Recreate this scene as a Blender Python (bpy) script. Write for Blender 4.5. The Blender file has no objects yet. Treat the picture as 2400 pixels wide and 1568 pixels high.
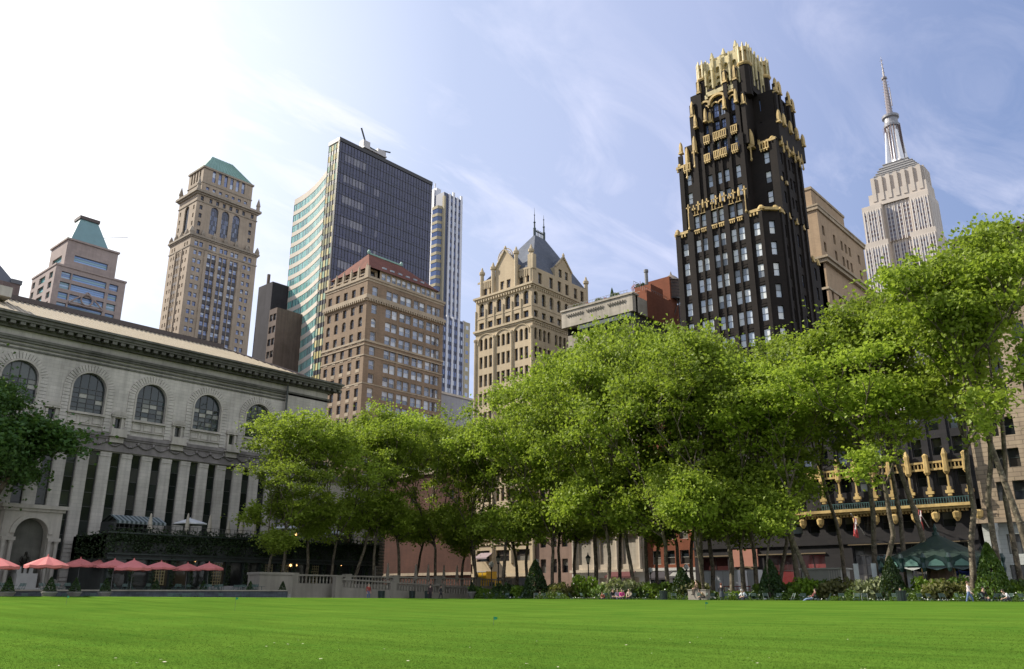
import bpy, bmesh, math, random
from mathutils import Vector, Matrix
random.seed(7)
scene = bpy.context.scene
col = scene.collection
R = math.radians
# ------------------------------------------------------------------ camera model (used to turn measurements into metres)
FPX, YH, CAMH, YAW = 1915.0, 1387.0, 1.3, R(-41.35)
PT = math.atan((YH - 784) / FPX)
FW = Vector((math.sin(YAW) * math.cos(PT), math.cos(YAW) * math.cos(PT), math.sin(PT)))
RT = Vector((math.cos(YAW), -math.sin(YAW), 0.0))
UP = RT.cross(FW)
O = Vector((0, 0, CAMH))
def ray(px, py): return FW + RT * ((px - 1200) / FPX) - UP * ((py - 784) / FPX)
def atX(px, py, x): d = ray(px, py); return O + d * (x / d.x)
def atY(px, py, y): d = ray(px, py); return O + d * (y / d.y)
def atD(px, py, r): d = ray(px, py); return O + d * (r / math.hypot(d.x, d.y))
def proj(p):
    v = Vector(p) - O; c = v.dot(FW)
    return (1200 + FPX * v.dot(RT) / c, 784 - FPX * v.dot(UP) / c) if c > 1 else (-9999, -9999)
def zat(x, y, py):
    a = Vector((x, y, 0)) - O; A0, U0 = a.dot(FW), a.dot(UP); k = (784 - py) / FPX
    return (k * A0 - U0) / (UP.z - k * FW.z)
# ------------------------------------------------------------------ mesh builder
class MB:
    def __init__(s): s.v = []; s.f = []; s.m = []
    def add(s, vs, fs, mi=0):
        b = len(s.v); s.v.extend([tuple(p) for p in vs])
        for f in fs: s.f.append(tuple(b + i for i in f)); s.m.append(mi)
    def quad(s, a, b, c, d, mi=0): s.add([a, b, c, d], [(0, 1, 2, 3)], mi)
    def box(s, x0, x1, y0, y1, z0, z1, mi=0):
        if x0 > x1: x0, x1 = x1, x0
        if y0 > y1: y0, y1 = y1, y0
        if z0 > z1: z0, z1 = z1, z0
        s.add([(x0,y0,z0),(x1,y0,z0),(x1,y1,z0),(x0,y1,z0),(x0,y0,z1),(x1,y0,z1),(x1,y1,z1),(x0,y1,z1)],
              [(0,3,2,1),(4,5,6,7),(0,1,5,4),(1,2,6,5),(2,3,7,6),(3,0,4,7)], mi)
    def obox(s, c, hx, hy, z0, z1, a, mi=0):
        ca, sa = math.cos(a), math.sin(a)
        P = [(c[0]+x*ca-y*sa, c[1]+x*sa+y*ca) for x, y in ((-hx,-hy),(hx,-hy),(hx,hy),(-hx,hy))]
        s.prism(P, z0, z1, mi)
    def prism(s, P, z0, z1, mi=0, P2=None):
        n = len(P); P2 = P2 or P
        s.add([(x,y,z0) for x,y in P]+[(x,y,z1) for x,y in P2],
              [tuple(range(n-1,-1,-1)), tuple(range(n,2*n))]+[(i,(i+1)%n,n+(i+1)%n,n+i) for i in range(n)], mi)
    def tube(s, p, q, r0, r1=None, n=6, mi=0, cap=True):
        r1 = r0 if r1 is None else r1
        p, q = Vector(p), Vector(q); d = (q-p)
        if d.length < 1e-6: return
        d.normalize(); a = d.orthogonal().normalized(); b = d.cross(a)
        vs = [p+(a*math.cos(2*math.pi*i/n)+b*math.sin(2*math.pi*i/n))*r0 for i in range(n)]+[q+(a*math.cos(2*math.pi*i/n)+b*math.sin(2*math.pi*i/n))*r1 for i in range(n)]
        fs = [(i,(i+1)%n,n+(i+1)%n,n+i) for i in range(n)]
        if cap: fs += [tuple(range(n-1,-1,-1)), tuple(range(n,2*n))]
        s.add(vs, fs, mi)
    def lathe(s, cx, cy, prof, n=12, mi=0, a0=0.0):
        vs = []; k = len(prof)
        for r, z in prof:
            for i in range(n): t = a0+2*math.pi*i/n; vs.append((cx+r*math.cos(t), cy+r*math.sin(t), z))
        fs = [(j*n+i, j*n+(i+1)%n, (j+1)*n+(i+1)%n, (j+1)*n+i) for j in range(k-1) for i in range(n)]
        fs += [tuple(range(n-1,-1,-1)), tuple(range((k-1)*n, k*n))]
        s.add(vs, fs, mi)
    def mesh(s, name, mats, org=(0,0,0), smooth=False):
        me = bpy.data.meshes.new(name)
        ox, oy, oz = org
        me.from_pydata([(x-ox, y-oy, z-oz) for x,y,z in s.v], [], s.f)
        mats = mats if isinstance(mats, (list, tuple)) else [mats]
        for m in mats: me.materials.append(m)
        if len(mats) > 1: me.polygons.foreach_set('material_index', s.m)
        if smooth: me.polygons.foreach_set('use_smooth', [True]*len(s.f))
        me.update(); return me
    def build(s, name, mats, parent=None, org=None, smooth=False):
        if org is None: org = Vector(parent['_o']) if parent is not None and '_o' in parent else (0,0,0)
        o = bpy.data.objects.new(name, s.mesh(name, mats, org, smooth)); col.objects.link(o)
        if parent is not None: o.parent = parent
        return o
def tag(o, label=None, cat=None, group=None, kind=None):
    if label: o['label'] = label
    if cat: o['category'] = cat
    if group: o['group'] = group
    if kind: o['kind'] = kind
    return o
def thing(name, label, cat, loc=(0,0,0), group=None, rz=0):
    o = bpy.data.objects.new(name, None); col.objects.link(o); o.location = loc; o.rotation_euler = (0,0,rz)
    o['_o'] = [float(c) for c in loc]; return tag(o, label, cat, group)
def kids(o): return [c for c in bpy.data.objects if c.parent == o]
def copy_tree(o, loc, rz=0.0, sc=None, label=None, group=None, deep=None):
    deep = deep or kidmap(o)
    c = o.copy(); col.objects.link(c); c.location = loc; c.rotation_euler = (0,0,rz)
    if sc is not None: c.scale = (sc,sc,sc) if not hasattr(sc,'__len__') else sc
    if label: c['label'] = label
    if group: c['group'] = group
    for k, gk in deep:
        d = k.copy(); col.objects.link(d); d.parent = c
        for g in gk: e = g.copy(); col.objects.link(e); e.parent = d
    return c
def kidmap(o): return [(k, kids(k)) for k in kids(o)]
# ------------------------------------------------------------------ materials
def newmat(name):
    m = bpy.data.materials.new(name); m.use_nodes = True
    nt = m.node_tree; return m, nt, nt.nodes['Principled BSDF']
def N(nt, t, **kw):
    n = nt.nodes.new(t)
    for k, v in kw.items():
        if k.startswith('i_'): n.inputs[k[2:].replace('_',' ')].default_value = v
        else: setattr(n, k, v)
    return n
def mixc(nt, fac, a, b, bt='MIX'):
    n = nt.nodes.new('ShaderNodeMix'); n.data_type = 'RGBA'; n.blend_type = bt
    for s, v in ((0, fac), (6, a), (7, b)):
        if hasattr(v, 'links') or isinstance(v, bpy.types.NodeSocket): nt.links.new(v, n.inputs[s])
        else: n.inputs[s].default_value = (v if s == 0 else (*v[:3], 1))
    return n.outputs[2]
def ramp(nt, src, stops):
    n = nt.nodes.new('ShaderNodeValToRGB'); nt.links.new(src, n.inputs[0]); e = n.color_ramp.elements
    while len(e) < len(stops): e.new(0.5)
    for k, (p, c) in enumerate(stops): e[k].position = p; e[k].color = (c, c, c, 1) if isinstance(c, (int, float)) else (*c, 1)
    return n.outputs[0]
def noise(nt, vec, scale, detail=4, rough=.55, dist=0):
    n = N(nt, 'ShaderNodeTexNoise'); n.inputs['Scale'].default_value = scale; n.inputs['Detail'].default_value = detail
    n.inputs['Roughness'].default_value = rough; n.inputs['Distortion'].default_value = dist
    if vec is not None: nt.links.new(vec, n.inputs['Vector'])
    return n.outputs['Fac']
def wallvec(nt):
    """world position folded so that x+y runs along either family of walls and z runs up"""
    g = N(nt, 'ShaderNodeNewGeometry'); sp = N(nt, 'ShaderNodeSeparateXYZ'); nt.links.new(g.outputs['Position'], sp.inputs[0])
    a = N(nt, 'ShaderNodeMath', operation='ADD'); nt.links.new(sp.outputs[0], a.inputs[0]); nt.links.new(sp.outputs[1], a.inputs[1])
    cb = N(nt, 'ShaderNodeCombineXYZ'); nt.links.new(a.outputs[0], cb.inputs[0]); nt.links.new(sp.outputs[2], cb.inputs[1])
    return cb.outputs[0], g.outputs['Position']
def bump(nt, bs, h, st=.3, dist=.05):
    b = N(nt, 'ShaderNodeBump'); b.inputs['Strength'].default_value = st; b.inputs['Distance'].default_value = dist
    nt.links.new(h, b.inputs['Height']); nt.links.new(b.outputs[0], bs.inputs['Normal'])
def m_stone(name, c, c2=None, rough=.85, brick=None, mortar=.6, stain=.35, bigscale=.12, bs_=.3):
    """masonry: courses of brick or block with slight colour change from block to block, plus soft weathering"""
    m, nt, bs = newmat(name); wv, pos = wallvec(nt)
    c2 = c2 or tuple(x*.78 for x in c)
    if brick:
        b = N(nt, 'ShaderNodeTexBrick'); nt.links.new(wv, b.inputs['Vector'])
        b.inputs['Color1'].default_value = (*c,1); b.inputs['Color2'].default_value = (*c2,1)
        b.inputs['Mortar'].default_value = (*[x*mortar for x in c],1)
        b.inputs['Scale'].default_value = 1.0; b.inputs['Brick Width'].default_value = brick[0]; b.inputs['Row Height'].default_value = brick[1]
        b.inputs['Mortar Size'].default_value = brick[2]; b.inputs['Mortar Smooth'].default_value = .3
        base = b.outputs['Color']; bump(nt, bs, b.outputs['Fac'], -bs_, brick[2])
    else:
        base = mixc(nt, noise(nt, pos, 1.3, 6), c, c2)
    st = ramp(nt, noise(nt, pos, bigscale, 5, .65, .6), [(.35, 1-stain), (.62, 1.0)])
    base = mixc(nt, 1.0, base, st, 'MULTIPLY')
    mp = N(nt, 'ShaderNodeMapping'); mp.inputs['Scale'].default_value = (1.4,1.4,.07); nt.links.new(pos, mp.inputs[0])
    streak = ramp(nt, noise(nt, mp.outputs[0], 1.0, 4), [(.3, 1-stain*.7), (.55, 1.0)])
    base = mixc(nt, 1.0, base, streak, 'MULTIPLY')
    nt.links.new(base, bs.inputs['Base Color']); bs.inputs['Roughness'].default_value = rough
    bs.inputs['Specular IOR Level'].default_value = .25
    return m
def m_plain(name, c, rough=.6, metal=0.0, var=.15, scale=2.0, spec=.5):
    m, nt, bs = newmat(name); g = N(nt, 'ShaderNodeNewGeometry')
    b = mixc(nt, noise(nt, g.outputs['Position'], scale, 5), tuple(x*(1-var) for x in c), tuple(min(1,x*(1+var)) for x in c))
    nt.links.new(b, bs.inputs['Base Color']); bs.inputs['Roughness'].default_value = rough; bs.inputs['Metallic'].default_value = metal
    bs.inputs['Specular IOR Level'].default_value = spec
    return m
def m_glass(name, tones, rough=.06, spec=.8, coat=0.0, wav=.02, metal=0.0):
    """window glass: each pane takes a tone for a dark room, curtain, blind or painted reflection"""
    m, nt, bs = newmat(name); g = N(nt, 'ShaderNodeNewGeometry'); oi = N(nt, 'ShaderNodeObjectInfo')
    a = N(nt, 'ShaderNodeMath', operation='ADD'); nt.links.new(g.outputs['Random Per Island'], a.inputs[0]); nt.links.new(oi.outputs['Random'], a.inputs[1])
    f = N(nt, 'ShaderNodeMath', operation='FRACT'); nt.links.new(a.outputs[0], f.inputs[0])
    n = nt.nodes.new('ShaderNodeValToRGB'); nt.links.new(f.outputs[0], n.inputs[0]); n.color_ramp.interpolation = 'CONSTANT'
    e = n.color_ramp.elements
    while len(e) < len(tones): e.new(.5)
    for k, t in enumerate(tones): e[k].position = k/len(tones); e[k].color = (*t,1)
    nt.links.new(n.outputs[0], bs.inputs['Base Color']); bs.inputs['Roughness'].default_value = rough
    bs.inputs['Specular IOR Level'].default_value = spec; bs.inputs['Coat Weight'].default_value = coat; bs.inputs['Metallic'].default_value = metal
    if wav: bump(nt, bs, noise(nt, g.outputs['Position'], .9, 2), wav*10, .03)
    return m
# ------------------------------------------------------------------ facades
SKY = [(-200,840),(175,850),(180,1180),(525,1140),(600,990),(670,935),(880,932),(1050,940),(1130,985),(1200,900),(1280,830),(1390,745),(1500,740),(1700,765),(1800,840),(1880,810),(1960,750),(2100,720),(2130,620),(2230,580),(2400,540),(2600,540)]
def hidden(p):
    px, py = proj(p)
    if px < -30 or px > 2430 or py < -30: return True
    for (a, ya), (b, yb) in zip(SKY, SKY[1:]):
        if a <= px <= b: return py > ya + (yb-ya)*(px-a)/(b-a) + 6
    return False
def T(face, plane, u, z, d=0.0):
    return (u, plane+d, z) if face == 'N' else (plane-d, u, z)
def facade(mb, face, plane, u0, u1, z0, z1, ops, depth=.3, mi=0, mr=None, seg=8):
    mr = mi if mr is None else mr; r = lambda x: round(x, 4)
    ops = [o for o in ops if o[0] > u0-1e-6 and o[1] < u1+1e-6 and o[2] > z0-1e-6 and o[3] < z1+1e-6]
    us = sorted({r(u0), r(u1)} | {r(o[0]) for o in ops} | {r(o[1]) for o in ops})
    zs = sorted({r(z0), r(z1)} | {r(o[2]) for o in ops} | {r(o[3]) for o in ops})
    iu = {u:i for i,u in enumerate(us)}; iz = {z:i for i,z in enumerate(zs)}
    op = set()
    for o in ops:
        for i in range(iu[r(o[0])], iu[r(o[1])]):
            for j in range(iz[r(o[2])], iz[r(o[3])]): op.add((i,j))
    for j in range(len(zs)-1):
        i = 0
        while i < len(us)-1:
            if (i,j) in op: i += 1; continue
            k = i
            while k < len(us)-1 and (k,j) not in op: k += 1
            mb.quad(T(face,plane,us[i],zs[j]), T(face,plane,us[k],zs[j]), T(face,plane,us[k],zs[j+1]), T(face,plane,us[i],zs[j+1]), mi); i = k
    for o in ops:
        a, b, c, d = o[:4]; arch = len(o) > 4 and o[4]
        rr = (b-a)/2; zt = d - (rr*arch if arch else 0)
        for u in (a, b): mb.quad(T(face,plane,u,c), T(face,plane,u,zt), T(face,plane,u,zt,depth), T(face,plane,u,c,depth), mr)
        mb.quad(T(face,plane,a,c), T(face,plane,b,c), T(face,plane,b,c,depth), T(face,plane,a,c,depth), mr)
        if arch:
            m = (a+b)/2; pts = [(m+rr*math.cos(math.pi*k/seg), zt+rr*arch*math.sin(math.pi*k/seg)) for k in range(seg+1)]
            for k in range(seg):
                (p, q), (s_, t_) = pts[k], pts[k+1]
                mb.quad(T(face,plane,p,q), T(face,plane,s_,t_), T(face,plane,s_,t_,depth), T(face,plane,p,q,depth), mr)
                mb.quad(T(face,plane,p,q), T(face,plane,p,d), T(face,plane,s_,d), T(face,plane,s_,t_), mi)
        else: mb.quad(T(face,plane,a,d), T(face,plane,b,d), T(face,plane,b,d,depth), T(face,plane,a,d,depth), mr)
def win_mb(mb, w, h, style, arch=0, fw=.07, tf=lambda x,y,z:(x,y,z), pane_split=True):
    """window in local metres: x across, z up from the sill, y inward; material 0 frame, 1 glass"""
    def bx(x0,x1,z0,z1,y0=0,y1=.06,mi=0):
        P = [tf(*p) for p in ((x0,y0,z0),(x1,y0,z0),(x1,y1,z0),(x0,y1,z0),(x0,y0,z1),(x1,y0,z1),(x1,y1,z1),(x0,y1,z1))]
        mb.add(P, [(0,1,5,4),(1,2,6,5),(3,0,4,7),(4,5,6,7),(0,3,2,1)], mi)
    hw = w/2; zt = h - (hw*arch if arch else 0)
    gy = .055
    rails = {'sash':[.5], 'plain':[], 'grid':[.2,.4,.6,.8], 'tri':[.33,.67], 'slit':[i/9 for i in range(1,9)], 'cross':[.6]}[style]
    cols_ = {'sash':0, 'plain':0, 'grid':4, 'tri':0, 'slit':0, 'cross':2}[style]
    zs = [0]+[zt*k for k in rails]+[zt]
    rg = random.Random(int(w*100)+int(h*10)+(int(tf(0,0,0)[1]*7) if tf(0,0,0) != (0,0,0) else 0))
    for a, b in zip(zs, zs[1:]):
        if style == 'grid':
            for q in range(cols_):
                xa, xb = -hw+w*q/cols_, -hw+w*(q+1)/cols_; t1, t2 = rg.uniform(-.012,.012), rg.uniform(-.012,.012)
                mb.add([tf(xa,gy+t1,a), tf(xb,gy+t2,a), tf(xb,gy+t2,b), tf(xa,gy+t1,b)], [(0,1,2,3)], 1)
            continue
        mb.add([tf(-hw,gy,a), tf(hw,gy,a), tf(hw,gy,b), tf(-hw,gy,b)], [(0,1,2,3)], 1)
    if arch:
        n = 10; pts = [tf(hw*math.cos(math.pi*k/n), gy, zt+hw*arch*math.sin(math.pi*k/n)) for k in range(n+1)]
        mb.add(pts, [tuple(range(n+1))], 1)
        for k in range(n):
            t0, t1 = math.pi*k/n, math.pi*(k+1)/n; o_, i_ = hw, hw-fw
            mb.add([tf(o_*math.cos(t0),0,zt+o_*arch*math.sin(t0)), tf(o_*math.cos(t1),0,zt+o_*arch*math.sin(t1)), tf(i_*math.cos(t1),0,zt+i_*arch*math.sin(t1)), tf(i_*math.cos(t0),0,zt+i_*arch*math.sin(t0))], [(0,1,2,3)], 0)
    bx(-hw,-hw+fw,0,zt); bx(hw-fw,hw,0,zt); bx(-hw+fw,hw-fw,0,fw)
    if not arch: bx(-hw+fw,hw-fw,h-fw,h)
    for k in rails: bx(-hw+fw,hw-fw,zt*k-fw*.4,zt*k+fw*.4,-.01,.05)
    if arch: bx(-hw+fw,hw-fw,zt-fw*.4,zt+fw*.4,-.01,.05)
    for k in range(1, cols_):
        x = -hw+w*k/cols_; bx(x-fw*.35, x+fw*.35, fw, zt+(hw*arch*math.sqrt(max(0,1-(x/hw)**2)) if arch else -fw), -.02,.04)
class Bld:
    def __init__(s, name, label, base, group=None, wmats=None, cat='building'):
        s.root = thing(name, label, cat, base, group); s.base = Vector(base); s.w = MB(); s.wins = []; s.wm = wmats
    def face(s, face, plane, u0, u1, z0, z1, ops=(), depth=.3, mi=0, style='sash', win=True, tone=0, fw=.07, mr=None):
        facade(s.w, face, plane, u0, u1, z0, z1, list(ops), depth, mi, mr)
        if win:
            for o in ops:
                if o[0] > u0-1e-6 and o[1] < u1+1e-6 and o[2] > z0-1e-6 and o[3] < z1+1e-6:
                    s.wins.append((face, plane, (o[0]+o[1])/2, o[2], o[1]-o[0], o[3]-o[2], o[4] if len(o)>4 else 0, style, depth, tone, fw))
    def shell(s, x0, x1, y0, y1, z0, z1, mi=0, roof=True, N=False, W=False):
        """back, side and top faces of a block; N and W only when asked for"""
        s.w.quad((x0,y0,z0),(x0,y1,z0),(x0,y1,z1),(x0,y0,z1),mi); s.w.quad((x0,y1,z0),(x1,y1,z0),(x1,y1,z1),(x0,y1,z1),mi)
        if roof: s.w.quad((x0,y0,z1),(x1,y0,z1),(x1,y1,z1),(x0,y1,z1),mi)
        if N: s.w.quad((x0,y0,z0),(x1,y0,z0),(x1,y0,z1),(x0,y0,z1),mi)
        if W: s.w.quad((x1,y0,z0),(x1,y1,z0),(x1,y1,z1),(x1,y0,z1),mi)
    def done(s, mats, limit=100, part='window'):
        if s.w.v: s.w.build('wall', mats, s.root)
        def key(w):
            p = Vector(T(w[0], w[1], w[2], w[3]+w[5]/2)); d = (p-O).length
            vis = 0 if hidden(p) else 1
            return -(vis*1e6 + w[4]*w[5]/d/d*1e5)
        ws = sorted(s.wins, key=key); cache = {}
        for w in ws[:limit]:
            face, plane, u, z, ww, h, arch, style, depth, tone, fw = w
            k = (round(ww,2), round(h,2), arch, style, tone, fw)
            if k not in cache:
                m = MB(); win_mb(m, ww, h, style, arch, fw); cache[k] = m.mesh(part, s.wm[tone])
            o = bpy.data.objects.new(part, cache[k]); col.objects.link(o); o.parent = s.root
            p = Vector(T(face, plane, u, z, depth-.06)); o.location = p - s.base
            if face == 'W': o.rotation_euler = (0,0,R(90))
        if len(ws) > limit:
            by = {}
            for w in ws[limit:]: by.setdefault(w[9], []).append(w)
            mm = MB(); mats2 = []
            for tn, lst in by.items():
                off = len(mats2); mats2 += list(s.wm[tn])
                for face, plane, u, z, ww, h, arch, style, depth, tone, fw in lst:
                    sub = MB()
                    win_mb(sub, ww, h, style, arch, fw, tf=lambda x,y,zz,f=face,p=plane,u=u,z=z,d=depth: T(f,p,u+x,z+zz,d-.06+y))
                    b = len(mm.v); mm.v += sub.v; mm.f += [tuple(b+i for i in f) for f in sub.f]; mm.m += [off+i for i in sub.m]
            o = mm.build(part, mats2, s.root); o['kind'] = 'stuff'
        return s.root
def grid(cols_, rows_, arch=0):
    return [(c-w/2, c+w/2, z, z+h, arch) for c, w in cols_ for z, h in rows_]
def frange(a, b, n): return [a+(b-a)*i/(n-1) for i in range(n)] if n > 1 else [a]
def hbox(b, ring, z0, z1, out, mi=0):
    """a horizontal band standing proud of the north and west faces of a block: ring = (x0,x1,y0,y1)"""
    x0,x1,y0,y1 = ring; b.box(x0-out, x1+out, y0-out, y1+out, z0, z1, mi)
# ------------------------------------------------------------------ camera, sun, sky
cam = bpy.data.cameras.new('camera'); co = bpy.data.objects.new('camera', cam); col.objects.link(co)
cam.sensor_width = 36; cam.lens = 36*FPX/2400; cam.clip_end = 6000; cam.clip_start = .1
M = Matrix((RT, UP, -FW)).transposed().to_4x4(); M.translation = O; co.matrix_world = M; scene.camera = co
SEL, SAZ = R(40), R(28)            # sun height; degrees north of the grid east (-X)
SUN = Vector((-math.cos(SAZ)*math.cos(SEL), -math.sin(SAZ)*math.cos(SEL), math.sin(SEL)))
sl = bpy.data.lights.new('sun', 'SUN'); sl.energy = 5.0; sl.angle = R(.5); sl.color = (1, .93, .80)
so = bpy.data.objects.new('sun', sl); col.objects.link(so); so.rotation_euler = (-SUN).to_track_quat('-Z', 'Y').to_euler()
w = bpy.data.worlds.new('World'); scene.world = w; w.use_nodes = True; nt = w.node_tree; bg = nt.nodes['Background']
sky = N(nt, 'ShaderNodeTexSky'); sky.sky_type = 'NISHITA'; sky.sun_disc = False; sky.sun_elevation = SEL
sky.sun_rotation = math.atan2(SUN.x, SUN.y); sky.air_density = 1.0; sky.dust_density = 1.6; sky.ozone_density = 1.6
def vm(op, a, b=None):
    n = N(nt, 'ShaderNodeVectorMath', operation=op)
    for i, v in enumerate((a, b)):
        if v is None: continue
        if isinstance(v, bpy.types.NodeSocket): nt.links.new(v, n.inputs[i])
        else: n.inputs[i].default_value = v
    return n.outputs['Value'] if op in ('DOT_PRODUCT', 'LENGTH') else n.outputs[0]
tc = N(nt, 'ShaderNodeTexCoord'); dirv = vm('NORMALIZE', tc.outputs['Generated'])
nis = N(nt, 'ShaderNodeVectorMath', operation='SCALE'); nt.links.new(sky.outputs[0], nis.inputs[0]); nis.inputs['Scale'].default_value = .092
# thin haze whitens the sunward sky; unseen far side brightened as added fill light
glowdir = Vector((-.88, .10, .47)).normalized()
dt = vm('DOT_PRODUCT', dirv, tuple(glowdir))
hz = ramp(nt, dt, [(.0, .75), (.22, .30), (.46, .42), (.68, .64), (.84, .72), (.945, .86), (.985, 1.0)])
hzc = N(nt, 'ShaderNodeValToRGB'); nt.links.new(dt, hzc.inputs[0]); e = hzc.color_ramp.elements
while len(e) < 6: e.new(.5)
for k, (p_, c_) in enumerate([(.05, (.88,.92,1.0)), (.25, (.25,.35,.70)), (.66, (.47,.53,.78)), (.84, (.52,.59,.80)), (.95, (.74,.80,.93)), (.982, (1.1,1.1,1.08))]): e[k].position = p_; e[k].color = (*c_, 1)
base = mixc(nt, hz, nis.outputs[0], hzc.outputs[0])
# wispy high cloud, stretched by distance like a flat layer
sp = N(nt, 'ShaderNodeSeparateXYZ'); nt.links.new(dirv, sp.inputs[0])
zz = N(nt, 'ShaderNodeMath', operation='MAXIMUM'); nt.links.new(sp.outputs[2], zz.inputs[0]); zz.inputs[1].default_value = .04
za = N(nt, 'ShaderNodeMath', operation='ADD'); nt.links.new(zz.outputs[0], za.inputs[0]); za.inputs[1].default_value = .12
cx_ = N(nt, 'ShaderNodeMath', operation='DIVIDE'); nt.links.new(sp.outputs[0], cx_.inputs[0]); nt.links.new(za.outputs[0], cx_.inputs[1])
cy_ = N(nt, 'ShaderNodeMath', operation='DIVIDE'); nt.links.new(sp.outputs[1], cy_.inputs[0]); nt.links.new(za.outputs[0], cy_.inputs[1])
cb = N(nt, 'ShaderNodeCombineXYZ'); nt.links.new(cx_.outputs[0], cb.inputs[0]); nt.links.new(cy_.outputs[0], cb.inputs[1])
mp = N(nt, 'ShaderNodeMapping'); mp.inputs['Rotation'].default_value = (0,0,R(38)); mp.inputs['Scale'].default_value = (2.6,1.0,1); mp.inputs['Location'].default_value = (1.3,.4,0); nt.links.new(cb.outputs[0], mp.inputs[0])
c1 = noise(nt, mp.outputs[0], 1.5, 9, .62, 1.1); c2 = noise(nt, cb.outputs[0], .8, 3, .5, .3)
cm = N(nt, 'ShaderNodeMath', operation='MULTIPLY'); nt.links.new(ramp(nt, c1, [(.47, 0), (.70, 1)]), cm.inputs[0]); nt.links.new(ramp(nt, c2, [(.40, .12), (.62, 1)]), cm.inputs[1])
cf = N(nt, 'ShaderNodeMath', operation='MULTIPLY'); nt.links.new(cm.outputs[0], cf.inputs[0]); cf.inputs[1].default_value = .55
base = mixc(nt, cf.outputs[0], base, (.86, .84, .96))
nt.links.new(base, bg.inputs['Color']); bg.inputs['Strength'].default_value = 1.0
scene.view_settings.view_transform = 'Standard'; scene.view_settings.look = 'None'; scene.view_settings.exposure = .50; scene.view_settings.gamma = 1
scene.cycles.max_bounces = 6; scene.cycles.transparent_max_bounces = 6; scene.cycles.transmission_bounces = 3
scene.cycles.use_adaptive_sampling = True; scene.cycles.adaptive_threshold = .015
scene.cycles.use_denoising = True; scene.cycles.caustics_reflective = False; scene.cycles.caustics_refractive = False
# ------------------------------------------------------------------ materials shared by the scene
FR = m_plain('dark_frame', (.05,.05,.05), .5); FRG = m_plain('green_frame', (.045,.06,.055), .5); FRW = m_plain('pale_frame', (.45,.43,.38), .6)
FRP = m_plain('painted_sash', (.62,.62,.60), .6); FRB = m_plain('brown_frame', (.10,.07,.05), .6)
GL_DARK = m_glass('dark_window_glass', [(.015,.017,.02),(.03,.03,.03),(.02,.025,.03),(.05,.045,.04),(.02,.02,.02),(.16,.15,.13)], spec=.6)
GL_MIX = m_glass('sky_toned_window_glass', [(.07,.09,.14),(.18,.22,.32),(.42,.46,.54),(.14,.18,.27),(.52,.55,.60),(.26,.31,.42)], spec=1.0, rough=.1)  # pale blue tones paint the reflected sky into west-facing panes
GL_BLUE = m_glass('blue_window_glass', [(.12,.17,.36),(.20,.26,.48),(.34,.41,.58),(.09,.13,.28),(.48,.54,.66),(.14,.19,.38)], spec=1.0, rough=.08)
GL_BLIND = m_glass('window_glass_with_blinds', [(.62,.66,.70),(.72,.74,.74),(.52,.58,.66),(.70,.72,.70),(.60,.65,.72),(.22,.24,.26),(.74,.76,.74),(.44,.50,.58)], spec=.5, rough=.1)
GL_TEAL = m_glass('teal_ribbon_glass', [(.11,.36,.34),(.17,.45,.43),(.07,.24,.25),(.24,.52,.50),(.13,.39,.37),(.05,.17,.19)], spec=1.0, rough=.08)
GL_LIB = m_glass('library_reflection_glass', [(.02,.035,.035),(.04,.05,.045),(.015,.022,.022),(.16,.16,.13),(.03,.04,.04),(.30,.29,.24),(.02,.03,.03),(.07,.08,.07)], spec=.55, rough=.06, wav=.12)  # broken reflections painted as a patchwork of light and dark pane tones
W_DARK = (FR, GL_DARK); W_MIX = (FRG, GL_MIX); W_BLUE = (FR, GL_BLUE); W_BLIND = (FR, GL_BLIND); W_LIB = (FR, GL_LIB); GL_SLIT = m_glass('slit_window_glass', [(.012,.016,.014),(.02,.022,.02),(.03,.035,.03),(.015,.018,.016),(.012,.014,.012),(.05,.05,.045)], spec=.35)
W_TEAL = (FR, GL_TEAL)
# ------------------------------------------------------------------ ground, lawn, street
def m_lawn():
    m, nt, bs = newmat('mown_grass'); g = N(nt, 'ShaderNodeNewGeometry'); P = g.outputs['Position']
    a = noise(nt, P, .22, 5, .6, .4); b = noise(nt, P, 14, 3, .7); c = noise(nt, P, 1.7, 4, .6)
    x = mixc(nt, ramp(nt, a, [(.35,0),(.65,1)]), (.058,.134,.016), (.095,.176,.022))
    x = mixc(nt, ramp(nt, c, [(.35,0),(.7,1)]), x, (.082,.148,.018))
    mp = N(nt, 'ShaderNodeMapping'); mp.inputs['Rotation'].default_value = (0,0,R(-41)); mp.inputs['Scale'].default_value = (.10,.9,1); nt.links.new(P, mp.inputs[0])
    x = mixc(nt, 1.0, x, ramp(nt, noise(nt, mp.outputs[0], 1.0, 5, .6, .5), [(.3,.80),(.68,1.14)]), 'MULTIPLY')
    y = mixc(nt, 1.0, x, ramp(nt, b, [(.25,.82),(.75,1.14)]), 'MULTIPLY')
    nt.links.new(y, bs.inputs['Base Color']); bs.inputs['Roughness'].default_value = 1; bs.inputs['Specular IOR Level'].default_value = 0
    
    bump(nt, bs, noise(nt, P, 22, 4, .8), .22, .04); return m
M_LAWN = m_lawn()
def m_ground(name, c, c2, s=.6, fine=9):
    m, nt, bs = newmat(name); g = N(nt, 'ShaderNodeNewGeometry'); P = g.outputs['Position']
    x = mixc(nt, noise(nt, P, s, 6), c, c2); x = mixc(nt, 1, x, ramp(nt, noise(nt, P, fine, 3), [(.3,.75),(.7,1.15)]), 'MULTIPLY')
    nt.links.new(x, bs.inputs['Base Color']); bs.inputs['Roughness'].default_value = .9; bump(nt, bs, noise(nt, P, 30, 3), .3, .01); return m
M_GRAVEL = m_ground('gravel', (.22,.20,.17), (.30,.28,.24)); M_ASPH = m_ground('asphalt', (.045,.045,.047), (.06,.06,.06)); M_PAVE = m_ground('pavement_concrete', (.25,.24,.22), (.32,.30,.28), 1.2)
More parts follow.
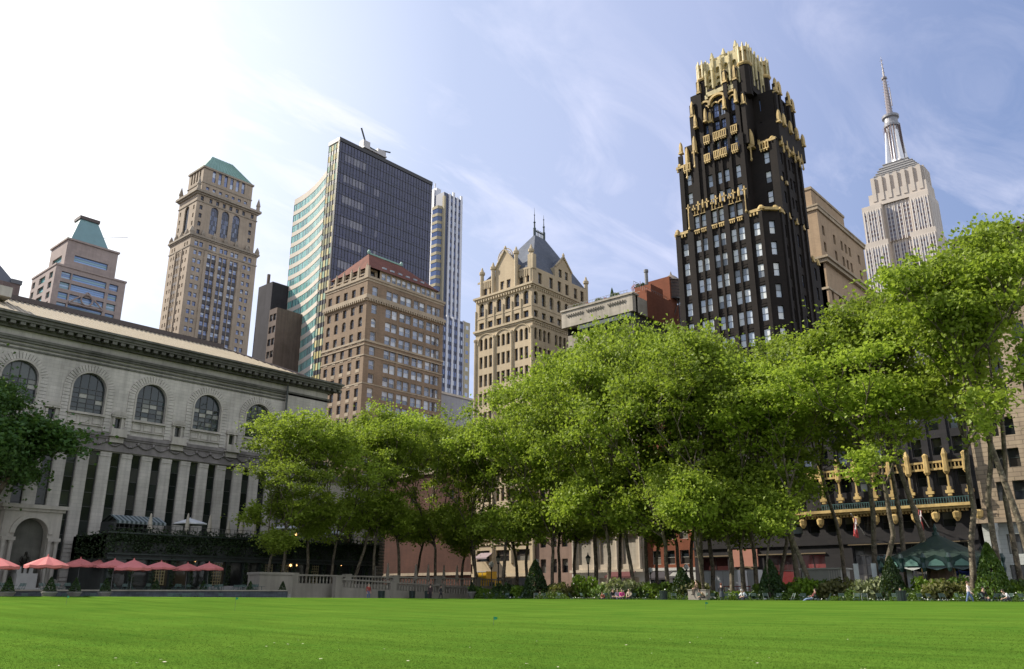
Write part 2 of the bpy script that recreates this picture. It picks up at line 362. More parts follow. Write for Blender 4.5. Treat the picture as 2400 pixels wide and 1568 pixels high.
M_GRND = m_ground('city_ground', (.10,.10,.09), (.14,.13,.12), .05)
g_ = MB(); g_.quad((-3000,-3000,-.12),(3000,-3000,-.12),(3000,4000,-.12),(-3000,4000,-.12)); tag(g_.build('ground', M_GRND), kind='structure')
BND = [(-66,-30),(-66,46),(-64.5,54),(-60,61),(-53,65.5),(-46,66.5),(25,66.5),(25,-30)]
def bdist(a):
    dx, dy = math.sin(a), math.cos(a); best = 1e9
    for (x0,y0),(x1,y1) in zip(BND, BND[1:]+BND[:1]):
        ex, ey = x1-x0, y1-y0; den = dx*ey-dy*ex
        if abs(den) < 1e-9: continue
        t = (x0*ey-y0*ex)/den; u = (x0*dy-y0*dx)/den
        if t > 0 and -1e-6 <= u <= 1+1e-6: best = min(best, t)
    return best
def edgez(a, de):
    x, y = math.sin(a)*de, math.cos(a)*de; px = proj((x,y,.5))[0]
    if not (-400 < px < 2800): return .6
    return min(1.0, max(.3, zat(x, y, 1397+13*max(-.05,min(1.05,px/2400)))))
def lawnz(x, y):
    a = math.atan2(x, y); d = math.hypot(x, y); de = bdist(a); return edgez(a, de)*min(1,d/de)**2
lw = MB(); na, nr = 220, 46; A0, A1 = R(-125), R(35)
vs = []; 
for i in range(na+1):
    a = A0+(A1-A0)*i/na; de = bdist(a); ez = edgez(a, de)
    for j in range(nr+1):
        t = (j/nr)**1.3; vs.append((math.sin(a)*de*t, math.cos(a)*de*t, ez*t*t))
    vs.append((math.sin(a)*de*1.001, math.cos(a)*de*1.001, -.1))
st = nr+2
lw.add(vs, [(i*st+j, (i+1)*st+j, (i+1)*st+j+1, i*st+j+1) for i in range(na) for j in range(nr+1)])
# the part of the lawn behind the camera is level
lo = lw.build('lawn', M_LAWN, smooth=True); tag(lo, kind='structure')
lb = MB(); lb.quad((-66,-60,-.02),(40,-60,-.02),(40,-2,-.02),(-66,-2,-.02)); tag(lb.build('lawn', M_LAWN), kind='structure')
def m_blade():
    m, nt, bs = newmat('grass_blade'); g = N(nt, 'ShaderNodeNewGeometry')
    a = noise(nt, g.outputs['Position'], .3, 4)
    x = mixc(nt, g.outputs['Random Per Island'], (.058,.130,.016), (.118,.198,.028)); x = mixc(nt, ramp(nt, a, [(.4,0),(.65,1)]), x, (.098,.170,.024))
    mp = N(nt, 'ShaderNodeMapping'); mp.inputs['Rotation'].default_value = (0,0,R(-41)); mp.inputs['Scale'].default_value = (.10,.9,1); nt.links.new(g.outputs['Position'], mp.inputs[0])
    x = mixc(nt, 1.0, x, ramp(nt, noise(nt, mp.outputs[0], 1.0, 5, .6, .5), [(.3,.74),(.68,1.12)]), 'MULTIPLY')
    nt.links.new(x, bs.inputs['Base Color']); bs.inputs['Roughness'].default_value = 1; bs.inputs['Specular IOR Level'].default_value = 0
    t = N(nt, 'ShaderNodeBsdfTranslucent'); nt.links.new(x, t.inputs[0]); ms = N(nt, 'ShaderNodeMixShader'); ms.inputs[0].default_value = .35
    nt.links.new(bs.outputs[0], ms.inputs[1]); nt.links.new(t.outputs[0], ms.inputs[2]); nt.links.new(ms.outputs[0], nt.nodes['Material Output'].inputs[0]); return m
rg = random.Random(3); gb = MB(); gv, gf = gb.v, gb.f
for k in range(230000):
    q = rg.random(); d = 1.3/(.118-.089*q**.8)*1.0; a = R(-41.35)+R(37)*(2*rg.random()-1); x, y = math.sin(a)*d, math.cos(a)*d
    if q > .75 and rg.random() < (q-.75)*3.6: continue
    z = lawnz(x, y) if k % 1 == 0 else 0; h = rg.uniform(.008,.022); t = rg.random()*6.283; w_ = .003+.00028*d; lx, ly = rg.gauss(0,.035), rg.gauss(0,.035)
    b = len(gv); gv += [(x-w_*math.cos(t), y-w_*math.sin(t), z-.004), (x+w_*math.cos(t), y+w_*math.sin(t), z-.004), (x+lx, y+ly, z+h)]; gf.append((b,b+1,b+2)); gb.m.append(0)
tag(gb.build('grass', m_blade()), 'short mown grass blades covering the near lawn', 'grass', kind='stuff')
pt_ = MB()
for k in range(90):
    d = 11+14*rg.random(); a = R(-41.35)+R(34)*(2*rg.random()-1)-R(6); x, y = math.sin(a)*d, math.cos(a)*d; z = lawnz(x, y)+.03; s_ = rg.uniform(.014,.045); t = rg.random()*6.28
    pt_.add([(x+s_*math.cos(t+q), y+s_*math.sin(t+q), z+rg.uniform(-.004,.006)) for q in (0,1.5,3.1,4.6)], [(0,1,2,3)])
tag(pt_.build('petals', m_plain('petal', (.62,.55,.42), .8)), 'pale fallen petals and scraps scattered on the grass', 'petals', kind='stuff')
# paths and street (each a raised sheet with real edges)
def slab(name, x0,x1,y0,y1,z0,z1,m): b = MB(); b.box(x0,x1,y0,y1,z0,z1); tag(b.build(name, m), kind='structure')
pth = MB()
ring = [(x*1.0, y) for x, y in [(-66.05,-60),(-66.05,46),(-64.5,54.1),(-60,61.1),(-53,65.6),(-46,66.6),(45,66.6)]]
out_ = [(-78.5,-60),(-78.5,46),(-78.5,60),(-78.5,72),(-78.5,88),(-46,88),(45,88)]
for (a,b),(c,d) in zip(zip(ring,out_), zip(ring[1:],out_[1:])):
    pth.quad((*a,.3),(*b,.3),(*d,.3),(*c,.3)); pth.quad((*a,-.1),(*a,.3),(*c,.3),(*c,-.1))
tag(pth.build('gravel_path', M_GRAVEL), kind='structure')
slab('pavement', -300, 60, 88.01, 92, -.1, .46, M_PAVE); slab('road', -300, 60, 92.01, 104, -.1, .32, M_ASPH); slab('pavement', -300, 60, 104.01, 109.9, -.1, .46, M_PAVE)
rm = MB()
for k in range(30): rm.box(-120+k*5, -117.5+k*5, 97.9, 98.05, .322, .326)
tag(rm.build('road_marking', m_plain('road_paint', (.7,.7,.66), .7)), kind='structure')
slab('terrace', -99.9, -78.6, 49, 92-4.2, -.1, 1.9, M_PAVE); slab('terrace', -99.9, -72, -20, 48.9, -.1, 1.1, M_PAVE)
# ------------------------------------------------------------------ the long library
M_MARB = m_stone('weathered_marble', (.56,.52,.47), (.50,.465,.42), brick=(1.1,.42,.018), mortar=.72, stain=.30, bs_=.5)
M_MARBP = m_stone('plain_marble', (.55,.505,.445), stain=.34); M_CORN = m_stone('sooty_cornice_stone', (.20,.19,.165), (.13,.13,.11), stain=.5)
M_FRIEZE = m_stone('grey_frieze_stone', (.29,.26,.25), (.22,.20,.195), stain=.4)
def m_tileroof():
    m, nt, bs = newmat('tan_roof_tiles'); g = N(nt, 'ShaderNodeNewGeometry'); P = g.outputs['Position']
    x = mixc(nt, noise(nt, P, .5, 5), (.36,.30,.21), (.46,.40,.30)); b = N(nt, 'ShaderNodeTexWave', wave_type='BANDS', bands_direction='X'); b.inputs['Scale'].default_value = .9; nt.links.new(P, b.inputs[0])
    x = mixc(nt, 1, x, ramp(nt, b.outputs['Fac'], [(0,.72),(.25,1)]), 'MULTIPLY'); nt.links.new(x, bs.inputs['Base Color']); bs.inputs['Roughness'].default_value = .8; return m
M_TILE = m_tileroof()
LX = -100.0
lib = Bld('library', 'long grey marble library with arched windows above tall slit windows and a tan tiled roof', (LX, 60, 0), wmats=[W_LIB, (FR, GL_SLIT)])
arches = [30.2-7.55*2+7.55*k for k in range(7)]; arches = [22.65+7.55*k for k in range(6)]
slits = [61.9-2.49*k for k in range(19)]
niches = [a+3.8 for a in arches[:-1]]
ops = [(a-1.9,a+1.9,21.4,26.15,1.0) for a in arches]+[(s-.56,s+.56,2.6,17.15,0) for s in slits]+[(n-.38,n+.38,19.45,21.3,0) for n in niches]
facade(lib.w, 'W', LX, 10, 64.4, 0, 29.6, ops, .34, 0, 0, 14)
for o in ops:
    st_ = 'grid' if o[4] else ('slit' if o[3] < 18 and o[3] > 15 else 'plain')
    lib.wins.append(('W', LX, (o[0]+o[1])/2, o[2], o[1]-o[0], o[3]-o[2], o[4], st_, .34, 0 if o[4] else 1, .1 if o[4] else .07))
lib.w.quad((LX+.3,64.4,0),(LX+.3,71.5,0),(LX+.3,71.5,29.6),(LX+.3,64.4,29.6)); lib.w.quad((LX,64.4,0),(LX+.3,64.4,0),(LX+.3,64.4,29.6),(LX,64.4,29.6))
lib.w.quad((-180,71.5,0),(LX+.3,71.5,0),(LX+.3,71.5,29.6),(-180,71.5,29.6)); lib.w.quad((-180,10,0),(LX,10,0),(LX,10,29.6),(-180,10,29.6)); lib.w.quad((-180,10,0),(-180,71.5,0),(-180,71.5,29.6),(-180,10,29.6))
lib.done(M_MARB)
LR = lib.root
def lpart(name, mb, mat, smooth=False): return mb.build(name, mat, LR, smooth=smooth)
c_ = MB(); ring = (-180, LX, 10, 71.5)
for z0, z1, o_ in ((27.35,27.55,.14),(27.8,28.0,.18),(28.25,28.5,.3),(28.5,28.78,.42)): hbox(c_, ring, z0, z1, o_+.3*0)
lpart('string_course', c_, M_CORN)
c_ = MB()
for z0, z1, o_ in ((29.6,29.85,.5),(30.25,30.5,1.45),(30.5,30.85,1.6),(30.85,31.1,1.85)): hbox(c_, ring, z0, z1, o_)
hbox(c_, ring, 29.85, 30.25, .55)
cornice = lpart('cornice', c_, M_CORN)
c_ = MB(); y = 10.5
while y < 73.1: c_.box(LX+.55, LX+1.35, y, y+.55, 29.87, 30.24); y += 1.02
x = LX+.9
while x > -135: c_.box(x-.55, x, 72.05, 72.85, 29.87, 30.24); x -= 1.02
o = lpart('modillions', c_, M_CORN); o.parent = cornice
# roof
rf = MB(); ex, ez, rx, rz = LX+1.2, 31.1, -110.0, 36.0
rf.add([(ex,9,ez),(ex,67.2,ez),(rx,59.4,rz),(rx,9,rz),(-178,67.2,ez),(-170,59.4,rz),(-170,9,rz),(-178,9,ez)], [(0,1,2,3),(1,4,5,2),(3,2,5,6),(6,5,4,7)])
roof = lpart('roof', rf, M_TILE)
rb = MB(); y = 10.0
while y < 66.8:
    t = 1.0 if y < 59.4 else max(0.05, (67.2-y)/7.8); rb.tube((ex,y,ez+.04),(ex+(rx-ex)*t,y,ez+(rz-ez)*t+.04),.07,n=4,cap=False); y += .62
o = rb.build('tile_ribs', M_TILE, LR); o.parent = roof
rb = MB(); rb.box(rx-.5,rx+.45,9,59.4,rz-.1,rz+.55); rb.tube((rx,59.4,rz+.1),(ex-.3,66.9,ez+.25),.16)
o = rb.build('ridge', m_plain('dark_copper', (.075,.055,.05), .6), LR); o.parent = roof
rb = MB(); rb.box(-106,-104,67.5,69.5,31.1,32.3); rb.box(-107,-103.5,57.0-30,58.8-30,34.2,35.4); lpart('roof_hatch', rb, M_MARBP)
# arch surrounds: rusticated voussoirs, a moulded inner arch, jamb blocks and panels under the sill
for a in arches:
    s = MB(); n = 23; zc_ = 26.15-1.9
    for k in range(n):
        t0, t1 = math.pi*k/n+.012, math.pi*(k+1)/n-.012; P = []
        for rr, t in ((2.12,t0),(2.9,t0),(2.9,t1),(2.12,t1)): P.append((a+rr*math.cos(t), zc_+rr*math.sin(t)))
        s.add([(LX,y,z) for y,z in P]+[(LX+.14,y,z) for y,z in P], [(4,5,6,7),(0,1,5,4),(1,2,6,5),(2,3,7,6),(3,0,4,7)])
    for sd in (-1,1):
        z = 19.5
        while z < zc_-.1: s.box(LX, LX+.14, a+sd*2.12, a+sd*2.9, z, z+.36); z += .40
    S = lpart('arch_surround', s, M_MARB)
    s = MB(); n = 20
    for k in range(n):
        t0, t1 = math.pi*k/n, math.pi*(k+1)/n; P = [(a+rr*math.cos(t), zc_+rr*math.sin(t)) for rr,t in ((1.9,t0),(2.1,t0),(2.1,t1),(1.9,t1))]
        s.add([(LX-.1,y,z) for y,z in P]+[(LX+.22,y,z) for y,z in P], [(4,5,6,7),(0,1,5,4),(1,2,6,5),(2,3,7,6),(3,0,4,7)])
    for sd in (-1,1): s.box(LX, LX+.22, a+sd*1.9, a+sd*2.1, 21.4, zc_)
    s.box(LX, LX+.3, a-2.1, a+2.1, 21.15, 21.398); s.box(LX, LX+.2, a-2.1, a+2.1, 19.95, 20.1)
    for q in (-1.4,0,1.4):
        for y0,y1,z0,z1 in ((q-.55,q+.55,20.95,21.03),(q-.55,q+.55,20.2,20.28),(q-.55,q-.47,20.28,20.95),(q+.47,q+.55,20.28,20.95)): s.box(LX, LX+.09, a+y0, a+y1, z0, z1)
    o = s.build('moulding', M_MARBP, LR); o.parent = S
for n_ in niches:
    s = MB(); s.box(LX, LX+.18, n_-.62, n_-.38, 19.4, 21.4); s.box(LX, LX+.18, n_+.38, n_+.62, 19.4, 21.4); s.box(LX, LX+.32, n_-.85, n_+.85, 21.4, 21.62)
    P = [(n_+.9*math.cos(math.pi*k/8), 21.62+.5*math.sin(math.pi*k/8)) for k in range(9)]
    s.add([(LX,y,z) for y,z in P]+[(LX+.36,y,z) for y,z in P], [tuple(range(9,18))]+[(k,k+1,10+k,9+k) for k in range(8)])
    s.box(LX, LX+.95, n_-1.0, n_+1.0, 18.95, 19.2); s.box(LX, LX+.5, n_-.8, n_+.8, 18.3, 18.95); s.box(LX+.85,LX+.93,n_-.95,n_+.95,19.2,19.9)
    lpart('niche_balcony', s, M_MARBP)
s = MB(); s.box(LX, LX+.42, 10, 64.35, 18.93, 19.35); s.box(LX, LX+.3, 10, 64.35, 18.7, 18.93); s.box(LX, LX+.16, 10, 64.35, 17.5, 18.7); s.box(LX, LX+.28, 10, 64.35, 17.25, 17.5)
s.box(LX+.3, LX+.72, 64.36, 71.9, 18.93, 19.35); s.box(LX+.3, LX+.5, 64.36, 71.7, 17.25, 17.6)
fz = lpart('frieze', s, M_FRIEZE)
s = MB()
y = 12.0
while y < 63:
    for k in range(8):
        a0, a1 = k/8, (k+1)/8; f = lambda t: (LX+.26, y+1.9*t, 18.4-.45*math.sin(math.pi*t)); s.tube(f(a0), f(a1), .05+.07*math.sin(math.pi*a0), .05+.07*math.sin(math.pi*a1), 6)
    s.lathe(LX+.25, y, [(.02,18.2),(.17,18.3),(.2,18.45),(.12,18.62),(.02,18.68)], 7); y += 1.9
o = s.build('garlands', M_FRIEZE, LR, smooth=True); o.parent = fz
for a, b in zip(slits[1:], slits):
    s = MB()
    c0, c1 = a+.6, b-.6
    s.box(LX, LX+.06, c0+.05, c1-.05, 3.2, 16.6); s.box(LX, LX+.13, c0, c1, 16.6, 16.9); s.box(LX, LX+.16, c0, c1, 16.9, 17.1)
    z = .6
    while z < 3.1: s.box(LX, LX+.2, c0, c1, z, z+.36); z += .45
    z = 3.2
    while z < 6.6: s.box(LX+.10, LX+.17, c0, c1, z, z+.36); z += .46
    lpart('pier', s, M_MARB)
s = MB(); z = .5
while z < 17.0:
    s.box(LX+.3, LX+.45, 64.6, 66.6, z, z+.36); z += .46
lpart('quoins', s, M_MARB)
s = MB(); z = .5
while z < 17.0: s.box(LX+.3, LX+.45, 69.4, 71.6, z, z+.36); z += .46
lpart('quoins', s, M_MARB)
s = MB(); s.tube((LX+.5,64.4,29.5),(LX+.5,64.4,.5),.14,n=8); lpart('downpipe', s, m_plain('dark_pipe', (.06,.065,.06), .6))
# the south wing, lower and set back
wg = MB(); facade(wg, 'W', -104, 71.9, 87.2, 0, 17.5, [(78.1,81.3,3.0,12.4,1.0),(73.6,75.2,5,9,0),(84,85.6,5,9,0)], .6, 0, 0, 12)
wg.quad((-150,87.2,0),(-104,87.2,0),(-104,87.2,17.5),(-150,87.2,17.5)); wg.quad((-150,71.9,17.5),(-104,71.9,17.5),(-104,87.2,17.5),(-150,87.2,17.5))
wing = lpart('wing', wg, M_MARB)
s = MB(); hbox(s, (-150,-104,72.2,87.2), 17.5, 18.2, .5); z = .5
while z < 17.0: s.box(-104,-103.86,85.9,87.35,z,z+.36); z += .46
o = s.build('cornice', M_CORN, LR); o.parent = wing
for u, w_, z, h, ar in ((79.7,3.2,3.0,9.4,1.0),(74.4,1.6,5,4,0),(84.8,1.6,5,4,0)):
    s = MB(); win_mb(s, w_, h, 'cross', ar, .1, tf=lambda x,y,zz,u=u,z=z: T('W',-104,u+x,z+zz,.5+y)); o = s.build('window', list(W_DARK), LR); o.parent = wing
# the stone portal with its bronze figure
p = MB(); PY = 33.55
facade(p, 'W', LX+1.6, PY-2.9, PY+2.9, 0, 9.6, [(PY-1.65,PY+1.65,0,8.9,1.0)], 1.2, 0, 0, 16)
p.box(LX, LX+.2, PY-2.9, PY+2.9, 0, 9.6, 1)
for sd in (-1,1): p.quad((LX,PY+sd*2.9,0),(LX+1.6,PY+sd*2.9,0),(LX+1.6,PY+sd*2.9,9.6),(LX,PY+sd*2.9,9.6))
for z0,z1,o_ in ((9.6,9.9,.2),(9.9,10.3,.45)): p.box(LX,LX+1.6+o_,PY-2.9-o_,PY+2.9+o_,z0,z1)
for k in range(16):
    t0, t1 = math.pi*k/16, math.pi*(k+1)/16; P = [(PY+rr*math.cos(t), 7.25+rr*math.sin(t)) for rr,t in ((1.66,t0),(2.15,t0),(2.15,t1),(1.66,t1))]
    p.add([(LX+1.6,y,z) for y,z in P]+[(LX+1.78,y,z) for y,z in P], [(4,5,6,7),(0,1,5,4),(1,2,6,5),(2,3,7,6),(3,0,4,7)])
for sd in (-1,1):
    for q in (1.9,2.6): p.lathe(LX+1.85, PY+sd*q, [(.26,1.6),(.22,1.8),(.2,6.2),(.3,6.5)], 12)
    p.box(LX+1.6,LX+2.15,PY+sd*1.6,PY+sd*2.9,6.5,6.85); p.box(LX+1.6,LX+2.15,PY+sd*1.6,PY+sd*2.9,.0,1.6)
por = thing('monument_portal', 'stone arched niche monument standing against the library wall', 'monument', (LX+1,PY,0))
p.build('arch', [M_MARBP, M_CORN], por)
# ------------------------------------------------------------------ skyline
M_BEIGE = m_stone('beige_brick', (.42,.34,.26), (.37,.30,.23), stain=.2); M_BEIGEST = m_stone('beige_trim_stone', (.40,.34,.27), stain=.3)
M_COPPER = m_plain('green_copper_roof', (.20,.33,.28), .6, var=.2, scale=.3)
def lerp(a, b, t): return a+(b-a)*t
def vis_rows(z0, z1, pitch): 
    r = []; z = z1
    while z > z0: r.append(z); z -= pitch
    return r
# --- tall beige tower with green hipped roof
cx, cy = -334.0, 159.1; bz = lambda py: zat(cx, cy, py)
b = Bld('office_tower', 'tall beige brick tower with arched bays and a green copper hipped roof', (cx-9, cy+16, 0), wmats=[(FR, GL_BLUE), (FR, GL_DARK), (FR, m_glass('arched_bay_glass', [(.05,.06,.10),(.10,.12,.2),(.04,.045,.07),(.16,.19,.28)], spec=.7))])
zS, zC, zT = bz(545.7), bz(441.5), bz(377.3)      # lower cornice, main cornice, attic top
xl, yr = cx-19.5, cy+33.8
pit = 4.05
colsW = [lerp(cy, yr, f) for f in (.085,.155,.29,.355,.455,.52,.62,.685,.82,.895)]
rows = vis_rows(30, zS-9.5, pit)
W = grid([(colsW[i],1.55) for i in (0,1,8,9)], [(z,2.1) for z in rows]) + grid([(colsW[i],1.85) for i in range(2,8)], [(z,2.25) for z in rows])
b.face('W', cx, cy, yr, 0, zS, W+grid([(c,1.7) for c in colsW], [(zS-5.2,2.3)]), .5, style='sash', tone=0)
colsN = [lerp(xl, cx, f) for f in (.14,.26,.74,.86)]
b.face('N', cy, xl, cx, 0, zS, grid([(c,1.0) for c in colsN], [(z,1.9) for z in rows+[zS-5.2]])+grid([(lerp(xl,cx,f),1.0) for f in (.42,.5,.58)], [(z,2.6) for z in rows]), .5, style='sash', tone=1)
b.shell(xl, cx, cy, yr, 0, zS)
sp_ = MB()
for i in range(2,8):
    for z in rows: sp_.box(cx, cx+.06, colsW[i]-.92, colsW[i]+.92, z-1.8, z-.02)
for f in (.42,.5,.58):
    for z in rows: sp_.box(lerp(xl,cx,f)-.5, lerp(xl,cx,f)+.5, cy-.06, cy, z-1.4, z-.02)
sp_.build('spandrels', m_plain('dark_spandrel', (.05,.045,.05), .5), b.root)
for a, c in ((cy+9.0,cy+12.6),(cy+14.6,cy+18.2),(cy+20.2,cy+23.8)): pass
x2, y2, xb, yb = xl+1.2, cy+1.2, cx-1.2, yr-1.5
bays = [lerp(y2,yb,f) for f in (.30,.48,.66)]
rU = [zC-9.0-k*4.1 for k in range(5)]
opsU = [(c-1.9,c+1.9,zS+3,zC-5.6,1.0) for c in bays]+grid([(y2+2.4,1.5),(yb-3.0,1.5)], [(z,2.2) for z in rU if z > zS+1])+grid([(lerp(y2,yb,f),1.5) for f in (.08,.22,.33,.44,.55,.66,.77,.92)], [(zC-4.3,2.2)])
b.face('W', xb, y2, yb, zS, zC, opsU[3:], .6, style='cross', tone=0, win=True) if False else b.face('W', xb, y2, yb, zS, zC, opsU, .6, style='grid', tone=2)
b.face('N', y2, x2, xb, zS, zC, [(lerp(x2,xb,.5)-2.0,lerp(x2,xb,.5)+2.0,zS+3,zC-5.6,1.0)]+grid([(x2+2.2,1.2),(xb-2.2,1.2)], [(z,2.2) for z in rU if z>zS+1]), .6, style='cross', tone=1)
b.shell(x2, xb, y2, yb, zS, zC, roof=True)
a0,a1,a2_,a3 = x2+1.8, xb-1.5, y2+2.2, yb-3.0
b.face('W', a1, a2_, a3, zC, zT, [(c-.85,c+.85,zC+7.5,zC+13.5,1.0) for c in frange(a2_+5.5,a3-5.0,6)]+grid([(c,1.6) for c in frange(a2_+3,a3-3,7)], [(zC+2.6,1.5)]), .5, style='sash', tone=0)
b.face('N', a2_, a0, a1, zC, zT, [(c-.7,c+.7,zC+7.5,zC+13.5,1.0) for c in frange(a0+3,a1-3,4)], .5, style='sash', tone=1)
b.shell(a0, a1, a2_, a3, zC, zT)
b.done(M_BEIGE)
s = MB()
for z0,z1,o_ in ((zS-6.2,zS-5.6,.25),(zS-1.6,zS-.9,.4),(zS-.9,zS,.9)): hbox(s, (xl,cx,cy,yr), z0, z1, o_)
s2 = MB()
for z0,z1,o_ in ((zC-5.2,zC-4.7,.3),(zC-1.6,zC-.8,.7),(zC-.8,zC+.3,1.5)): hbox(s, (x2,xb,y2,yb), z0, z1, o_)
for z0,z1,o_ in ((zT-.9,zT,.5),(zC+5.6,zC+6.1,.25)): hbox(s, (a0,a1,a2_,a3), z0, z1, o_)
s.build('cornice', M_BEIGEST, b.root)
FN = []
for f in frange(0,1,7):
    for (x,y) in ((cx+.4, lerp(cy,yr,f)),): s = MB(); FN.append(s); s.lathe(x-.6,y,[(.9,zS),(1.1,zS+1.2),(.6,zS+2.6),(.15,zS+3.6)],6)
for f in frange(0,1,5): s = MB(); FN.append(s); s.lathe(lerp(xl,cx,f),cy+.2,[(.9,zS),(1.1,zS+1.2),(.6,zS+2.6),(.15,zS+3.6)],6)
for (x,y) in ((x2,y2),(xb,y2),(xb,yb)): s = MB(); FN.append(s); s.lathe(x+.3,y,[(.9,zC+.3),(.8,zC+2.5),(1.1,zC+3),(.1,zC+7)],6)
for s in FN: s.build('urn_finial', M_BEIGEST, b.root)
s = MB()
for f in (.235,.405,.57,.74): s.box(cx, cx+.45, lerp(cy,yr,f)-.7, lerp(cy,yr,f)+.7, 20, zS-6.5)
for f in (.35,.65): s.box(lerp(xl,cx,f)-.5, lerp(xl,cx,f)+.5, cy-.4, cy, 20, zS-6.5)
s.build('pilasters', M_BEIGE, b.root)
s = MB(); zr = bz(352)+4.0; m0 = (a0+a1)/2
s.add([(a0,a2_,zT),(a1,a2_,zT),(a1,a3,zT),(a0,a3,zT),(m0-1,a2_+6.5,zr),(m0+1,a2_+6.5,zr),(m0+1,a3-9,zr),(m0-1,a3-9,zr)], [(0,1,5,4),(1,2,6,5),(2,3,7,6),(3,0,4,7),(4,5,6,7)])
for k in range(14):
    f = k/13; y = lerp(a2_+.5,a3-.5,f); yy = lerp(a2_+6.5,a3-9,f); s.tube((a1+.05,y,zT+.1),(m0+1,yy,zr+.1),.12,n=4)
s.build('roof', M_COPPER, b.root)
# --- pink granite tower with steep green roof
M_PINK = m_stone('pink_granite', (.37,.30,.275), (.33,.27,.25), brick=(1.8,1.1,.03), mortar=.8, stain=.15)
c0 = atD(160, 561, 330); cx, cy = c0.x, c0.y; bz = lambda py: zat(cx,cy,py)
b = Bld('office_tower', 'pink granite tower with blue strip windows, a round window and a truncated green pyramid roof', (cx-9, cy+12, 0), wmats=[(FRG, m_glass('sky_blue_glass', [(.16,.29,.58),(.22,.36,.64),(.13,.22,.44),(.30,.44,.62),(.18,.32,.40)], spec=.8)), (FR, GL_TEAL)])
zT = c0.z; xw = atX(278, 592, cx).y; z2 = bz(616); z3 = zat(cx, xw, 640)
Wd = xw-cy
mid = [(cy+Wd*.17, cy+Wd*.83)]
zr_ = [zT-5.4-4.0*k for k in range(12)]
ops = [(mid[0][0], mid[0][1], z-2.6, z, 0) for z in zr_]
b.face('W', cx, cy, xw, z2-2, zT, [o for o in ops if o[2] > z2-2], .7, style='tri', tone=0)
# lower body is wider
xw2 = atX(295, 664, cx+1.5).y; cy2 = atX(133, 617, cx+1.5).y
b.face('W', cx+1.5, cy2, xw2, 0, z2-2, [(a_, b_, z-2.6, z, 0) for z in zr_ if z < z2-3 for a_, b_ in ((cy2+2.2,cy2+5.6),(mid[0][0],mid[0][1]),(xw2-6.0,xw2-2.6))], .7, style='tri', tone=0)
xn = atY(76, 655, cy2).x
b.face('N', cy2, xn, cx+1.5, 0, z2-2, [(a_, b_, z-2.6, z, 0) for z in zr_ if z < z2-3 for a_, b_ in ((xn+1.2,xn+4),(cx-4,cx-.6),(xn+8,cx-8))], .7, style='tri', tone=1)
b.face('N', cy, cx-16, cx, z2-2, zT, [(cx-12.5,cx-3.5,z-2.8,z,0) for z in zr_ if z > z2-5], .7, style='tri', tone=1)
b.shell(cx-16, cx, cy, xw, z2-6, zT); b.shell(xn, cx+1.5, cy2, xw2, 0, z2-2)
b.done(M_PINK)
s = MB(); hbox(s, (cx-16,cx,cy,xw), zT, zT+.7, .5); hbox(s, (xn,cx+1.5,cy2,xw2), z2-2, z2-1.3, .3); s.build('parapet', M_PINK, b.root)
s = MB(); zp = zat(cx-8, cy+7, 522); f0 = [(cx-15,cy+1.2),(cx-1,cy+1.2),(cx-1,xw-3.4),(cx-15,xw-3.4)]; my = (cy+xw)/2-1
f1 = [(cx-10,my-3.6),(cx-5,my-3.6),(cx-5,my+3.0),(cx-10,my+3.0)]
s.prism(f0, zT+.7, zp, 0, f1); rr_ = s.build('roof', m_plain('blue_green_roof', (.16,.27,.28), .5, var=.15, scale=.4), b.root)
s = MB(); s.prism([(x+(-.5 if x<cx-7 else .5), y+(-.5 if y<my else .5)) for x,y in f1], zp, zp+1.3); o = s.build('roof_cap', m_plain('dark_copper', (.075,.055,.05), .6) , b.root); o.parent = rr_
s = MB(); ym = (mid[0][0]+mid[0][1])/2; zk = zr_[4]-1.0
for k in range(24):
    t0,t1 = 2*math.pi*k/24, 2*math.pi*(k+1)/24; s.tube((cx+1.9,ym+2.1*math.cos(t0),zk+2.1*math.sin(t0)),(cx+1.9,ym+2.1*math.cos(t1),zk+2.1*math.sin(t1)),.34,n=5)
s.tube((cx+1.9,mid[0][0],zk-2.4),(cx+1.9,ym,zk+3.0),.3); s.tube((cx+1.9,mid[0][1],zk-2.4),(cx+1.9,ym,zk+3.0),.3); s.tube((cx+1.9,mid[0][0],zk-2.6),(cx+1.9,mid[0][1],zk-2.6),.3)
s.build('round_window_frame', M_PINK, b.root)
s = MB(); s.tube((cx-4,xw-6,zT+6),(cx-1,xw+3,zT+8.5),.12); s.build('davit', FRW, b.root)
# --- sliver of a gabled tower at the frame edge
c0 = atD(48, 670, 300); xx = c0.x; yy = c0.y
b = Bld('office_tower', 'brown tower with dark sloping roof cut by the left edge of the photo', (xx-8, yy-6, 0), wmats=[W_DARK])
zb = zat(xx, yy, 668); b.shell(xx-20, xx, yy-16, yy, 0, zb, N=True, W=True); b.done(m_stone('brown_masonry', (.20,.15,.14), stain=.2, brick=(1.2,.5,.03)))
s = MB(); s.add([(xx-.5,yy-1.2,zb),(xx-.5,yy-16,zb),(xx-19,yy-16,zb),(xx-19,yy-1.2,zb),(xx-9,yy-10,zb+13),(xx-9,yy-16,zb+13)], [(0,1,5,4),(3,0,4),(3,4,5,2)]); s.box(xx-1.5,xx+.3,yy-3,yy+.3,zb,zb+1.4)
s.build('roof', m_plain('slate', (.10,.105,.12), .6), b.root)
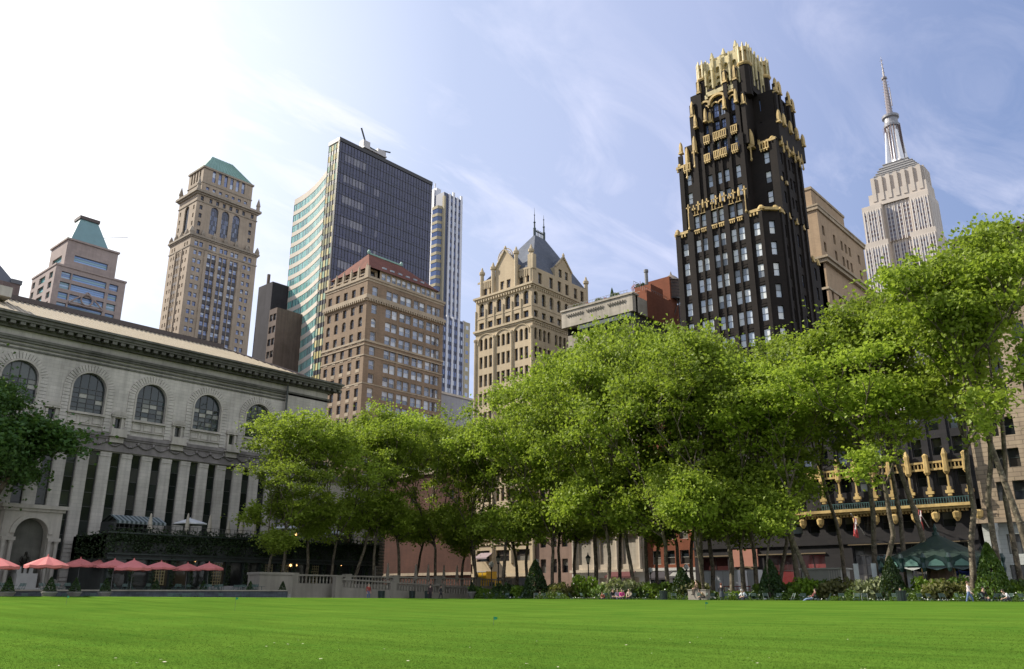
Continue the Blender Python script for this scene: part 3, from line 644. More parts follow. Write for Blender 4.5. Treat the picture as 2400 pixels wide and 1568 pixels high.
# --- dark slab tower between the beige tower and the curved one
c0 = atD(639.5, 659.6, 262); cx, cy = c0.x, c0.y
b = Bld('office_tower', 'nearly black tower block with a chimney behind the white curved building', (cx-7, cy+6, 0), wmats=[(FR, GL_BLUE), W_DARK])
xl = atY(606.5, 674, cy).x; yr = cy+16; zT = c0.z
b.face('N', cy, xl, cx, 0, zT, [], 0); b.face('W', cx, cy, yr, 0, zT, grid([(cy+3.6,2.0),(cy+6.6,2.0),(cy+9.6,2.0)], [(zT-26-4*k,2.4) for k in range(12)]), .4, style='sash', tone=0)
b.shell(xl, cx, cy, yr, 0, zT); xl2 = atY(586,764,cy-2).x; b.w.box(xl2, xl, cy, cy+10, 0, zat(xl2,cy,768)); b.done(m_stone('black_brick', (.045,.042,.05), stain=.3))
s = MB(); s.tube((xl+2.2,cy+2,zT-1),(xl+2.2,cy+2,zT+4.6),.55,n=8); s.build('chimney', FRB, b.root)
s = MB(); s.tube((xl2+.5,cy+1,zat(xl2,cy,768)),(xl2+.5,cy+1,zat(xl2,cy,745)),.15); s.tube((xl2+2.5,cy+1,zat(xl2,cy,768)),(xl2+2.5,cy+1,zat(xl2,cy,740)),.15); s.box(xl2,xl,cy+.6,cy+6,zat(xl2,cy,745),zat(xl2,cy,741)); s.build('roof_frame', FR, b.root)
c1 = atD(650, 720, 250); cx, cy = c1.x, c1.y
b = Bld('office_tower', 'low brown brick block under the black tower beside the curved building', (cx-4, cy+5, 0), wmats=[W_DARK])
xl = atY(632,731,cy).x; b.face('N', cy, xl, cx, 0, c1.z, grid([(lerp(xl,cx,.28),1.6),(lerp(xl,cx,.75),1.6)], [(c1.z-4-4*k,2.2) for k in range(10)]), .4); b.shell(xl,cx,cy,cy+12,0,c1.z,W=True); b.done(m_stone('brown_masonry_dim', (.16,.12,.10), stain=.3))
# --- black glass slab and the white curved building joined to it
c0 = atD(797, 322, 235); cx, cy = c0.x, c0.y; zT = c0.z
M_BLKM = m_plain('black_metal', (.018,.016,.018), .4, spec=.5)
GL_SLAB = m_glass('slab_tower_glass', [(.026,.030,.072),(.032,.036,.088),(.038,.042,.10),(.028,.032,.078)], spec=.6, rough=.12, wav=.01)
GL_LIT = m_glass('slab_blinds_glass', [(.17,.17,.21),(.13,.13,.18),(.10,.10,.15)], spec=.6, rough=.15)
GL_GOLD = m_glass('slab_gold_glass', [(.55,.46,.20),(.42,.38,.18),(.2,.2,.1),(.62,.54,.26),(.30,.42,.28)], spec=.8, rough=.12)
tower = thing('glass_tower', 'black glass slab tower with a window-cleaning crane on its roof', 'building', (cx-8, cy+22, 0))
yr = atX(1013.8, 420.2, cx).y; xl = atY(771, 333, cy).x
s = MB(); s.box(xl+.3, cx-.25, cy+.25, yr, 0, zT); s.build('wall', M_BLKM, tower)
nb, fl = 33, 3.62; bw = (yr-cy)/nb
s = MB(); BL = {}
nfl = int((zT-40)/fl)
for j in range(nfl):
    z1 = zT-1.2-j*fl; z0 = z1-fl+.25
    for k in range(nb):
        y0 = cy+k*bw+.09; y1 = cy+(k+1)*bw-.09
        lit = (j in (1,3,5,7,9,11) and k in range(2,9)) or (k == 13 and j in (3,5,7,9,11)) or (k==12 and j in (3,))
        for (p0, p1) in ((z0+.95, z1),):
            (BL.setdefault((j,k//11),MB()) if lit else s).quad((cx-.2,y0,p0),(cx-.2,y1,p0),(cx-.2,y1,p1),(cx-.2,y0,p1))
        s.quad((cx-.2,y0,z0),(cx-.2,y1,z0),(cx-.2,y1,z0+.9),(cx-.2,y0,z0+.9))
s.build('curtain_glass', GL_SLAB, tower); [q.build('blinds', GL_LIT, tower) for q in BL.values()]
s = MB()
for k in range(nb+1): s.box(cx-.22, cx-.1, cy+k*bw-.045, cy+k*bw+.045, 38, zT-1.0)
s.box(cx-.3, cx+.05, cy, yr+.1, zT-1.0, zT+.3); s.build('mullions', M_BLKM, tower)
nn = 4; w4 = (cx-.6-xl)/nn
for j in range(nfl):
    s = MB()
    z1 = zT-1.2-j*fl
    for k in range(nn): s.quad((xl+k*w4+.1,cy+.2,z1-2.1),(xl+(k+1)*w4-.1,cy+.2,z1-2.1),(xl+(k+1)*w4-.1,cy+.2,z1),(xl+k*w4+.1,cy+.2,z1))
    s.build('end_window', [GL_GOLD], tower)
s = MB()
for k in range(nn+1): s.box(xl+k*w4-.06, xl+k*w4+.06, cy+.08, cy+.25, 38, zT-1)
s.box(xl-.1, cx, cy-.05, cy+.25, zT-1, zT+.3); s.box(cx-.7,cx,cy,cy+.3,38,zT); s.build('end_mullions', M_BLKM, tower)
cr = thing('roof_crane', 'pale window-cleaning crane parked on the black tower roof', 'crane', (cx-3, cy+12.5, zT+.3))
s = MB(); q = cy+12
s.box(cx-4,cx-1,q-1.6,q+8,zT+1.6,zT+2.1); s.box(cx-3.5,cx-1.5,q-1.6,q+1.2,zT+2.1,zT+4.6); s.box(cx-3.5,cx-1.5,q+4.6,q+8,zT+2.1,zT+4.0); s.build('carriage', m_plain('pale_machinery', (.42,.40,.40), .5), cr)
s = MB(); s.tube((cx-2.5,q+0,zT+4.4),(cx-1.8,q-2.6,zT+8.5),.28); s.tube((cx-2.5,q+5,zT+4),(cx-1.5,q+9.8,zT+4.6),.26); s.tube((cx-2.5,q+1,zT+3.2),(cx-2.5,q+5,zT+3.0),.5); s.build('boom', FRG, cr)
s = MB()
for k in range(6): s.tube((cx-1.6,q-1.2+k*1.7,zT+.2),(cx-1.6,q-1.2+k*1.7,zT+1.6),.1)
s.build('rail', FRG, cr)
# curved
cvt = thing('office_tower', 'white building with a concave front of teal ribbon windows', 'building', (cx-20, cy+4, 0))
A = Vector((xl+.4, cy+.6)); By = cy+6.5; Bp = atY(691.6, 457, By); Bv = Vector((Bp.x, Bp.y)); zc_ = Bp.z
zc2 = zat(A.x, A.y, 403); pts = []
for k in range(25):
    t = k/24; pts.append(Vector((A.x+(Bv.x-A.x)*t, A.y+(By-A.y)*math.sin(t*math.pi/2))))
zc_ = (zc_+zc2)/2
M_TRAV = m_stone('white_travertine', (.60,.54,.46), (.55,.49,.42), stain=.12)
s = MB(); g2 = MB(); fl2 = 3.98; n2 = int((zc_-38)/fl2)
back = [(p.x+1.2*0, p.y+14) for p in pts]
poly = [(p.x,p.y) for p in pts]; 
def strip(mb, pts, z0, z1, off=0.0, mi=0):
    for p, q in zip(pts, pts[1:]): mb.quad((p.x, p.y+off, z0),(q.x, q.y+off, z0),(q.x, q.y+off, z1),(p.x, p.y+off, z1), mi)
def cap(mb, pts, z, off): 
    for p, q in zip(pts, pts[1:]): mb.quad((p.x,p.y,z),(q.x,q.y,z),(q.x,q.y+off,z),(p.x,p.y+off,z))
ztop = zc_
for j in range(n2):
    z1 = ztop-2.2-j*fl2
    if j == 0: strip(s, pts, ztop-2.2, ztop)
    strip(s, pts, z1-fl2, z1-2.5); cap(s, pts, z1, .12); cap(s, pts, z1-2.5, .12)
    for i in range(24):
        p, q = pts[i], pts[i+1]
        for a_, b_ in ((0,.5),(.5,1)):
            P0, Q0 = p.lerp(q,a_+.03), p.lerp(q,b_-.03); g2.quad((P0.x,P0.y+.12,z1-2.5),(Q0.x,Q0.y+.12,z1-2.5),(Q0.x,Q0.y+.12,z1),(P0.x,P0.y+.12,z1))
strip(s, pts, 0, ztop-2.2-n2*fl2); cap(s, pts, ztop, 14)
s.quad((pts[-1].x,pts[-1].y,0),(pts[-1].x,pts[-1].y+14,0),(pts[-1].x,pts[-1].y+14,ztop),(pts[-1].x,pts[-1].y,ztop))
s.build('wall', M_TRAV, cvt); g2.build('ribbon_windows', GL_TEAL, cvt)
s = MB()
for p in pts[1:-1]: s.box(p.x-.05,p.x+.05,p.y+.06,p.y+.11,36,ztop-2.2)
s.build('mullions', FRW, cvt)
# --- striped tower
c0 = atD(1041, 448, 300); cx, cy, zT = c0.x, c0.y, c0.z
M_YEL = m_stone('cream_yellow_brick', (.48,.42,.29), stain=.12); M_WST = m_plain('white_mullion', (.62,.62,.66), .5, var=.05)
b = thing('apartment_tower', 'slim tower striped with white piers, dark blue windows and a column of yellow bays', 'building', (cx-8, cy+10, 0))
yr = atX(1086, 470, cx).y; xl = atY(1012, 436, cy).x; z0 = 60
yw = yr-cy
s = MB(); s.box(xl-5, cx-.4, cy+.4, yr, 0, zT); s.build('wall', m_plain('blue_grey_spandrel', (.045,.06,.12), .4), b)
s = MB(); g2 = MB(); dk = MB(); nf = int((zT-z0)/3.3)
f0 = [.0,.30,.50,.70,.90]
for k, f in enumerate(f0[1:]): s.box(cx-.4, cx+.15, cy+yw*f-.5, cy+yw*f+.5, z0, zT+(1.5 if k%2 else 0))
s.box(xl, xl+1.6, cy, cy+.4, z0, zT+3); s.build('white_piers', M_WST, b)
yb_ = MB(); yb_.box(cx-.7, cx+.35, cy-.1, cy+yw*.07, z0, zT-2); yb_.build('corner_pier', M_YEL, b)
for j in range(nf):
    z = zT-3.2-3.3*j
    for f in (.35,.40,.45,.55,.60,.65,.75,.80,.85): g2.quad((cx-.3,cy+yw*f-.2,z),(cx-.3,cy+yw*f+.2,z),(cx-.3,cy+yw*f+.2,z+1.7),(cx-.3,cy+yw*f-.2,z+1.7))
g2.build('windows', GL_BLUE, b)
# octagonal bay with yellow bands on the north side
s = MB(); g2 = MB(); bx0, bx1 = xl+1.7, cx-.8; zb1 = atD(1023, 478, 299).z; nfb = int((zb1-z0)/3.35)
oct_ = lambda e: [(bx0-e, cy+.4),(bx0+.9, cy-1.6-e),(bx1-.9, cy-1.6-e),(bx1+e, cy+.4)]
for j in range(nfb):
    z = zb1-3.35*j; s.prism(oct_(.15), z-1.25, z); g2.prism(oct_(0), z-3.34, z-1.26)
s.build('bay_bands', M_YEL, b); g2.build('bay_windows', m_glass('bay_glass', [(.03,.06,.16),(.05,.09,.22)], spec=.8), b)
s = MB(); s.tube((xl+1,cy+1,zT+3),(xl+1,cy+1,zT+6),.3); s.box(xl+.2,xl+2.4,cy+.5,cy+3,zT,zT+3.6); s.build('roof_plant', M_WST, b)
# lower wider shaft
c1 = atD(1040, 736, 292); 
b2 = thing('apartment_tower', 'lower striped block with yellow edge in front of the slim striped tower', 'building', (c1.x-3, c1.y+6, 0)); y1 = atX(1101, 753, c1.x).y; zt2 = zat(c1.x, c1.y, 738); y0_ = c1.y-1
s = MB(); s.box(c1.x-8, c1.x-.4, y0_, y1, 0, zt2); s.build('wall', m_plain('dark_blue_spandrel', (.05,.06,.11), .4), b2)
s = MB(); yy_ = frange(y0_, y1, 6)
for y in yy_[:5]: s.box(c1.x-.4, c1.x+.1, y-.5, y+.5, 0, zt2+.4)
s.build('white_piers', M_WST, b2); s = MB(); s.box(c1.x-6,c1.x+.3,y1-3.1,y1-.1,0,zt2); s.build('corner_pier', M_YEL, b2)
g2 = MB()
for j in range(28):
    z = zt2-3-3.3*j
    for k in range(4): 
        for d in (-.6,.6): g2.quad((c1.x-.3,(yy_[k]+yy_[k+1])/2+d-.4,z),(c1.x-.3,(yy_[k]+yy_[k+1])/2+d+.4,z),(c1.x-.3,(yy_[k]+yy_[k+1])/2+d+.4,z+1.8),(c1.x-.3,(yy_[k]+yy_[k+1])/2+d-.4,z+1.8))
    g2.quad((c1.x+.32,y1-2.4,z),(c1.x+.32,y1-1.0,z),(c1.x+.32,y1-1.0,z+1.5),(c1.x+.32,y1-2.4,z+1.5))
g2.build('windows', GL_BLUE, b2)
c2 = atD(1037, 923, 215); b3 = thing('low_building', 'plain white flat-roofed block at the foot of the striped tower', 'building', (c2.x-4,c2.y+5,0)); y1 = atX(1112, 940, c2.x).y+4
s = MB(); s.box(c2.x-12,c2.x,c2.y-6,y1,0,c2.z); s.build('wall', m_stone('white_render', (.42,.42,.45), stain=.15), b3)
s = MB(); s.box(c2.x-12.2,c2.x+.3,c2.y-6.2,y1+.2,c2.z+.003,c2.z+.6); s.build('parapet', M_TRAV, b3)
# --- brown brick building with red hipped roof
M_BRN = m_stone('brown_brick', (.285,.205,.14), (.235,.17,.115), brick=(.6,.2,.02), mortar=.8, stain=.22); M_TAN = m_stone('tan_limestone', (.43,.35,.255), (.38,.31,.225), stain=.25)
cx, cy = -150.0, 117.0; bz = lambda py: zat(cx, cy, py); xl, yr = cx-16.8, cy+25.8
zz_ = lambda y_: bz(580+y_*.25724)
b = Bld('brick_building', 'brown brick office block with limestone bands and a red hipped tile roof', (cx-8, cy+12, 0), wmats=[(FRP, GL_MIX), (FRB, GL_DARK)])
RW = [zz_(v) for v in (415,580,705,830,962,1092,1218,1350)]; RW += [RW[-1]-3.3*k for k in range(1,8)]
cw = [(cy+2.45,1.7)]; 
for k in range(4): m_ = cy+8.0+k*4.55; cw += [(m_-1.0,1.82),(m_+1.0,1.82)]
cw += [(yr-2.0,1.6)]
opsW = grid(cw, [(z,2.3) for z in RW])
opsW = [o for o in opsW if not (abs(o[2]-RW[2])<.1 and o[0] in (cw[0][0]-.85, cw[-1][0]-.8))] + [(cw[0][0]-.75,cw[0][0]+.75,RW[2],RW[2]+2.3,1),(cw[-1][0]-.7,cw[-1][0]+.7,RW[2],RW[2]+2.3,1)]
zTop = bz(650)
def split_face(face, plane, u0, u1, ops, tone):
    b.face(face, plane, u0, u1, 0, zTop, ops, .35, 0, 'sash', tone=tone, fw=.09)
split_face('W', cx, cy, yr, opsW, 0)
cn = [xl+1.9+k*(16.8-4.0)/4 for k in range(5)]
opsN = [o for r in range(len(RW)) for o in grid([(c,1.5) for c in cn], [(RW[r],2.1 if r != 2 else 2.5)], 1 if r == 2 else 0)]
split_face('N', cy, xl, cx, opsN, 1); b.shell(xl, cx, cy, yr, 0, zTop)
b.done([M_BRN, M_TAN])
s = MB(); rg_ = (xl,cx,cy,yr)
for z0,z1,o_ in ((RW[0]-.5,RW[0]-.1,.12),(RW[0]-1.3,RW[0]-.5,.5),(RW[0]-1.9,RW[0]-1.3,.25),(RW[3]-.55,RW[3]-.05,.2),(RW[3]-1.45,RW[3]-1.2,.15),(RW[4]-.5,RW[4]-.2,.15),(zTop-.7,zTop-.1,.12),(zTop-.1,zTop+.5,.35),(RW[6]-.45,RW[6]-.15,.1)): hbox(s, rg_, z0, z1, o_)
cc = s.build('cornice', M_TAN, b.root)
s = MB(); y = cy+.3
while y < yr: s.box(cx+.25,cx+.6,y,y+.35,RW[0]-1.85,RW[0]-1.32); y += .8
x = xl+.2
while x < cx: s.box(x,x+.35,cy-.6,cy-.25,RW[0]-1.85,RW[0]-1.32); x += .8
o = s.build('brackets', M_TAN, b.root); o.parent = cc
s = MB()
for c in cn: 
    for r in (3,4,5,6,7,8): s.box(c-.68,c+.68,cy-.06,cy,RW[r]-.9,RW[r]-.1)
s.build('spandrels', M_TAN, b.root)
# attic and roof
za = zTop+.5; ax0, ax1, ay0, ay1 = xl+1.0, cx-1.3, cy+1.3, yr-1.6; zA = bz(618)
at = Bld.__new__(Bld); at.root = b.root; at.base = b.base; at.w = MB(); at.wins = []; at.wm = b.wm
at.face('W', ax1, ay0+3.4, ay1, za, zA, [(c-.68,c+.68,za+.7,za+2.6,0) for c in frange(ay0+4.7, ay1-1.2, 11)], .3, tone=0); at.face('W', ax1-.9, ay0, ay0+3.4, za, zA, [(ay0+1.2,ay0+2.6,za+.7,za+2.6,0)], .3, tone=1)
at.face('N', ay0, ax0, ax1-.9, za, zA-.3, [(c-1.0,c+1.0,za+.6,za+2.5,0) for c in frange(ax0+2, ax1-3, 4)], .4, tone=1)
at.shell(ax0, ax1-.9, ay0, ay1, za, zA, roof=False); at.done(M_TAN, 15)
s = MB()
for c in frange(xl+.8, cx-.8, 6): s.box(c-.3,c+.3,cy-.1,cy+.5,za,za+2.4); s.lathe(c,cy+.2,[(.35,za+2.4),(.1,za+3.5)],5)
for c0_, c1_ in zip(frange(xl+.8, cx-.8, 6), frange(xl+.8, cx-.8, 6)[1:]): s.box(c0_+.3,c1_-.3,cy,cy+.2,za+.7,za+.95)
s.box(cx-.5,cx+.1,cy-.1,cy+.5,za,za+2.7); s.build('balustrade', M_TAN, b.root)
s = MB(); zr = bz(596)+4.6; e = .6; mx = (ax0+ax1)/2
s.add([(ax0-e,ay0-e,zA-.3),(ax1+e,ay0-e,zA-.3),(ax1+e,ay1+e,zA-.3),(ax0-e,ay1+e,zA-.3),(mx,ay0+5.2,zr),(mx,ay1-6.5,zr)], [(0,1,4),(1,2,5,4),(2,3,5),(3,0,4,5)])
rr_ = s.build('roof', m_stone('red_roof_tiles', (.20,.075,.05), (.16,.062,.043), brick=(.4,.3,.03), mortar=.6, stain=.25), b.root)
s = MB(); s.box(mx-.25,mx+.25,ay0+5.2,ay1-6.5,zr-.1,zr+.35); s.lathe(mx,ay0+5.2,[(.3,zr),(.5,zr+.6),(.15,zr+1.2)],6); s.lathe(mx,ay1-6.5,[(.3,zr),(.5,zr+.6),(.15,zr+1.2)],6); o = s.build('ridge', M_COPPER, b.root); o.parent = rr_
s = MB(); 
for k in range(6):
    y = ay0+5+k*2.6; t = .22; X_, Z_ = lerp(ax1+e,mx,t), lerp(zA-.3,zr,t); s.box(X_-.7,X_+.3,y,y+1.2,Z_-.2,Z_+.25)
o = s.build('skylights', m_plain('skylight_glass', (.25,.28,.33), .2), b.root); o.parent = rr_
# --- cream neo-romanesque building
M_CRM = m_stone('cream_brick', (.50,.40,.27), (.45,.36,.24), brick=(.5,.16,.012), mortar=.88, stain=.16); M_CRMST = m_stone('cream_trim', (.54,.44,.30), stain=.2)
cx, cy = -91.8, 110.0; xl, yr = -106.3, 128.4; bz = lambda py: zat(cx,cy,py); zq = lambda v: bz(480+v*.33437)
b = Bld('gabled_building', 'tall cream brick building with round-arched windows, gables and a slate pyramid roof', (cx-7, cy+9, 0), wmats=[(FRB, GL_DARK)])
zA = zq(545); zB = zq(792)
cN = [xl+1.55+k*(14.5-3.1)/5 for k in range(6)]; W1 = 1.25
ops = [o for c in cN for o in ((c-W1/2,c+W1/2,zA-3.9,zA-1.2,1.0),(c-W1/2,c+W1/2,zA-7.3,zA-5.2,0))]
rowT = [zB-3.9-3.62*k for k in range(9)]
c3 = [m_+d for m_ in (cN[0]+1.2, (cN[2]+cN[3])/2, cN[5]-1.2) for d in (-1.25,0,1.25)]
for i,z in enumerate(rowT):
    ops += [(c-.42,c+.42,z,z+2.35,1.0 if i==0 else 0) for c in c3]
low = rowT[-1]-2
ops += [(c-1.6,c+1.6,z,z+1.9,0) for c in (xl+2.6,(xl+cx)/2,cx-2.6) for z in (6.4,)]+[(c-.5,c+.5,11.2,13.2,0) for c in c3 if low > 14]
opsd = [o for o in ops if o[3] < zA]
b.face('N', cy, xl, cx, 0, zA, [o for o in opsd if o[2] > 5], .4, 0, 'sash', tone=0)
cW = [cy+1.1+k*2.35 for k in range(8)]
opsW = [o for c in cW for o in ((c-.6,c+.6,zA-3.9,zA-1.4,1.0),(c-.6,c+.6,zA-7.3,zA-5.2,0))]+[(c-.45,c+.45,z,z+2.3,1.0 if i==0 else 0) for i,z in enumerate(rowT) for c in [cy+1.0+1.3*k+(.9 if k>3 else 0) for k in range(10)]]
b.face('W', cx, cy, yr, 0, zA, opsW, .4, 0, 'sash'); b.shell(xl, cx, cy, yr, 0, zA)
# upper two storeys, set in on the north side
x0, x1, y0, y1 = xl+.9, cx-.25, cy+.5, yr-.3; zU = zq(420)
gN = (x0+4.6, x0+8.2); 
uo = [(c-.5,c+.5,zA+.6,zA+2.3,0) for c in (x0+1.1,x0+2.7,x0+5.4,x0+7.2,x1-2.9,x1-1.1)]
b.face('N', y0, x0, x1, zA, zU, uo, .35, 0, 'sash')
b.face('W', x1, y0, y1, zA, zU, [(c-.55,c+.55,zA+.5,zA+2.8,0) for c in (y0+2.2,y0+5.6,y0+8.2,y0+10.6,y0+13.4,y0+15.6)], .35, 0, 'sash')
b.shell(x0, x1, y0, y1, zA, zU, roof=False)
# gables
zg = zq(248)
def gable(face, plane, u0, u1, zb, zs, zp, ops, dep):
    b.face(face, plane, u0, u1, zb, zs, ops, .3, 0, 'sash'); m_ = (u0+u1)/2
    b.w.add([T(face,plane,u0,zs),T(face,plane,u1,zs),T(face,plane,m_,zp),T(face,plane,u0,zs,.5),T(face,plane,u1,zs,.5),T(face,plane,m_,zp,.5)], [(0,1,2),(3,5,4),(1,4,5,2),(0,2,5,3)])
    for u in (u0,u1): b.w.quad(T(face,plane,u,zb),T(face,plane,u,zs),T(face,plane,u,zs,dep),T(face,plane,u,zb,dep))
ga0, ga1 = x0+4.0, x0+9.3
gable('N', y0-.25, ga0, ga1, zA+.02, zU+1.6, zg, [(ga0+1.35,ga0+2.35,zA+.6,zA+2.3,0),(ga0+3.0,ga0+4.0,zA+.6,zA+2.3,0),(ga0+1.3,ga0+2.4,zA+4.0,zA+7.0,1.0),(ga0+2.95,ga0+4.05,zA+4.0,zA+7.0,1.0)], 2.5)
zgw = zq(300); gb0, gb1 = y0+6.8, y0+12.2
gable('W', x1+.003, gb0, gb1, zU-.02, zU+1.9, zgw+1.2, [(gb0+1.2,gb0+2.2,zU+.1,zU+1.8,0),(gb0+3.2,gb0+4.2,zU+.1,zU+1.8,0)], 2.0)
b.done([M_CRM])
s = MB()
for x,y,zt in ((ga0-.35,y0-.5,zg-3.2),(ga1+.35,y0-.5,zg-1.5),(x0+.1,y0+.1,zU+1.8),(x1-.5,y0+.2,zU+3.3),(x1-.2,y1-.3,zU+1.6)):
    s.lathe(x,y,[(.38,zA+.02),(.38,zt-.4),(.58,zt-.2),(.58,zt+.3),(.38,zt+.4),(.1,zt+1.3)],8)
s.box(x1-1.1,x1+.15,y0-.15,y0+.9,zU-.4,zU+2.6)
s.build('turret', M_CRMST, b.root)
s = MB(); rr_ = (xl,cx,cy,yr)
for z0,z1,o_ in ((zA-.25,zA+.15,.45),(zA-.55,zA-.25,.2),(zB-.15,zB+.25,.4),(zB-.5,zB-.15,.18),(zA-4.45,zA-4.25,.08),(10.0,10.4,.3),(9.2,9.5,.2)): hbox(s, rr_, z0, z1, o_)
s.box(xl-.02,x1,y0-.1,y0,zU-.3,zU+.12)
cc = s.build('cornice', M_CRMST, b.root)
s = MB()
for k in range(22):
    x = xl+.3+k*.66; s.box(x,x+.28,cy-.38,cy-.1,zA-1.0,zA-.56)
for k in range(28):
    y = cy+.3+k*.66; s.box(cx+.02,cx+.2,y,y+.28,zA-1.0,zA-.56); s.box(cx+.02,cx+.16,y,y+.28,zB-.95,zB-.55)
x = x0+.3
while x < x1-.3:
    if not (ga0-.4 < x < ga1+.4): s.box(x,x+.2,y0-.12,y0,zU-1.7,zU-.35)
    x += .5
o = s.build('corbels', M_CRMST, b.root); o.parent = cc
s = MB()
for u in [xl+.05]+[ (p+q)/2 for p,q in zip(cN,cN[1:])]+[cx-.05]:
    s.tube((u,cy-.06,zB+.3),(u,cy-.06,zA-2.6),.16,n=8)
for u in (xl+.1,(c3[2]+c3[3])/2,(c3[5]+c3[6])/2,cx-.1): s.tube((u,cy-.1,6),(u,cy-.1,zB-2.0),.26,n=8); s.lathe(u,cy-.1,[(.26,zB-2.1),(.4,zB-1.8),(.4,zB-1.5),(.3,zB-1.4)],8)
for m_ in (c3[1],c3[4],c3[7]):
    for k in range(12):
        t0,t1 = math.pi*k/12, math.pi*(k+1)/12; r_ = 2.05; s.tube((m_+r_*math.cos(t0),cy-.06,zB-2.6+r_*.95*math.sin(t0)),(m_+r_*math.cos(t1),cy-.06,zB-2.6+r_*.95*math.sin(t1)),.15,n=5)
for k in range(12):
    t0,t1 = math.pi*k/12, math.pi*(k+1)/12; m_ = (ga0+ga1)/2
    for r_ in (1.9,1.5): s.tube((m_+r_*math.cos(t0),y0-.3,zA+7.0+r_*math.sin(t0)),(m_+r_*math.cos(t1),y0-.3,zA+7.0+r_*math.sin(t1)),.11,n=5)
s.build('columns', M_CRMST, b.root)
s = MB()
for a_, b_ in (((ga0,y0-.35,zU+1.7),(( ga0+ga1)/2,y0-.35,zg+.15)),((ga1,y0-.35,zU+1.7),((ga0+ga1)/2,y0-.35,zg+.15)),((x1+.1,gb0,zU+2.0),(x1+.1,(gb0+gb1)/2,zgw+1.35)),((x1+.1,gb1,zU+2.0),(x1+.1,(gb0+gb1)/2,zgw+1.35))): s.tube(a_,b_,.2,n=6)
s.lathe((ga0+ga1)/2,y0-.3,[(.2,zg),(.34,zg+.4),(.1,zg+.9)],6); s.lathe(x1+.1,(gb0+gb1)/2,[(.2,zgw+1.2),(.3,zgw+1.6),(.08,zgw+2.1)],6)
s.build('coping', M_CRMST, b.root)
# slate roof
M_SLATE = m_stone('blue_grey_slate', (.15,.165,.20), (.12,.135,.17), brick=(.5,.3,.02), mortar=.7, stain=.25)
px_, py_ = (x0+x1)/2+1.2, y0+8.6; zr = zat(px_, py_, 480+228*.33437)
s = MB(); s.add([(x0+.3,y0+.3,zU),(x1-.2,y0+.3,zU),(x1-.2,y1-.3,zU),(x0+.3,y1-.3,zU),(px_-.2,py_-1.4,zr),(px_+.2,py_-1.4,zr),(px_+.2,py_+1.8,zr),(px_-.2,py_+1.8,zr)], [(0,1,5,4),(1,2,6,5),(2,3,7,6),(3,0,4,7),(4,5,6,7)])
m_ = (ga0+ga1)/2; s.add([(ga0,y0+.1,zU+1.5),(ga1,y0+.1,zU+1.5),(m_,y0+.1,zg-.3),(m_,y0+5.4,zg-.3),(ga0,y0+3,zU+1.5),(ga1,y0+3,zU+1.5)], [(0,2,3,4),(1,5,3,2)])
m_ = (gb0+gb1)/2; zz2 = zgw+.9; s.add([(x1-.1,gb0,zU+1.8),(x1-.1,gb1,zU+1.8),(x1-.1,m_,zz2),(x1-5.2,m_,zz2),(x1-3,gb0,zU+1.8),(x1-3,gb1,zU+1.8)], [(0,2,3,4),(1,5,3,2)])
rf_ = s.build('roof', M_SLATE, b.root)
s = MB(); 
for q,h_ in ((-1.3,6.2),(1.7,5.6)):
    s.lathe(px_,py_+q,[(.28,zr-.2),(.3,zr+1.6),(.16,zr+1.8),(.16,zr+2.7),(.28,zr+2.9),(.1,zr+3.1),(.07,zr+4.4),(.17,zr+4.55),(.05,zr+4.7),(.02,zr+h_)],8)
s.box(px_-.12,px_+.12,py_-1.3,py_+1.7,zr+1.0,zr+1.2)
for k in range(6): s.box(px_-.08,px_+.08,py_-1.1+k*.5,py_-.95+k*.5,zr,zr+1.5)
o = s.build('spires', m_plain('dark_green_iron', (.03,.05,.055), .5), b.root); o.parent = rf_
# base storey shopfronts
s = MB()
for c,w_ in ((xl+2.6,3.6),((xl+cx)/2,3.9),(cx-2.6,3.6)): s.box(c-w_/2,c+w_/2,cy-.12,cy-.02,1.4,3.6)
s.build('shopfront_glass', GL_DARK, b.root); s = MB(); s.box(xl,cx,cy-.35,cy-.02,.5,1.35); s.box(xl,cx,cy-.25,cy-.02,3.8,4.4); s.build('shopfront', M_CRMST, b.root)
# --- terrace building with roof garden
M_TERR = m_stone('grey_buff_stone', (.44,.39,.32), (.40,.355,.29), brick=(1.4,.6,.02), mortar=.8, stain=.35); M_OLDB = m_stone('sooty_brick', (.13,.12,.11), (.10,.09,.085), brick=(.6,.2,.02), stain=.5); M_ORB = m_stone('orange_red_brick', (.24,.08,.042), (.20,.068,.036), brick=(.6,.2,.02), mortar=.8, stain=.15)
xl, xr, cy = -83.6, -69.9, 110.0; zt = atY(1480, 691, 110).z; yb = cy+22
b = Bld('studio_building', 'old buff stone building with carved balcony parapet and a planted roof terrace', (-77,118,0), wmats=[(FR, GL_DARK)])
ops = [(c-1.1,c+1.1,z,z+2.6,1.0) for c in (xl+2.2,xl+5.3,xl+8.4,xl+11.5) for z in (30.5,)]+[(c-.8,c+.8,z,z+2.0,0) for c in (xl+1.6,xl+4.4,xl+7.2,xl+10,xl+12.4) for z in (42-4.6-1.8,26,22)]
b.face('N', cy, xl, xr, 0, zt-4.5, ops, .5, 0, 'cross')
b.w.quad((xr,cy,0),(xr,yb,0),(xr,yb,zt-3),(xr,cy,zt-3),1); b.shell(xl,xr,cy,yb,0,zt-3,mi=1); b.done([M_TERR, M_OLDB])
s = MB(); 
s.box(xl-.6,xr+.6,cy-1.0,cy+.5,zt-3.2,zt-.25); s.box(xl-.8,xr+.8,cy-1.2,cy+.7,zt-.25,zt+.05); s.box(xr,xr+.6,cy,yb,zt-3.2,zt-.3)
par = s.build('parapet', M_TERR, b.root)
s = MB(); rr2 = random.Random(5)
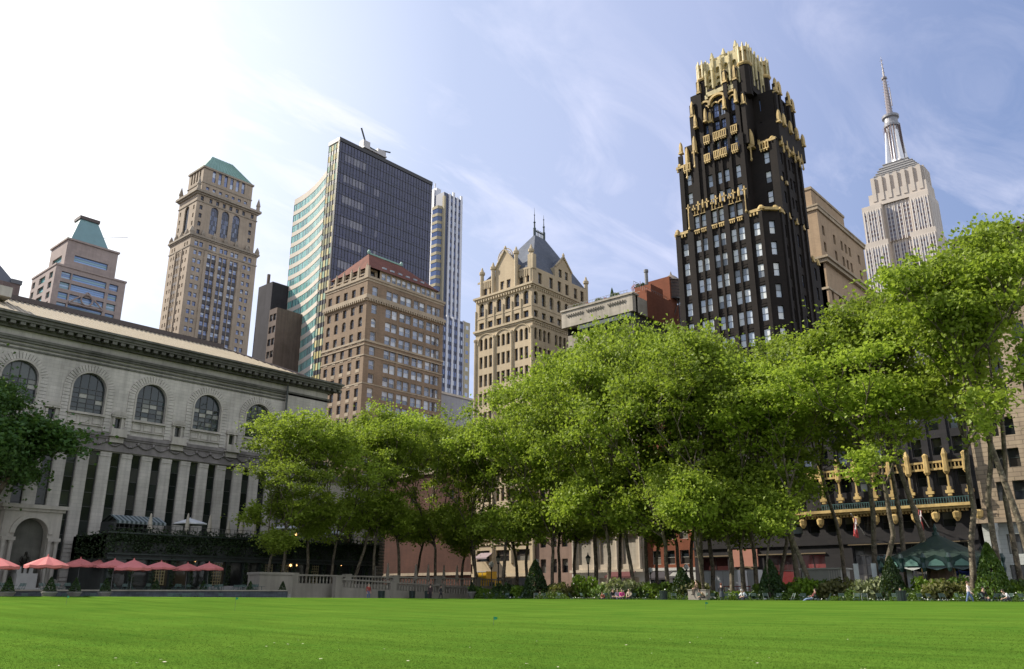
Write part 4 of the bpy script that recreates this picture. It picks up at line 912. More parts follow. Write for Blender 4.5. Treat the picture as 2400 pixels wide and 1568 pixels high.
for g0 in (xl+.6, xl+4.9, xl+9.4):
    for k in range(14): 
        x = g0+.25*k; z = zt-1.0-.25*(k%2); s.tube((x,cy-1.1,z-.25),(x+.25,cy-1.1,z+.25*(1 if k%2 else -1)),.07,n=4); s.lathe(x,cy-1.08,[(.02,z-.1),(.12,z),(.02,z+.1)],5)
o = s.build('carving', m_plain('dark_carving', (.10,.09,.075), .8), b.root); o.parent = par
s = MB(); s.box(xl+3.5,xr+.7,cy-1.9,cy,zt-4.5,zt-3.85); 
for k in range(16): s.box(xl+4+k*.6,xl+4.2+k*.6,cy-1.6,cy-.1,zt-4.9,zt-4.5)
s.build('cornice', m_plain('dark_green_copper', (.035,.055,.05), .6), b.root)
s = MB(); s.box(xl+.5,xr-1,cy+4,cy+15,zt-.2,zt+2.0); s.box(xl+2.5,xr-2,cy+7,cy+15,zt+2.0,zt+3.6); s.build('penthouse', M_TERR, b.root)
s = MB()
for k in range(5): s.box(xl+1.5+k*2.1,xl+2.8+k*2.1,cy+3.85,cy+4.0,zt+.1,zt+1.6)
s.build('penthouse_glass', GL_DARK, b.root)
s = MB()
for k in range(22): s.tube((xl+.3+k*.6,cy-.4,zt),(xl+.3+k*.6,cy-.4,zt+.9),.03,n=4)
for z in (.45,.9): s.tube((xl+.3,cy-.4,zt+z),(xr-.6,cy-.4,zt+z),.035,n=4)
for k in range(24): s.tube((xr-.3,cy+1+k*.7,zt+1.9),(xr-.3,cy+1+k*.7,zt+2.8),.03,n=4)
s.tube((xr-.3,cy+1,zt+2.8),(xr-.3,cy+18,zt+2.8),.035,n=4)
s.build('railing', m_plain('grey_rail', (.16,.16,.16), .5), b.root)
# ornate pale lower front and white ground floor of the studio building
M_ORN = m_stone('pale_ornate_stone', (.50,.43,.34), (.44,.38,.30), brick=(1.2,.5,.02), mortar=.8, stain=.25); M_WG = m_stone('white_ground_floor', (.60,.59,.56), stain=.15)
s = MB(); facade(s, 'N', cy-.25, xl, xr, 4.6, 17.5, [(c-1.25,c+1.25,5.4,9.6,0) for c in (xl+2.6,xl+6.85,xr-2.6)]+[(c-1.25,c+1.25,10.6,15.2,1.0) for c in (xl+2.6,xl+6.85,xr-2.6)], .5); s.quad((xr,cy-.25,4.6),(xr,cy,4.6),(xr,cy,17.5),(xr,cy-.25,17.5))
lf = s.build('lower_front', M_ORN, b.root)
s = MB()
for c in (xl+2.6,xl+6.85,xr-2.6):
    for z,h_,ar in ((5.4,4.2,0),(10.6,4.6,1.0)): win_mb(s, 2.5, h_, 'cross', ar, .1, tf=lambda x,y,zz,u=c,z=z: T('N',cy-.25,u+x,z+zz,.4+y))
o = s.build('windows', list(W_DARK), b.root); o.parent = lf
s = MB()
for c in (xl+.5,xl+4.7,xr-4.7,xr-.5): s.lathe(c,cy-.45,[(.3,4.7),(.24,5.2),(.22,9.4),(.34,9.9)],10); s.box(c-.4,c+.4,cy-.6,cy-.25,10.4,16)
for z0,z1,o_ in ((9.9,10.4,.5),(16.0,16.5,.4),(17.2,17.9,.9),(4.2,4.6,.6)): s.box(xl-.1,xr+.1,cy-.25-o_,cy-.24,z0,z1)
for k in range(26): s.box(xl+.2+k*.52,xl+.4+k*.52,cy-.9,cy-.3,16.9,17.2)
s.build('columns', M_ORN, b.root)
s = MB(); facade(s, 'N', cy-.3, xl, xr, 0, 4.2, [(xl+1,xl+4,.6,3.4,0),(xl+5.2,xl+8.5,.6,3.4,0),(xr-4,xr-1,.6,3.4,0)], .4); gf = s.build('ground_floor', M_WG, b.root)
s = MB(); [s.box(a,c,cy+.05,cy+.1,.6,3.4) for a,c in ((xl+1,xl+4),(xl+5.2,xl+8.5),(xr-4,xr-1))]; o = s.build('shop_glass', GL_DARK, b.root); o.parent = gf
# red-brick rear block
c0 = atX(1568, 660, xr+.5); 
b = Bld('brick_block', 'orange-red brick roof block with a steel chimney beside the dark gold-topped tower', (xr-3, cy+14, 0), wmats=[W_DARK]); zb = atX(1530,650,xr+.3).z+.6
yA, yB = cy+3.5, cy+17.5; zb1 = zat(xr+.3,yA,680)
b.face('W', xr+.62, yA, yB, zt-3.2, zb1, [(yB-3.0,yB-2.0,zb1-4.0,zb1-2.4,0)], .3); b.shell(xr-6,xr+.62,yA,yB,zt-3.2,zb1,N=True)
yC = cy+11.5; zc3 = zat(xr+.3,yC,648); b.w.box(xr-4,xr+.6,yC,yC+2.2,zb1,zc3); b.w.box(xr-3.6,xr-.3,yA+3,yA+7,zb1,zb1+2.2)
b.done(M_ORB)
s = MB(); s.tube((xr-2,yA+4.5,zb1),(xr-2,yA+4.5,zb1+5.4),.32,n=8); s.tube((xr-2,yA+4.5,zb1+5.2),(xr-2,yA+4.5,zb1+5.7),.42,n=8); s.build('chimney', m_plain('grey_steel', (.20,.20,.20), .45), b.root)
# water tank
tk = atD(1575, 690, 142)
t_ = thing('water_tank', 'round wooden rooftop water tank with a cone roof beside the dark gold-topped tower', 'water tank', (tk.x,tk.y,0)); zt1 = zat(tk.x,tk.y,662); zt0 = zat(tk.x,tk.y,702)
s = MB(); s.lathe(tk.x,tk.y,[(1.75,zt0),(1.7,zt1)],24); s.build('tank', m_stone('old_tank_wood', (.20,.15,.125), (.15,.11,.10), brick=(.18,5,.02), mortar=.6, stain=.3), t_)
s = MB(); s.lathe(tk.x,tk.y,[(1.9,zt1),(1.0,zt1+.9),(.2,zt1+1.5),(.05,zt1+2.1)],24); s.build('roof', m_plain('weathered_roof_felt', (.20,.17,.14), .8), t_)
s = MB()
for k in range(6): z = zt0+.2+k*(zt1-zt0-.3)/5; s.lathe(tk.x,tk.y,[(1.79,z),(1.79,z+.07)],24)
s.build('hoops', FR, t_)
s = MB(); 
for k in range(6): a_ = k*math.pi/3; s.tube((tk.x+1.3*math.cos(a_),tk.y+1.3*math.sin(a_),zt0-8),(tk.x+1.3*math.cos(a_),tk.y+1.3*math.sin(a_),zt0),.13,n=5); a2 = a_+math.pi/3; s.tube((tk.x+1.3*math.cos(a_),tk.y+1.3*math.sin(a_),zt0-4),(tk.x+1.3*math.cos(a2),tk.y+1.3*math.sin(a2),zt0),.07,n=4)
s.lathe(tk.x,tk.y,[(1.8,zt0-.3),(1.8,zt0)],12); s.build('stand', FR, t_)
b = Bld('low_building', 'narrow old house squeezed between the studio building and the dark gold-topped tower', (-66,118,0), wmats=[(FRW, GL_DARK)]); zz_ = zat(-66,116,735)+2
b.face('N', 110.3, -69.8, -61.3, 0, 27, [(c-.75,c+.75,z,z+2.0,0) for c in (-68,-65.6,-63.2) for z in (5.2,8.8,12.6,16.2,20)], .3, 0, 'sash'); b.shell(-69.8,-61.3,110.3,128,0,27)
b.w.box(-69.8,-61.3,124,134,27,zt-6.5); b.done([M_ORB]); s = MB(); s.box(-69.8,-61.4,109.95,110.28,.3,4.3); s.box(-69.9,-61.3,109.8,110.28,4.3,4.7); gf = s.build('ground_floor', M_WG, b.root); s = MB(); s.box(-68.9,-66.2,109.9,109.94,.6,3.2); s.box(-65.2,-62.4,109.9,109.94,.6,3.2); o = s.build('shop_glass', GL_DARK, b.root); o.parent = gf
# --- beige tower behind
cx, cy = -57.0, 165.3; bz = lambda py: zat(cx,cy,py); xl, yr = cx-9, cy+33
b = Bld('office_tower', 'tan brick tower with a stepped top standing behind the dark gold-topped tower', (cx-4, cy+14, 0), wmats=[W_DARK]); zT = bz(482)
M_TB = m_stone('tan_brick', (.40,.285,.18), (.35,.25,.16), brick=(.6,.2,.02), mortar=.85, stain=.2)
zr_ = [zT-6.2-3.9*k for k in range(14)]
y1 = cy+19; y2_ = cy+29
zc4 = bz(606)
b.face('W', cx, cy, yr-4, zc4, zT, [(c-.65,c+.65,z,z+2.3,0) for z in zr_ if z > zc4+2 for c in (cy+2.6,cy+9.0,cy+13.5,cy+16,cy+18.5,cy+24.5)], .4, 0, 'sash')
b.face('N', cy, xl, cx, 0, zT, [], .3); b.shell(xl,cx,cy,yr-4,zc4,zT)
b.face('W', cx+.4, cy, yr, 0, zc4, [(c-.6,c+.6,z,z+2.6,0) for z in [zc4-9-4.2*k for k in range(9)] for c in (cy+2.4,cy+6.5,cy+9.5,cy+12.5,cy+15.5,cy+18.5,cy+24,cy+27)], .4, 0, 'sash'); b.shell(xl,cx+.4,cy,yr,0,zc4,N=True)
b.w.box(cx-8,cx-1.2,cy+1.2,cy+21,zT,zT+5.2)
b.done(M_TB)
s = MB()
for z0,z1,o_ in ((zT-.9,zT-.1,.35),(zT-.1,zT+.3,.5)): hbox(s,(xl,cx,cy,yr-4),z0,z1,o_)
for z0,z1,o_ in ((zc4-1.0,zc4-.2,.7),(zc4-.2,zc4+.3,1.1),(zc4-7,zc4-6.5,.25)): hbox(s,(xl,cx+.4,cy,yr),z0,z1,o_)
hbox(s,(cx-8,cx-1.2,cy+1.2,cy+21),zT+4.9,zT+5.5,.2); s.box(cx+.4,cx+2.2,yr-2,yr+.8,zc4-2,zc4+.2); s.build('cornice', m_stone('pale_cornice', (.45,.36,.25), stain=.3), b.root)
# --- great skyscraper with mast
M_LIME = m_stone('pale_limestone', (.52,.46,.40), (.48,.425,.37), stain=.12, bigscale=.03); M_ALU = m_plain('bright_metal', (.62,.62,.64), .35, metal=.6, var=.08, scale=.3)
M_ALUS = m_plain('grey_metal', (.22,.22,.235), .45, metal=.3, scale=.3)
GL_ESB = m_glass('skyscraper_glass', [(.10,.075,.07),(.17,.145,.15),(.25,.24,.26),(.09,.06,.055),(.15,.11,.10)], spec=.6, wav=0)
YN = 665.0; s3 = lambda x,y: (2000+x*.21872, 400+y*.21872)
xe = lambda x,y,yy=YN: atY(*s3(x,y), yy)
esb = thing('skyscraper', 'pale limestone skyscraper with stepped shoulders and a tall mast', 'building', (-166,690,0))
U1 = (xe(80,405).z+xe(790,190).z)/2; U2 = (xe(110,795).z+xe(880,590).z)/2; UT = xe(135,110,YN+4).z; 
xL, xR = xe(115,830).x, xe(880,600).x; xL1, xR1 = xe(85,410).x, xe(793,200).x
xi0, xi1 = xe(370,740).x, xe(610,660).x; xj0, xj1 = xe(290,350).x, xe(585,240).x
yB = YN+32
s = MB(); win = MB(); mul = MB()
def block(x0,x1,y0,y1,z1,z0=0): s.box(x0,x1,y0,y1,z0,z1)
def strips(face, plane, u0, u1, z0, z1, n, groups=None, ww=1.55):
    groups = groups or [n]; tot = sum(groups); gap = (u1-u0)/(tot+.55*(len(groups)+1)); u = u0+gap*.55
    for g in groups:
        for k in range(g):
            a_, b_ = u+gap*.14, u+gap*.86; z = z0
            while z+3.7 < z1:
                win.quad(T(face,plane,a_,z,-.12),T(face,plane,b_,z,-.12),T(face,plane,b_,z+2.1,-.12),T(face,plane,a_,z+2.1,-.12), 0)
                win.quad(T(face,plane,a_,z+2.1,-.10),T(face,plane,b_,z+2.1,-.10),T(face,plane,b_,z+3.7,-.10),T(face,plane,a_,z+3.7,-.10), 1)
                z += 3.7
            for e_ in ((u+.0) ,)+(((u+gap),) if k == g-1 else ()):
                P0, P1 = T(face,plane,e_-.3,z0-1,-.45), T(face,plane,e_+.3,z1+.6,0)
                mul.box(P0[0],P1[0],P0[1],P1[1],P0[2],P1[2])
            u += gap
        u += gap*.55
block(xL,xi0,YN,yB,U2); block(xi1,xR,YN,yB,U2); block(xL1,xj0,YN+1,yB-1,U1,U2); block(xj1,xR1,YN+1,yB-1,U1,U2)
block(xi0,xi1,YN+9,yB,U2); block(xj0-1,xj1+1,YN+7,yB,UT,U2)
xT0, xT1 = xe(150,200,YN+5).x, xe(770,60,YN+5).x
block(xT0,xT1,YN+5,yB-4,UT-14,U1); block(xT0+3.5,xT1-1.5,YN+6,yB-6,UT,U1)
for x in frange(xT0+5,xT1-4,7): s.box(x-1.5,x+1.5,YN+4.4,YN+6,U1+4,UT+.8)
for y in frange(YN+9,yB-8,4): s.box(xT1-1.6,xT1-.6,y-1.6,y+1.6,U1+4,UT+.6)
s.build('wall', M_LIME, esb)
strips('N', YN, xL, xi0, 60, U2-5, 0, [2,3,2]); strips('N', YN, xi1, xR, 60, U2-5, 0, [2,3,2]); strips('N', YN+1, xL1, xj0, U2+1, U1-5, 0, [1,3,1]); strips('N', YN+1, xj1, xR1, U2+1, U1-5, 0, [1,3,1])
strips('N', YN+9, xi0+.5, xi1-.5, 60, U2, 0, [2,2,2]); strips('N', YN+7, xj0+.5, xj1-.5, U2, UT-26, 0, [2,2,2])
strips('W', xR, YN+1, yB-1, 60, U2-4, 0, [2,3,3,2]); strips('W', xR1, YN+2, yB-2, U2+1, U1-3, 0, [2,3,3,2])
wb = Vector((0,0,0)); win.build('window_strips', [GL_ESB, M_ALUS], esb); mul.build('mullions', m_plain('pale_mullion', (.60,.55,.50), .55, metal=.0), esb)
s = MB(); mx, my = (xT0+xT1)/2+1.0, YN+17
z = UT
for k,(hx,hy,dz) in enumerate(((17.5,10,3.0),(16,9,2.2),(14.5,8.5,2.4),(13,8,2.2),(10,7,3.0))): s.box(mx-hx,mx+hx,my-hy,my+hy,z+.2,z+dz-.5); s.box(mx-hx-.5,mx+hx+.5,my-hy-.5,my+hy+.5,z+dz-.5,z+dz); z += dz
s.build('observation_deck', m_plain('deck_grey', (.30,.29,.28), .5), esb)
p3 = lambda yy: zat(mx, my, 120+yy*.2057)
zb_, zm, zd0, zd1, zp, zt_ = z, p3(1000), p3(850), p3(735), p3(320), p3(60)
s = MB(); s.lathe(mx,my,[(6.6,zb_),(6.0,zb_+3),(5.5,zm),(5.2,zd0)],16)
for a_ in (0.7,2.27,3.84,5.41):
    c_,s_ = math.cos(a_), math.sin(a_)
    s.prism([(mx+c_*4-s_*2.0,my+s_*4+c_*2.0),(mx+c_*4+s_*2.0,my+s_*4-c_*2.0),(mx+c_*9.6+s_*1.6,my+s_*9.6-c_*1.6),(mx+c_*9.6-s_*1.6,my+s_*9.6+c_*1.6)], zb_, zm+6, 0,
            [(mx+c_*4-s_*1.6,my+s_*4+c_*1.6),(mx+c_*4+s_*1.6,my+s_*4-c_*1.6),(mx+c_*6.3+s_*1.2,my+s_*6.3-c_*1.2),(mx+c_*6.3-s_*1.2,my+s_*6.3+c_*1.2)])
mst = s.build('mast_base', M_ALU, esb)
s = MB(); 
for k in range(16): a_ = k*math.pi/8+.1; s.box(mx+6.05*math.cos(a_)-.35,mx+6.05*math.cos(a_)+.35,my+6.05*math.sin(a_)-.35,my+6.05*math.sin(a_)+.35,zb_+2,zd0-1)
o = s.build('mast_ribs', m_plain('mast_dark', (.14,.09,.08), .5), esb); o.parent = mst
s = MB(); s.lathe(mx,my,[(6.4,zd0-2),(6.6,zd0),(5.6,zd0+2),(5.4,zd1-4),(6.8,zd1-3),(7.0,zd1-1),(5.5,zd1),(3.2,zd1+1)],20); s.build('dome', M_ALUS, esb)
s = MB(); s.lathe(mx,my,[(2.5,zd1),(2.1,(zd1+zp)/2),(1.4,zp)],6); s.lathe(mx,my,[(2.2,zp),(2.4,zp+1.5),(.8,zp+2)],8); s.lathe(mx,my,[(.9,zp+1.8),(.55,(zp+zt_)/2),(.12,zt_)],5)
k = zd1+3
rr3 = random.Random(2)
while k < zt_-4:
    L_ = 2.9 if k < zp else 1.3; a_ = rr3.random()*6.28; s.box(mx-L_,mx+L_,my-.12,my+.12,k,k+.35); s.box(mx-.12,mx+.12,my-L_,my+L_,k+.6,k+.9); k += 3.0 if k<zp else 4.2
s.tube((mx+3.2,my-1,zd1+8),(mx+3.2,my-1,zd1+26),.45,n=6); s.tube((mx-7,my,zb_),(mx-7.5,my,zd0),.2,n=4); s.tube((mx+7,my,zb_+8),(mx+6.6,my,zd0),.35,n=4)
s.build('antenna', m_plain('antenna_metal', (.24,.21,.215), .5), esb)
# --- rusticated block at the right with dark mansard
M_RST = m_stone('rusticated_tan_stone', (.42,.33,.23), (.36,.28,.20), brick=(1.5,.52,.05), mortar=.55, stain=.25, bs_=.8); M_WHT = m_stone('white_stone_base', (.50,.52,.50), (.46,.48,.46), brick=(1.6,.5,.03), mortar=.75, stain=.2)
xl = -23.2; zt = zat(-19.5,111,590)-1.5
b = Bld('stone_building', 'tan rusticated stone building with a white ground floor and dark mansard roof', (-10,116,0), wmats=[(FRG, GL_DARK)])
cols = [xl+3.4+4.6*k for k in range(6)]
cc_ = [(c+d,1.25) for c in cols for d in (-.85,.85)]
b.face('N', 110, xl, 8, 9.2, zt, grid(cc_, [(z,2.2) for z in [11.4+3.75*k for k in range(8)] if z+2.5 < zt]), .45, 0, 'sash', fw=.08)
b.face('N', 109.7, xl-.2, 8, 0, 9.2, [(c-1.5,c+1.5,1.2,4.2,0) for c in cols]+[(c-1.3,c+1.3,5.4,7.6,0) for c in cols], .5, 1, 'cross')
b.w.quad((xl-.2,109.7,0),(xl-.2,130,0),(xl-.2,130,9.2),(xl-.2,109.7,9.2),1); b.w.quad((xl,110,9.2),(xl,130,9.2),(xl,130,zt),(xl,110,zt),0); b.w.quad((xl-.2,109.7,9.2),(8,109.7,9.2),(8,111,9.2),(xl-.2,111,9.2),1); b.w.quad((8,109.7,0),(8,130,0),(8,130,zt),(8,110,zt),0)
b.done([M_RST, M_WHT])
s = MB(); s.box(xl-.6,8,109.0,110.6,8.9,9.5); s.box(xl-.4,8,109.3,110.2,zt-1.4,zt-.2); s.box(xl-.9,8.2,108.8,110.6,zt-.2,zt+.4); s.box(xl-.2,8,109.8,110.2,zt-5.4,zt-5.0)
for k in range(24): s.box(xl+k*1.3,xl+.5+k*1.3,109.2,109.7,zt-.7,zt-.22)
s.build('cornice', M_RST, b.root)
s = MB(); 
for k in range(4): s.lathe(xl+.7+4.6*k+.4,109.2,[(.42,.5),(.38,1),(.34,7.8),(.5,8.3),(.5,8.85)],12)
s.build('columns', M_WHT, b.root)
zz2 = zat(-19.5,112,578)+1.2
s = MB(); s.add([(xl+.2,110.6,zt+.4),(8,110.6,zt+.4),(8,112.4,zz2),(xl+1.2,112.4,zz2),(xl+.2,130,zt+.4),(xl+1.2,130,zz2)], [(0,1,2,3),(0,3,5,4)]); s.quad((xl+1.2,112.4,zz2),(8,112.4,zz2),(8,130,zz2),(xl+1.2,130,zz2))
rf_ = s.build('roof', m_plain('dark_slate_mansard', (.05,.045,.045), .6), b.root)
s = MB()
for k in range(40): x = xl+.6+k*.78; s.tube((x,110.5,zt+.5),(x+.1,112.3,zz2),.09,n=4)
s.box(xl+.9,8,112.0,112.7,zz2,zz2+.5); o = s.build('seams', m_plain('brown_seam', (.11,.085,.08), .6), b.root); o.parent = rf_
# --- shaded brick row at the left end of the side street
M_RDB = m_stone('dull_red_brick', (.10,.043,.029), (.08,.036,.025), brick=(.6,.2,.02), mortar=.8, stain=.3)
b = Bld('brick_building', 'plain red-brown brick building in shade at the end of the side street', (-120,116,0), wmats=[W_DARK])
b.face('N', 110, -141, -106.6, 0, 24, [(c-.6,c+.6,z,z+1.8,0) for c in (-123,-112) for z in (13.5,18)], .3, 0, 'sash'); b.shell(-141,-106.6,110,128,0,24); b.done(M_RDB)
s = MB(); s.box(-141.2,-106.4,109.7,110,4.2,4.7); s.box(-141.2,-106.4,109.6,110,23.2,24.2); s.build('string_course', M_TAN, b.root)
b = Bld('brownstone_house', 'brownstone house front behind the trees next to the cream gabled building', (-87,113,0), wmats=[W_DARK])
b.face('N', 110.2, -91.7, -83.7, 0, 21, [(c-.6,c+.6,z,z+2.2,0) for c in (-90,-87.7,-85.4) for z in (4.3,8.4,12.4,16.4)], .35, 0, 'sash'); b.shell(-91.7,-83.7,110.2,122,0,21); b.done(m_stone('brownstone', (.28,.19,.15), stain=.25))
# ------------------------------------------------------------------ the black brick tower with gold crown
M_BLK = m_stone('black_brick_wall', (.022,.016,.013), (.015,.012,.010), brick=(.5,.17,.015), mortar=.6, stain=.2, bs_=.5)
M_GOLD = m_stone('gold_terracotta', (.70,.51,.22), (.52,.36,.14), rough=.5, stain=.45, bigscale=.6); M_GOLDP = m_stone('pale_gold_terracotta', (.70,.60,.33), (.56,.47,.26), rough=.55, stain=.4, bigscale=.5)
YF = 110.0
b = Bld('gold_topped_tower', 'black brick tower with white-curtained windows and a stepped gold gothic crown', (-52, 116, 0), wmats=[W_BLIND, (FR, GL_DARK), (FR, GL_BLUE)])
A, Bz, C, = 57.0, 60.4, 69.5
PX0, PX1, XW = -60.9, -46.0, -44.2
rows = [52.9-3.41*k for k in range(11)]; rows = [z for z in rows if z > 21]
cN = [-59.35,-57.0,-55.8,-53.9,-52.7,-50.9,-49.65,-47.2]
ww = .98; h = 2.15
opsN = grid([(c,ww) for c in cN], [(z,h) for z in rows])
b.face('N', YF, PX0, PX1, 22, A, opsN, .16, 0, 'sash', tone=0, fw=.05)
# chamfered corner: facade drawn on its own axis, then turned 45 degrees
ch = MB(); chl = math.hypot(1.8,1.8); facade(ch, 'N', 0, 0, chl, 22, A, [(chl/2-.45,chl/2+.45,z,z+h,0) for z in rows], .28)
FRS = []
for z in rows: FRS.append(MB()); win_mb(FRS[-1], .9, h, 'sash', 0, .05, tf=lambda x,y,zz,z=z: (chl/2+x, .22+y, z+zz))
def turn(mb, x, y):
    r_ = math.sqrt(.5); mb.v = [(x+(a-c)*r_, y+(a+c)*r_, zz) for a,c,zz in mb.v]
turn(ch, PX1, YF); [turn(q, PX1, YF) for q in FRS]
b.w.v, off = b.w.v+ch.v, len(b.w.v); b.w.f += [tuple(off+i for i in f) for f in ch.f]; b.w.m += ch.m
YB = 122.0
opsW = grid([(c,.85) for c in (113.6,115.6,117.2,118.6,120.6)], [(z,h) for z in rows])
b.face('W', XW, YF+1.8, YB, 22, A, opsW, .28, 0, 'sash', tone=2, fw=.05)
b.face('W', XW-.5, YB, 127.5, 22, 53.0, grid([(123.4,.85),(125.6,.85)], [(z,h) for z in rows if z < 50]), .28, 0, 'sash', tone=2, fw=.05)
b.w.quad((PX0,YF,22),(PX0,YB,22),(PX0,YB,A),(PX0,YF,A)); b.w.quad((PX0,YB,22),(XW,YB,22),(XW,YB,A),(PX0,YB,A)); b.w.quad((PX0,127.5,22),(XW-.5,127.5,22),(XW-.5,127.5,53),(PX0,127.5,53)); b.w.quad((PX0,YB,53),(XW-.5,YB,53),(XW-.5,127.5,53),(PX0,127.5,53)); b.w.quad((PX0,YB,22),(PX0,127.5,22),(PX0,127.5,53),(PX0,YB,53))
b.w.add([(PX0,YF,A),(PX1,YF,A),(XW,YF+1.8,A),(XW,YB,A),(PX0,YB,A)], [(0,1,2,3,4)])
# piers on the north front
for u,w_ in ((-60.45,.9),(-58.2,1.1),(-56.4,.34),(-54.85,.9),(-53.3,.34),(-51.8,.8),(-50.28,.34),(-48.5,.8),(-46.3,.55)):
    b.w.box(u-w_/2, u+w_/2, YF-(.32 if w_>.5 else .16), YF, 22, A if abs(u+59.4)<1.5 or u>-47 else Bz-1)
for u in (112.4,114.6,116.4,119.7,121.7): b.w.box(XW, XW+.3, u-.35, u+.35, 22, A)
# centre section rises to the row of gold crosses
b.face('N', YF, -58.7, -48.1, A, Bz, grid([(c,ww) for c in cN[1:7]], [(57.1,h)]), .28, 0, 'sash', tone=0, fw=.05); b.w.quad((-58.7,YF,A),(-58.7,YF+1.1,A),(-58.7,YF+1.1,Bz),(-58.7,YF,Bz)); b.w.quad((-48.1,YF,A),(-48.1,YF+1.1,A),(-48.1,YF+1.1,Bz),(-48.1,YF,Bz)); b.w.quad((-58.7,YF,Bz),(-48.1,YF,Bz),(-48.1,YF+1.1,Bz),(-58.7,YF+1.1,Bz))
# second tier
Y2 = 111.1; c2 = [-54.7,-52.95,-51.75,-49.8]
r2 = [58.9,62.3,65.7]
b.face('N', Y2, -60.2, -48.2, A, C, grid([(c,.85) for c in c2], [(z,2.2) for z in [Bz+.35+3.35*k for k in range(3)] if z+2.3 < C])+grid([(-58.5,.85)], [(z,2.0) for z in r2 if z < 68]), .28, 0, 'sash', tone=0, fw=.05)
b.face('N', Y2+1.5, -48.2, -43.9, A, C, grid([(-45.6,.9)], [(z,2.0) for z in r2]), .28, 0, 'sash', tone=0, fw=.05)
b.face('W', -43.9, Y2+1.5, YB, A, C, grid([(c,.8) for c in (114.4,117.2,118.6,120.8)], [(z,2.0) for z in r2]), .28, 0, 'sash', tone=2, fw=.05)
b.w.quad((-48.2,Y2,A),(-48.2,Y2+1.5,A),(-48.2,Y2+1.5,C),(-48.2,Y2,C)); b.shell(-60.2,-43.9,Y2+1.5,YB,A,C); b.shell(-60.2,-48.2,Y2,YB,A,C)
for u,w_ in ((-59.7,.8),(-57.0,1.0),(-55.6,.5),(-53.8,.4),(-52.35,.3),(-50.8,.4),(-48.7,.7)): b.w.box(u-w_/2,u+w_/2,Y2-.3,Y2,A,C+2)
b.w.box(-44.9,-43.7,Y2+1.2,Y2+2.4,A,C)
for u in (115.8,119.6,121.6): b.w.box(-43.9,-43.6,u-.35,u+.35,A,C)
# third tier: cross-shaped shaft
Y3 = 111.6; D3 = 79.4
b.face('N', Y3, -57.4, -47.6, C, D3+3, grid([(c,.85) for c in c2], [(C+.35,2.3)])+[(c-.42,c+.42,74.2,75.9,0) for c in c2]+[(c-.48,c+.48,76.6,79.3,1.0) for c in c2], .35, 0, 'cross', tone=2, fw=.05)
b.shell(-57.4,-47.6,Y3,YB,C,D3+3)
b.face('W', -47.6, Y3, 114.2, C, D3+5, [], .3)
b.face('N', 114.2, -47.6, -44.2, C, D3, [(-46.7,-46.4,71.5,74.2,0),(-46.6,-46.3,76.2,78.4,0)], .3, 0, 'plain', tone=2, fw=.03); b.face('W', -44.2, 114.2, YB, C, D3, grid([(c,.8) for c in (117.2,118.8)], [(z,2.2) for z in (71,74.5)])+[(c-.45,c+.45,76.6,79.2,1.0) for c in (117.2,118.8)], .3, 0, 'sash', tone=2, fw=.05); b.shell(-47.6,-44.2,114.2,YB,C,D3)
b.face('W', -43.4, 113.4, YB+1.6, C, 73.5, [], .3); b.shell(-47,-43.4,113.4,YB+1.6,C,73.5,N=True)
b.w.box(-58.9,-57.3,Y2,Y2+6,C,73.0); b.w.box(-58.0,-57.3,Y3+.3,Y3+6,73,78.9)
for u in (-57.1,-55.55,-53.85,-50.75,-48.95,-47.9): b.w.box(u-.35,u+.35,Y3-.55,Y3,C,{-57.1:80.4,-55.55:84.3,-53.85:78.0,-50.75:84.3,-48.95:84.0,-47.9:79}[u])
for u in (114.8,116.3,119.9,121.4): b.w.box(-44.2,-43.7,u-.35,u+.35,C,80.5)
b.w.box(-56.2,-46.6,112.4,119.6,D3,84.6)
b.done([M_BLK])
R_ = b.root
[q.build('window', list(W_BLIND), R_) for q in FRS]
# dark turrets under the gold caps
s = MB(); g = MB(); gp = MB()
def turret(x, y, z0, zc, zt, r=1.0):
    s.lathe(x,y,[(r,z0),(r,zc)],8,a0=math.pi/8)
    g.lathe(x,y,[(r+.12,zc-.25),(r+.3,zc),(r+.3,zc+.25),(r+.05,zc+.35)],8,a0=math.pi/8)
    g.lathe(x,y,[(r*.72,zc+.35),(r*.72,zt-.4)],8,a0=math.pi/8)
    for k in range(8):
        t = math.pi/8+k*math.pi/4; px_, py_ = x+(r-.02)*math.cos(t), y+(r-.02)*math.sin(t)
        gp.lathe(px_,py_,[(.2,zc+.2),(.17,zt-.5),(.2,zt-.2),(.06,zt+.55)],5)
    g.lathe(x,y,[(r,zt-1.0),(r+.02,zt-.35),(r*.8,zt-.1)],8,a0=math.pi/8)
turret(-55.0,112.2,78.5,84.6,87.8,.95); turret(-47.6,112.3,78.5,84.4,87.9,1.0); turret(-46.9,118.0,78.5,84.4,87.7,1.0); turret(-55.0,118.2,78.5,84.4,87.8,.95)
s.build('turret', M_BLK, R_)
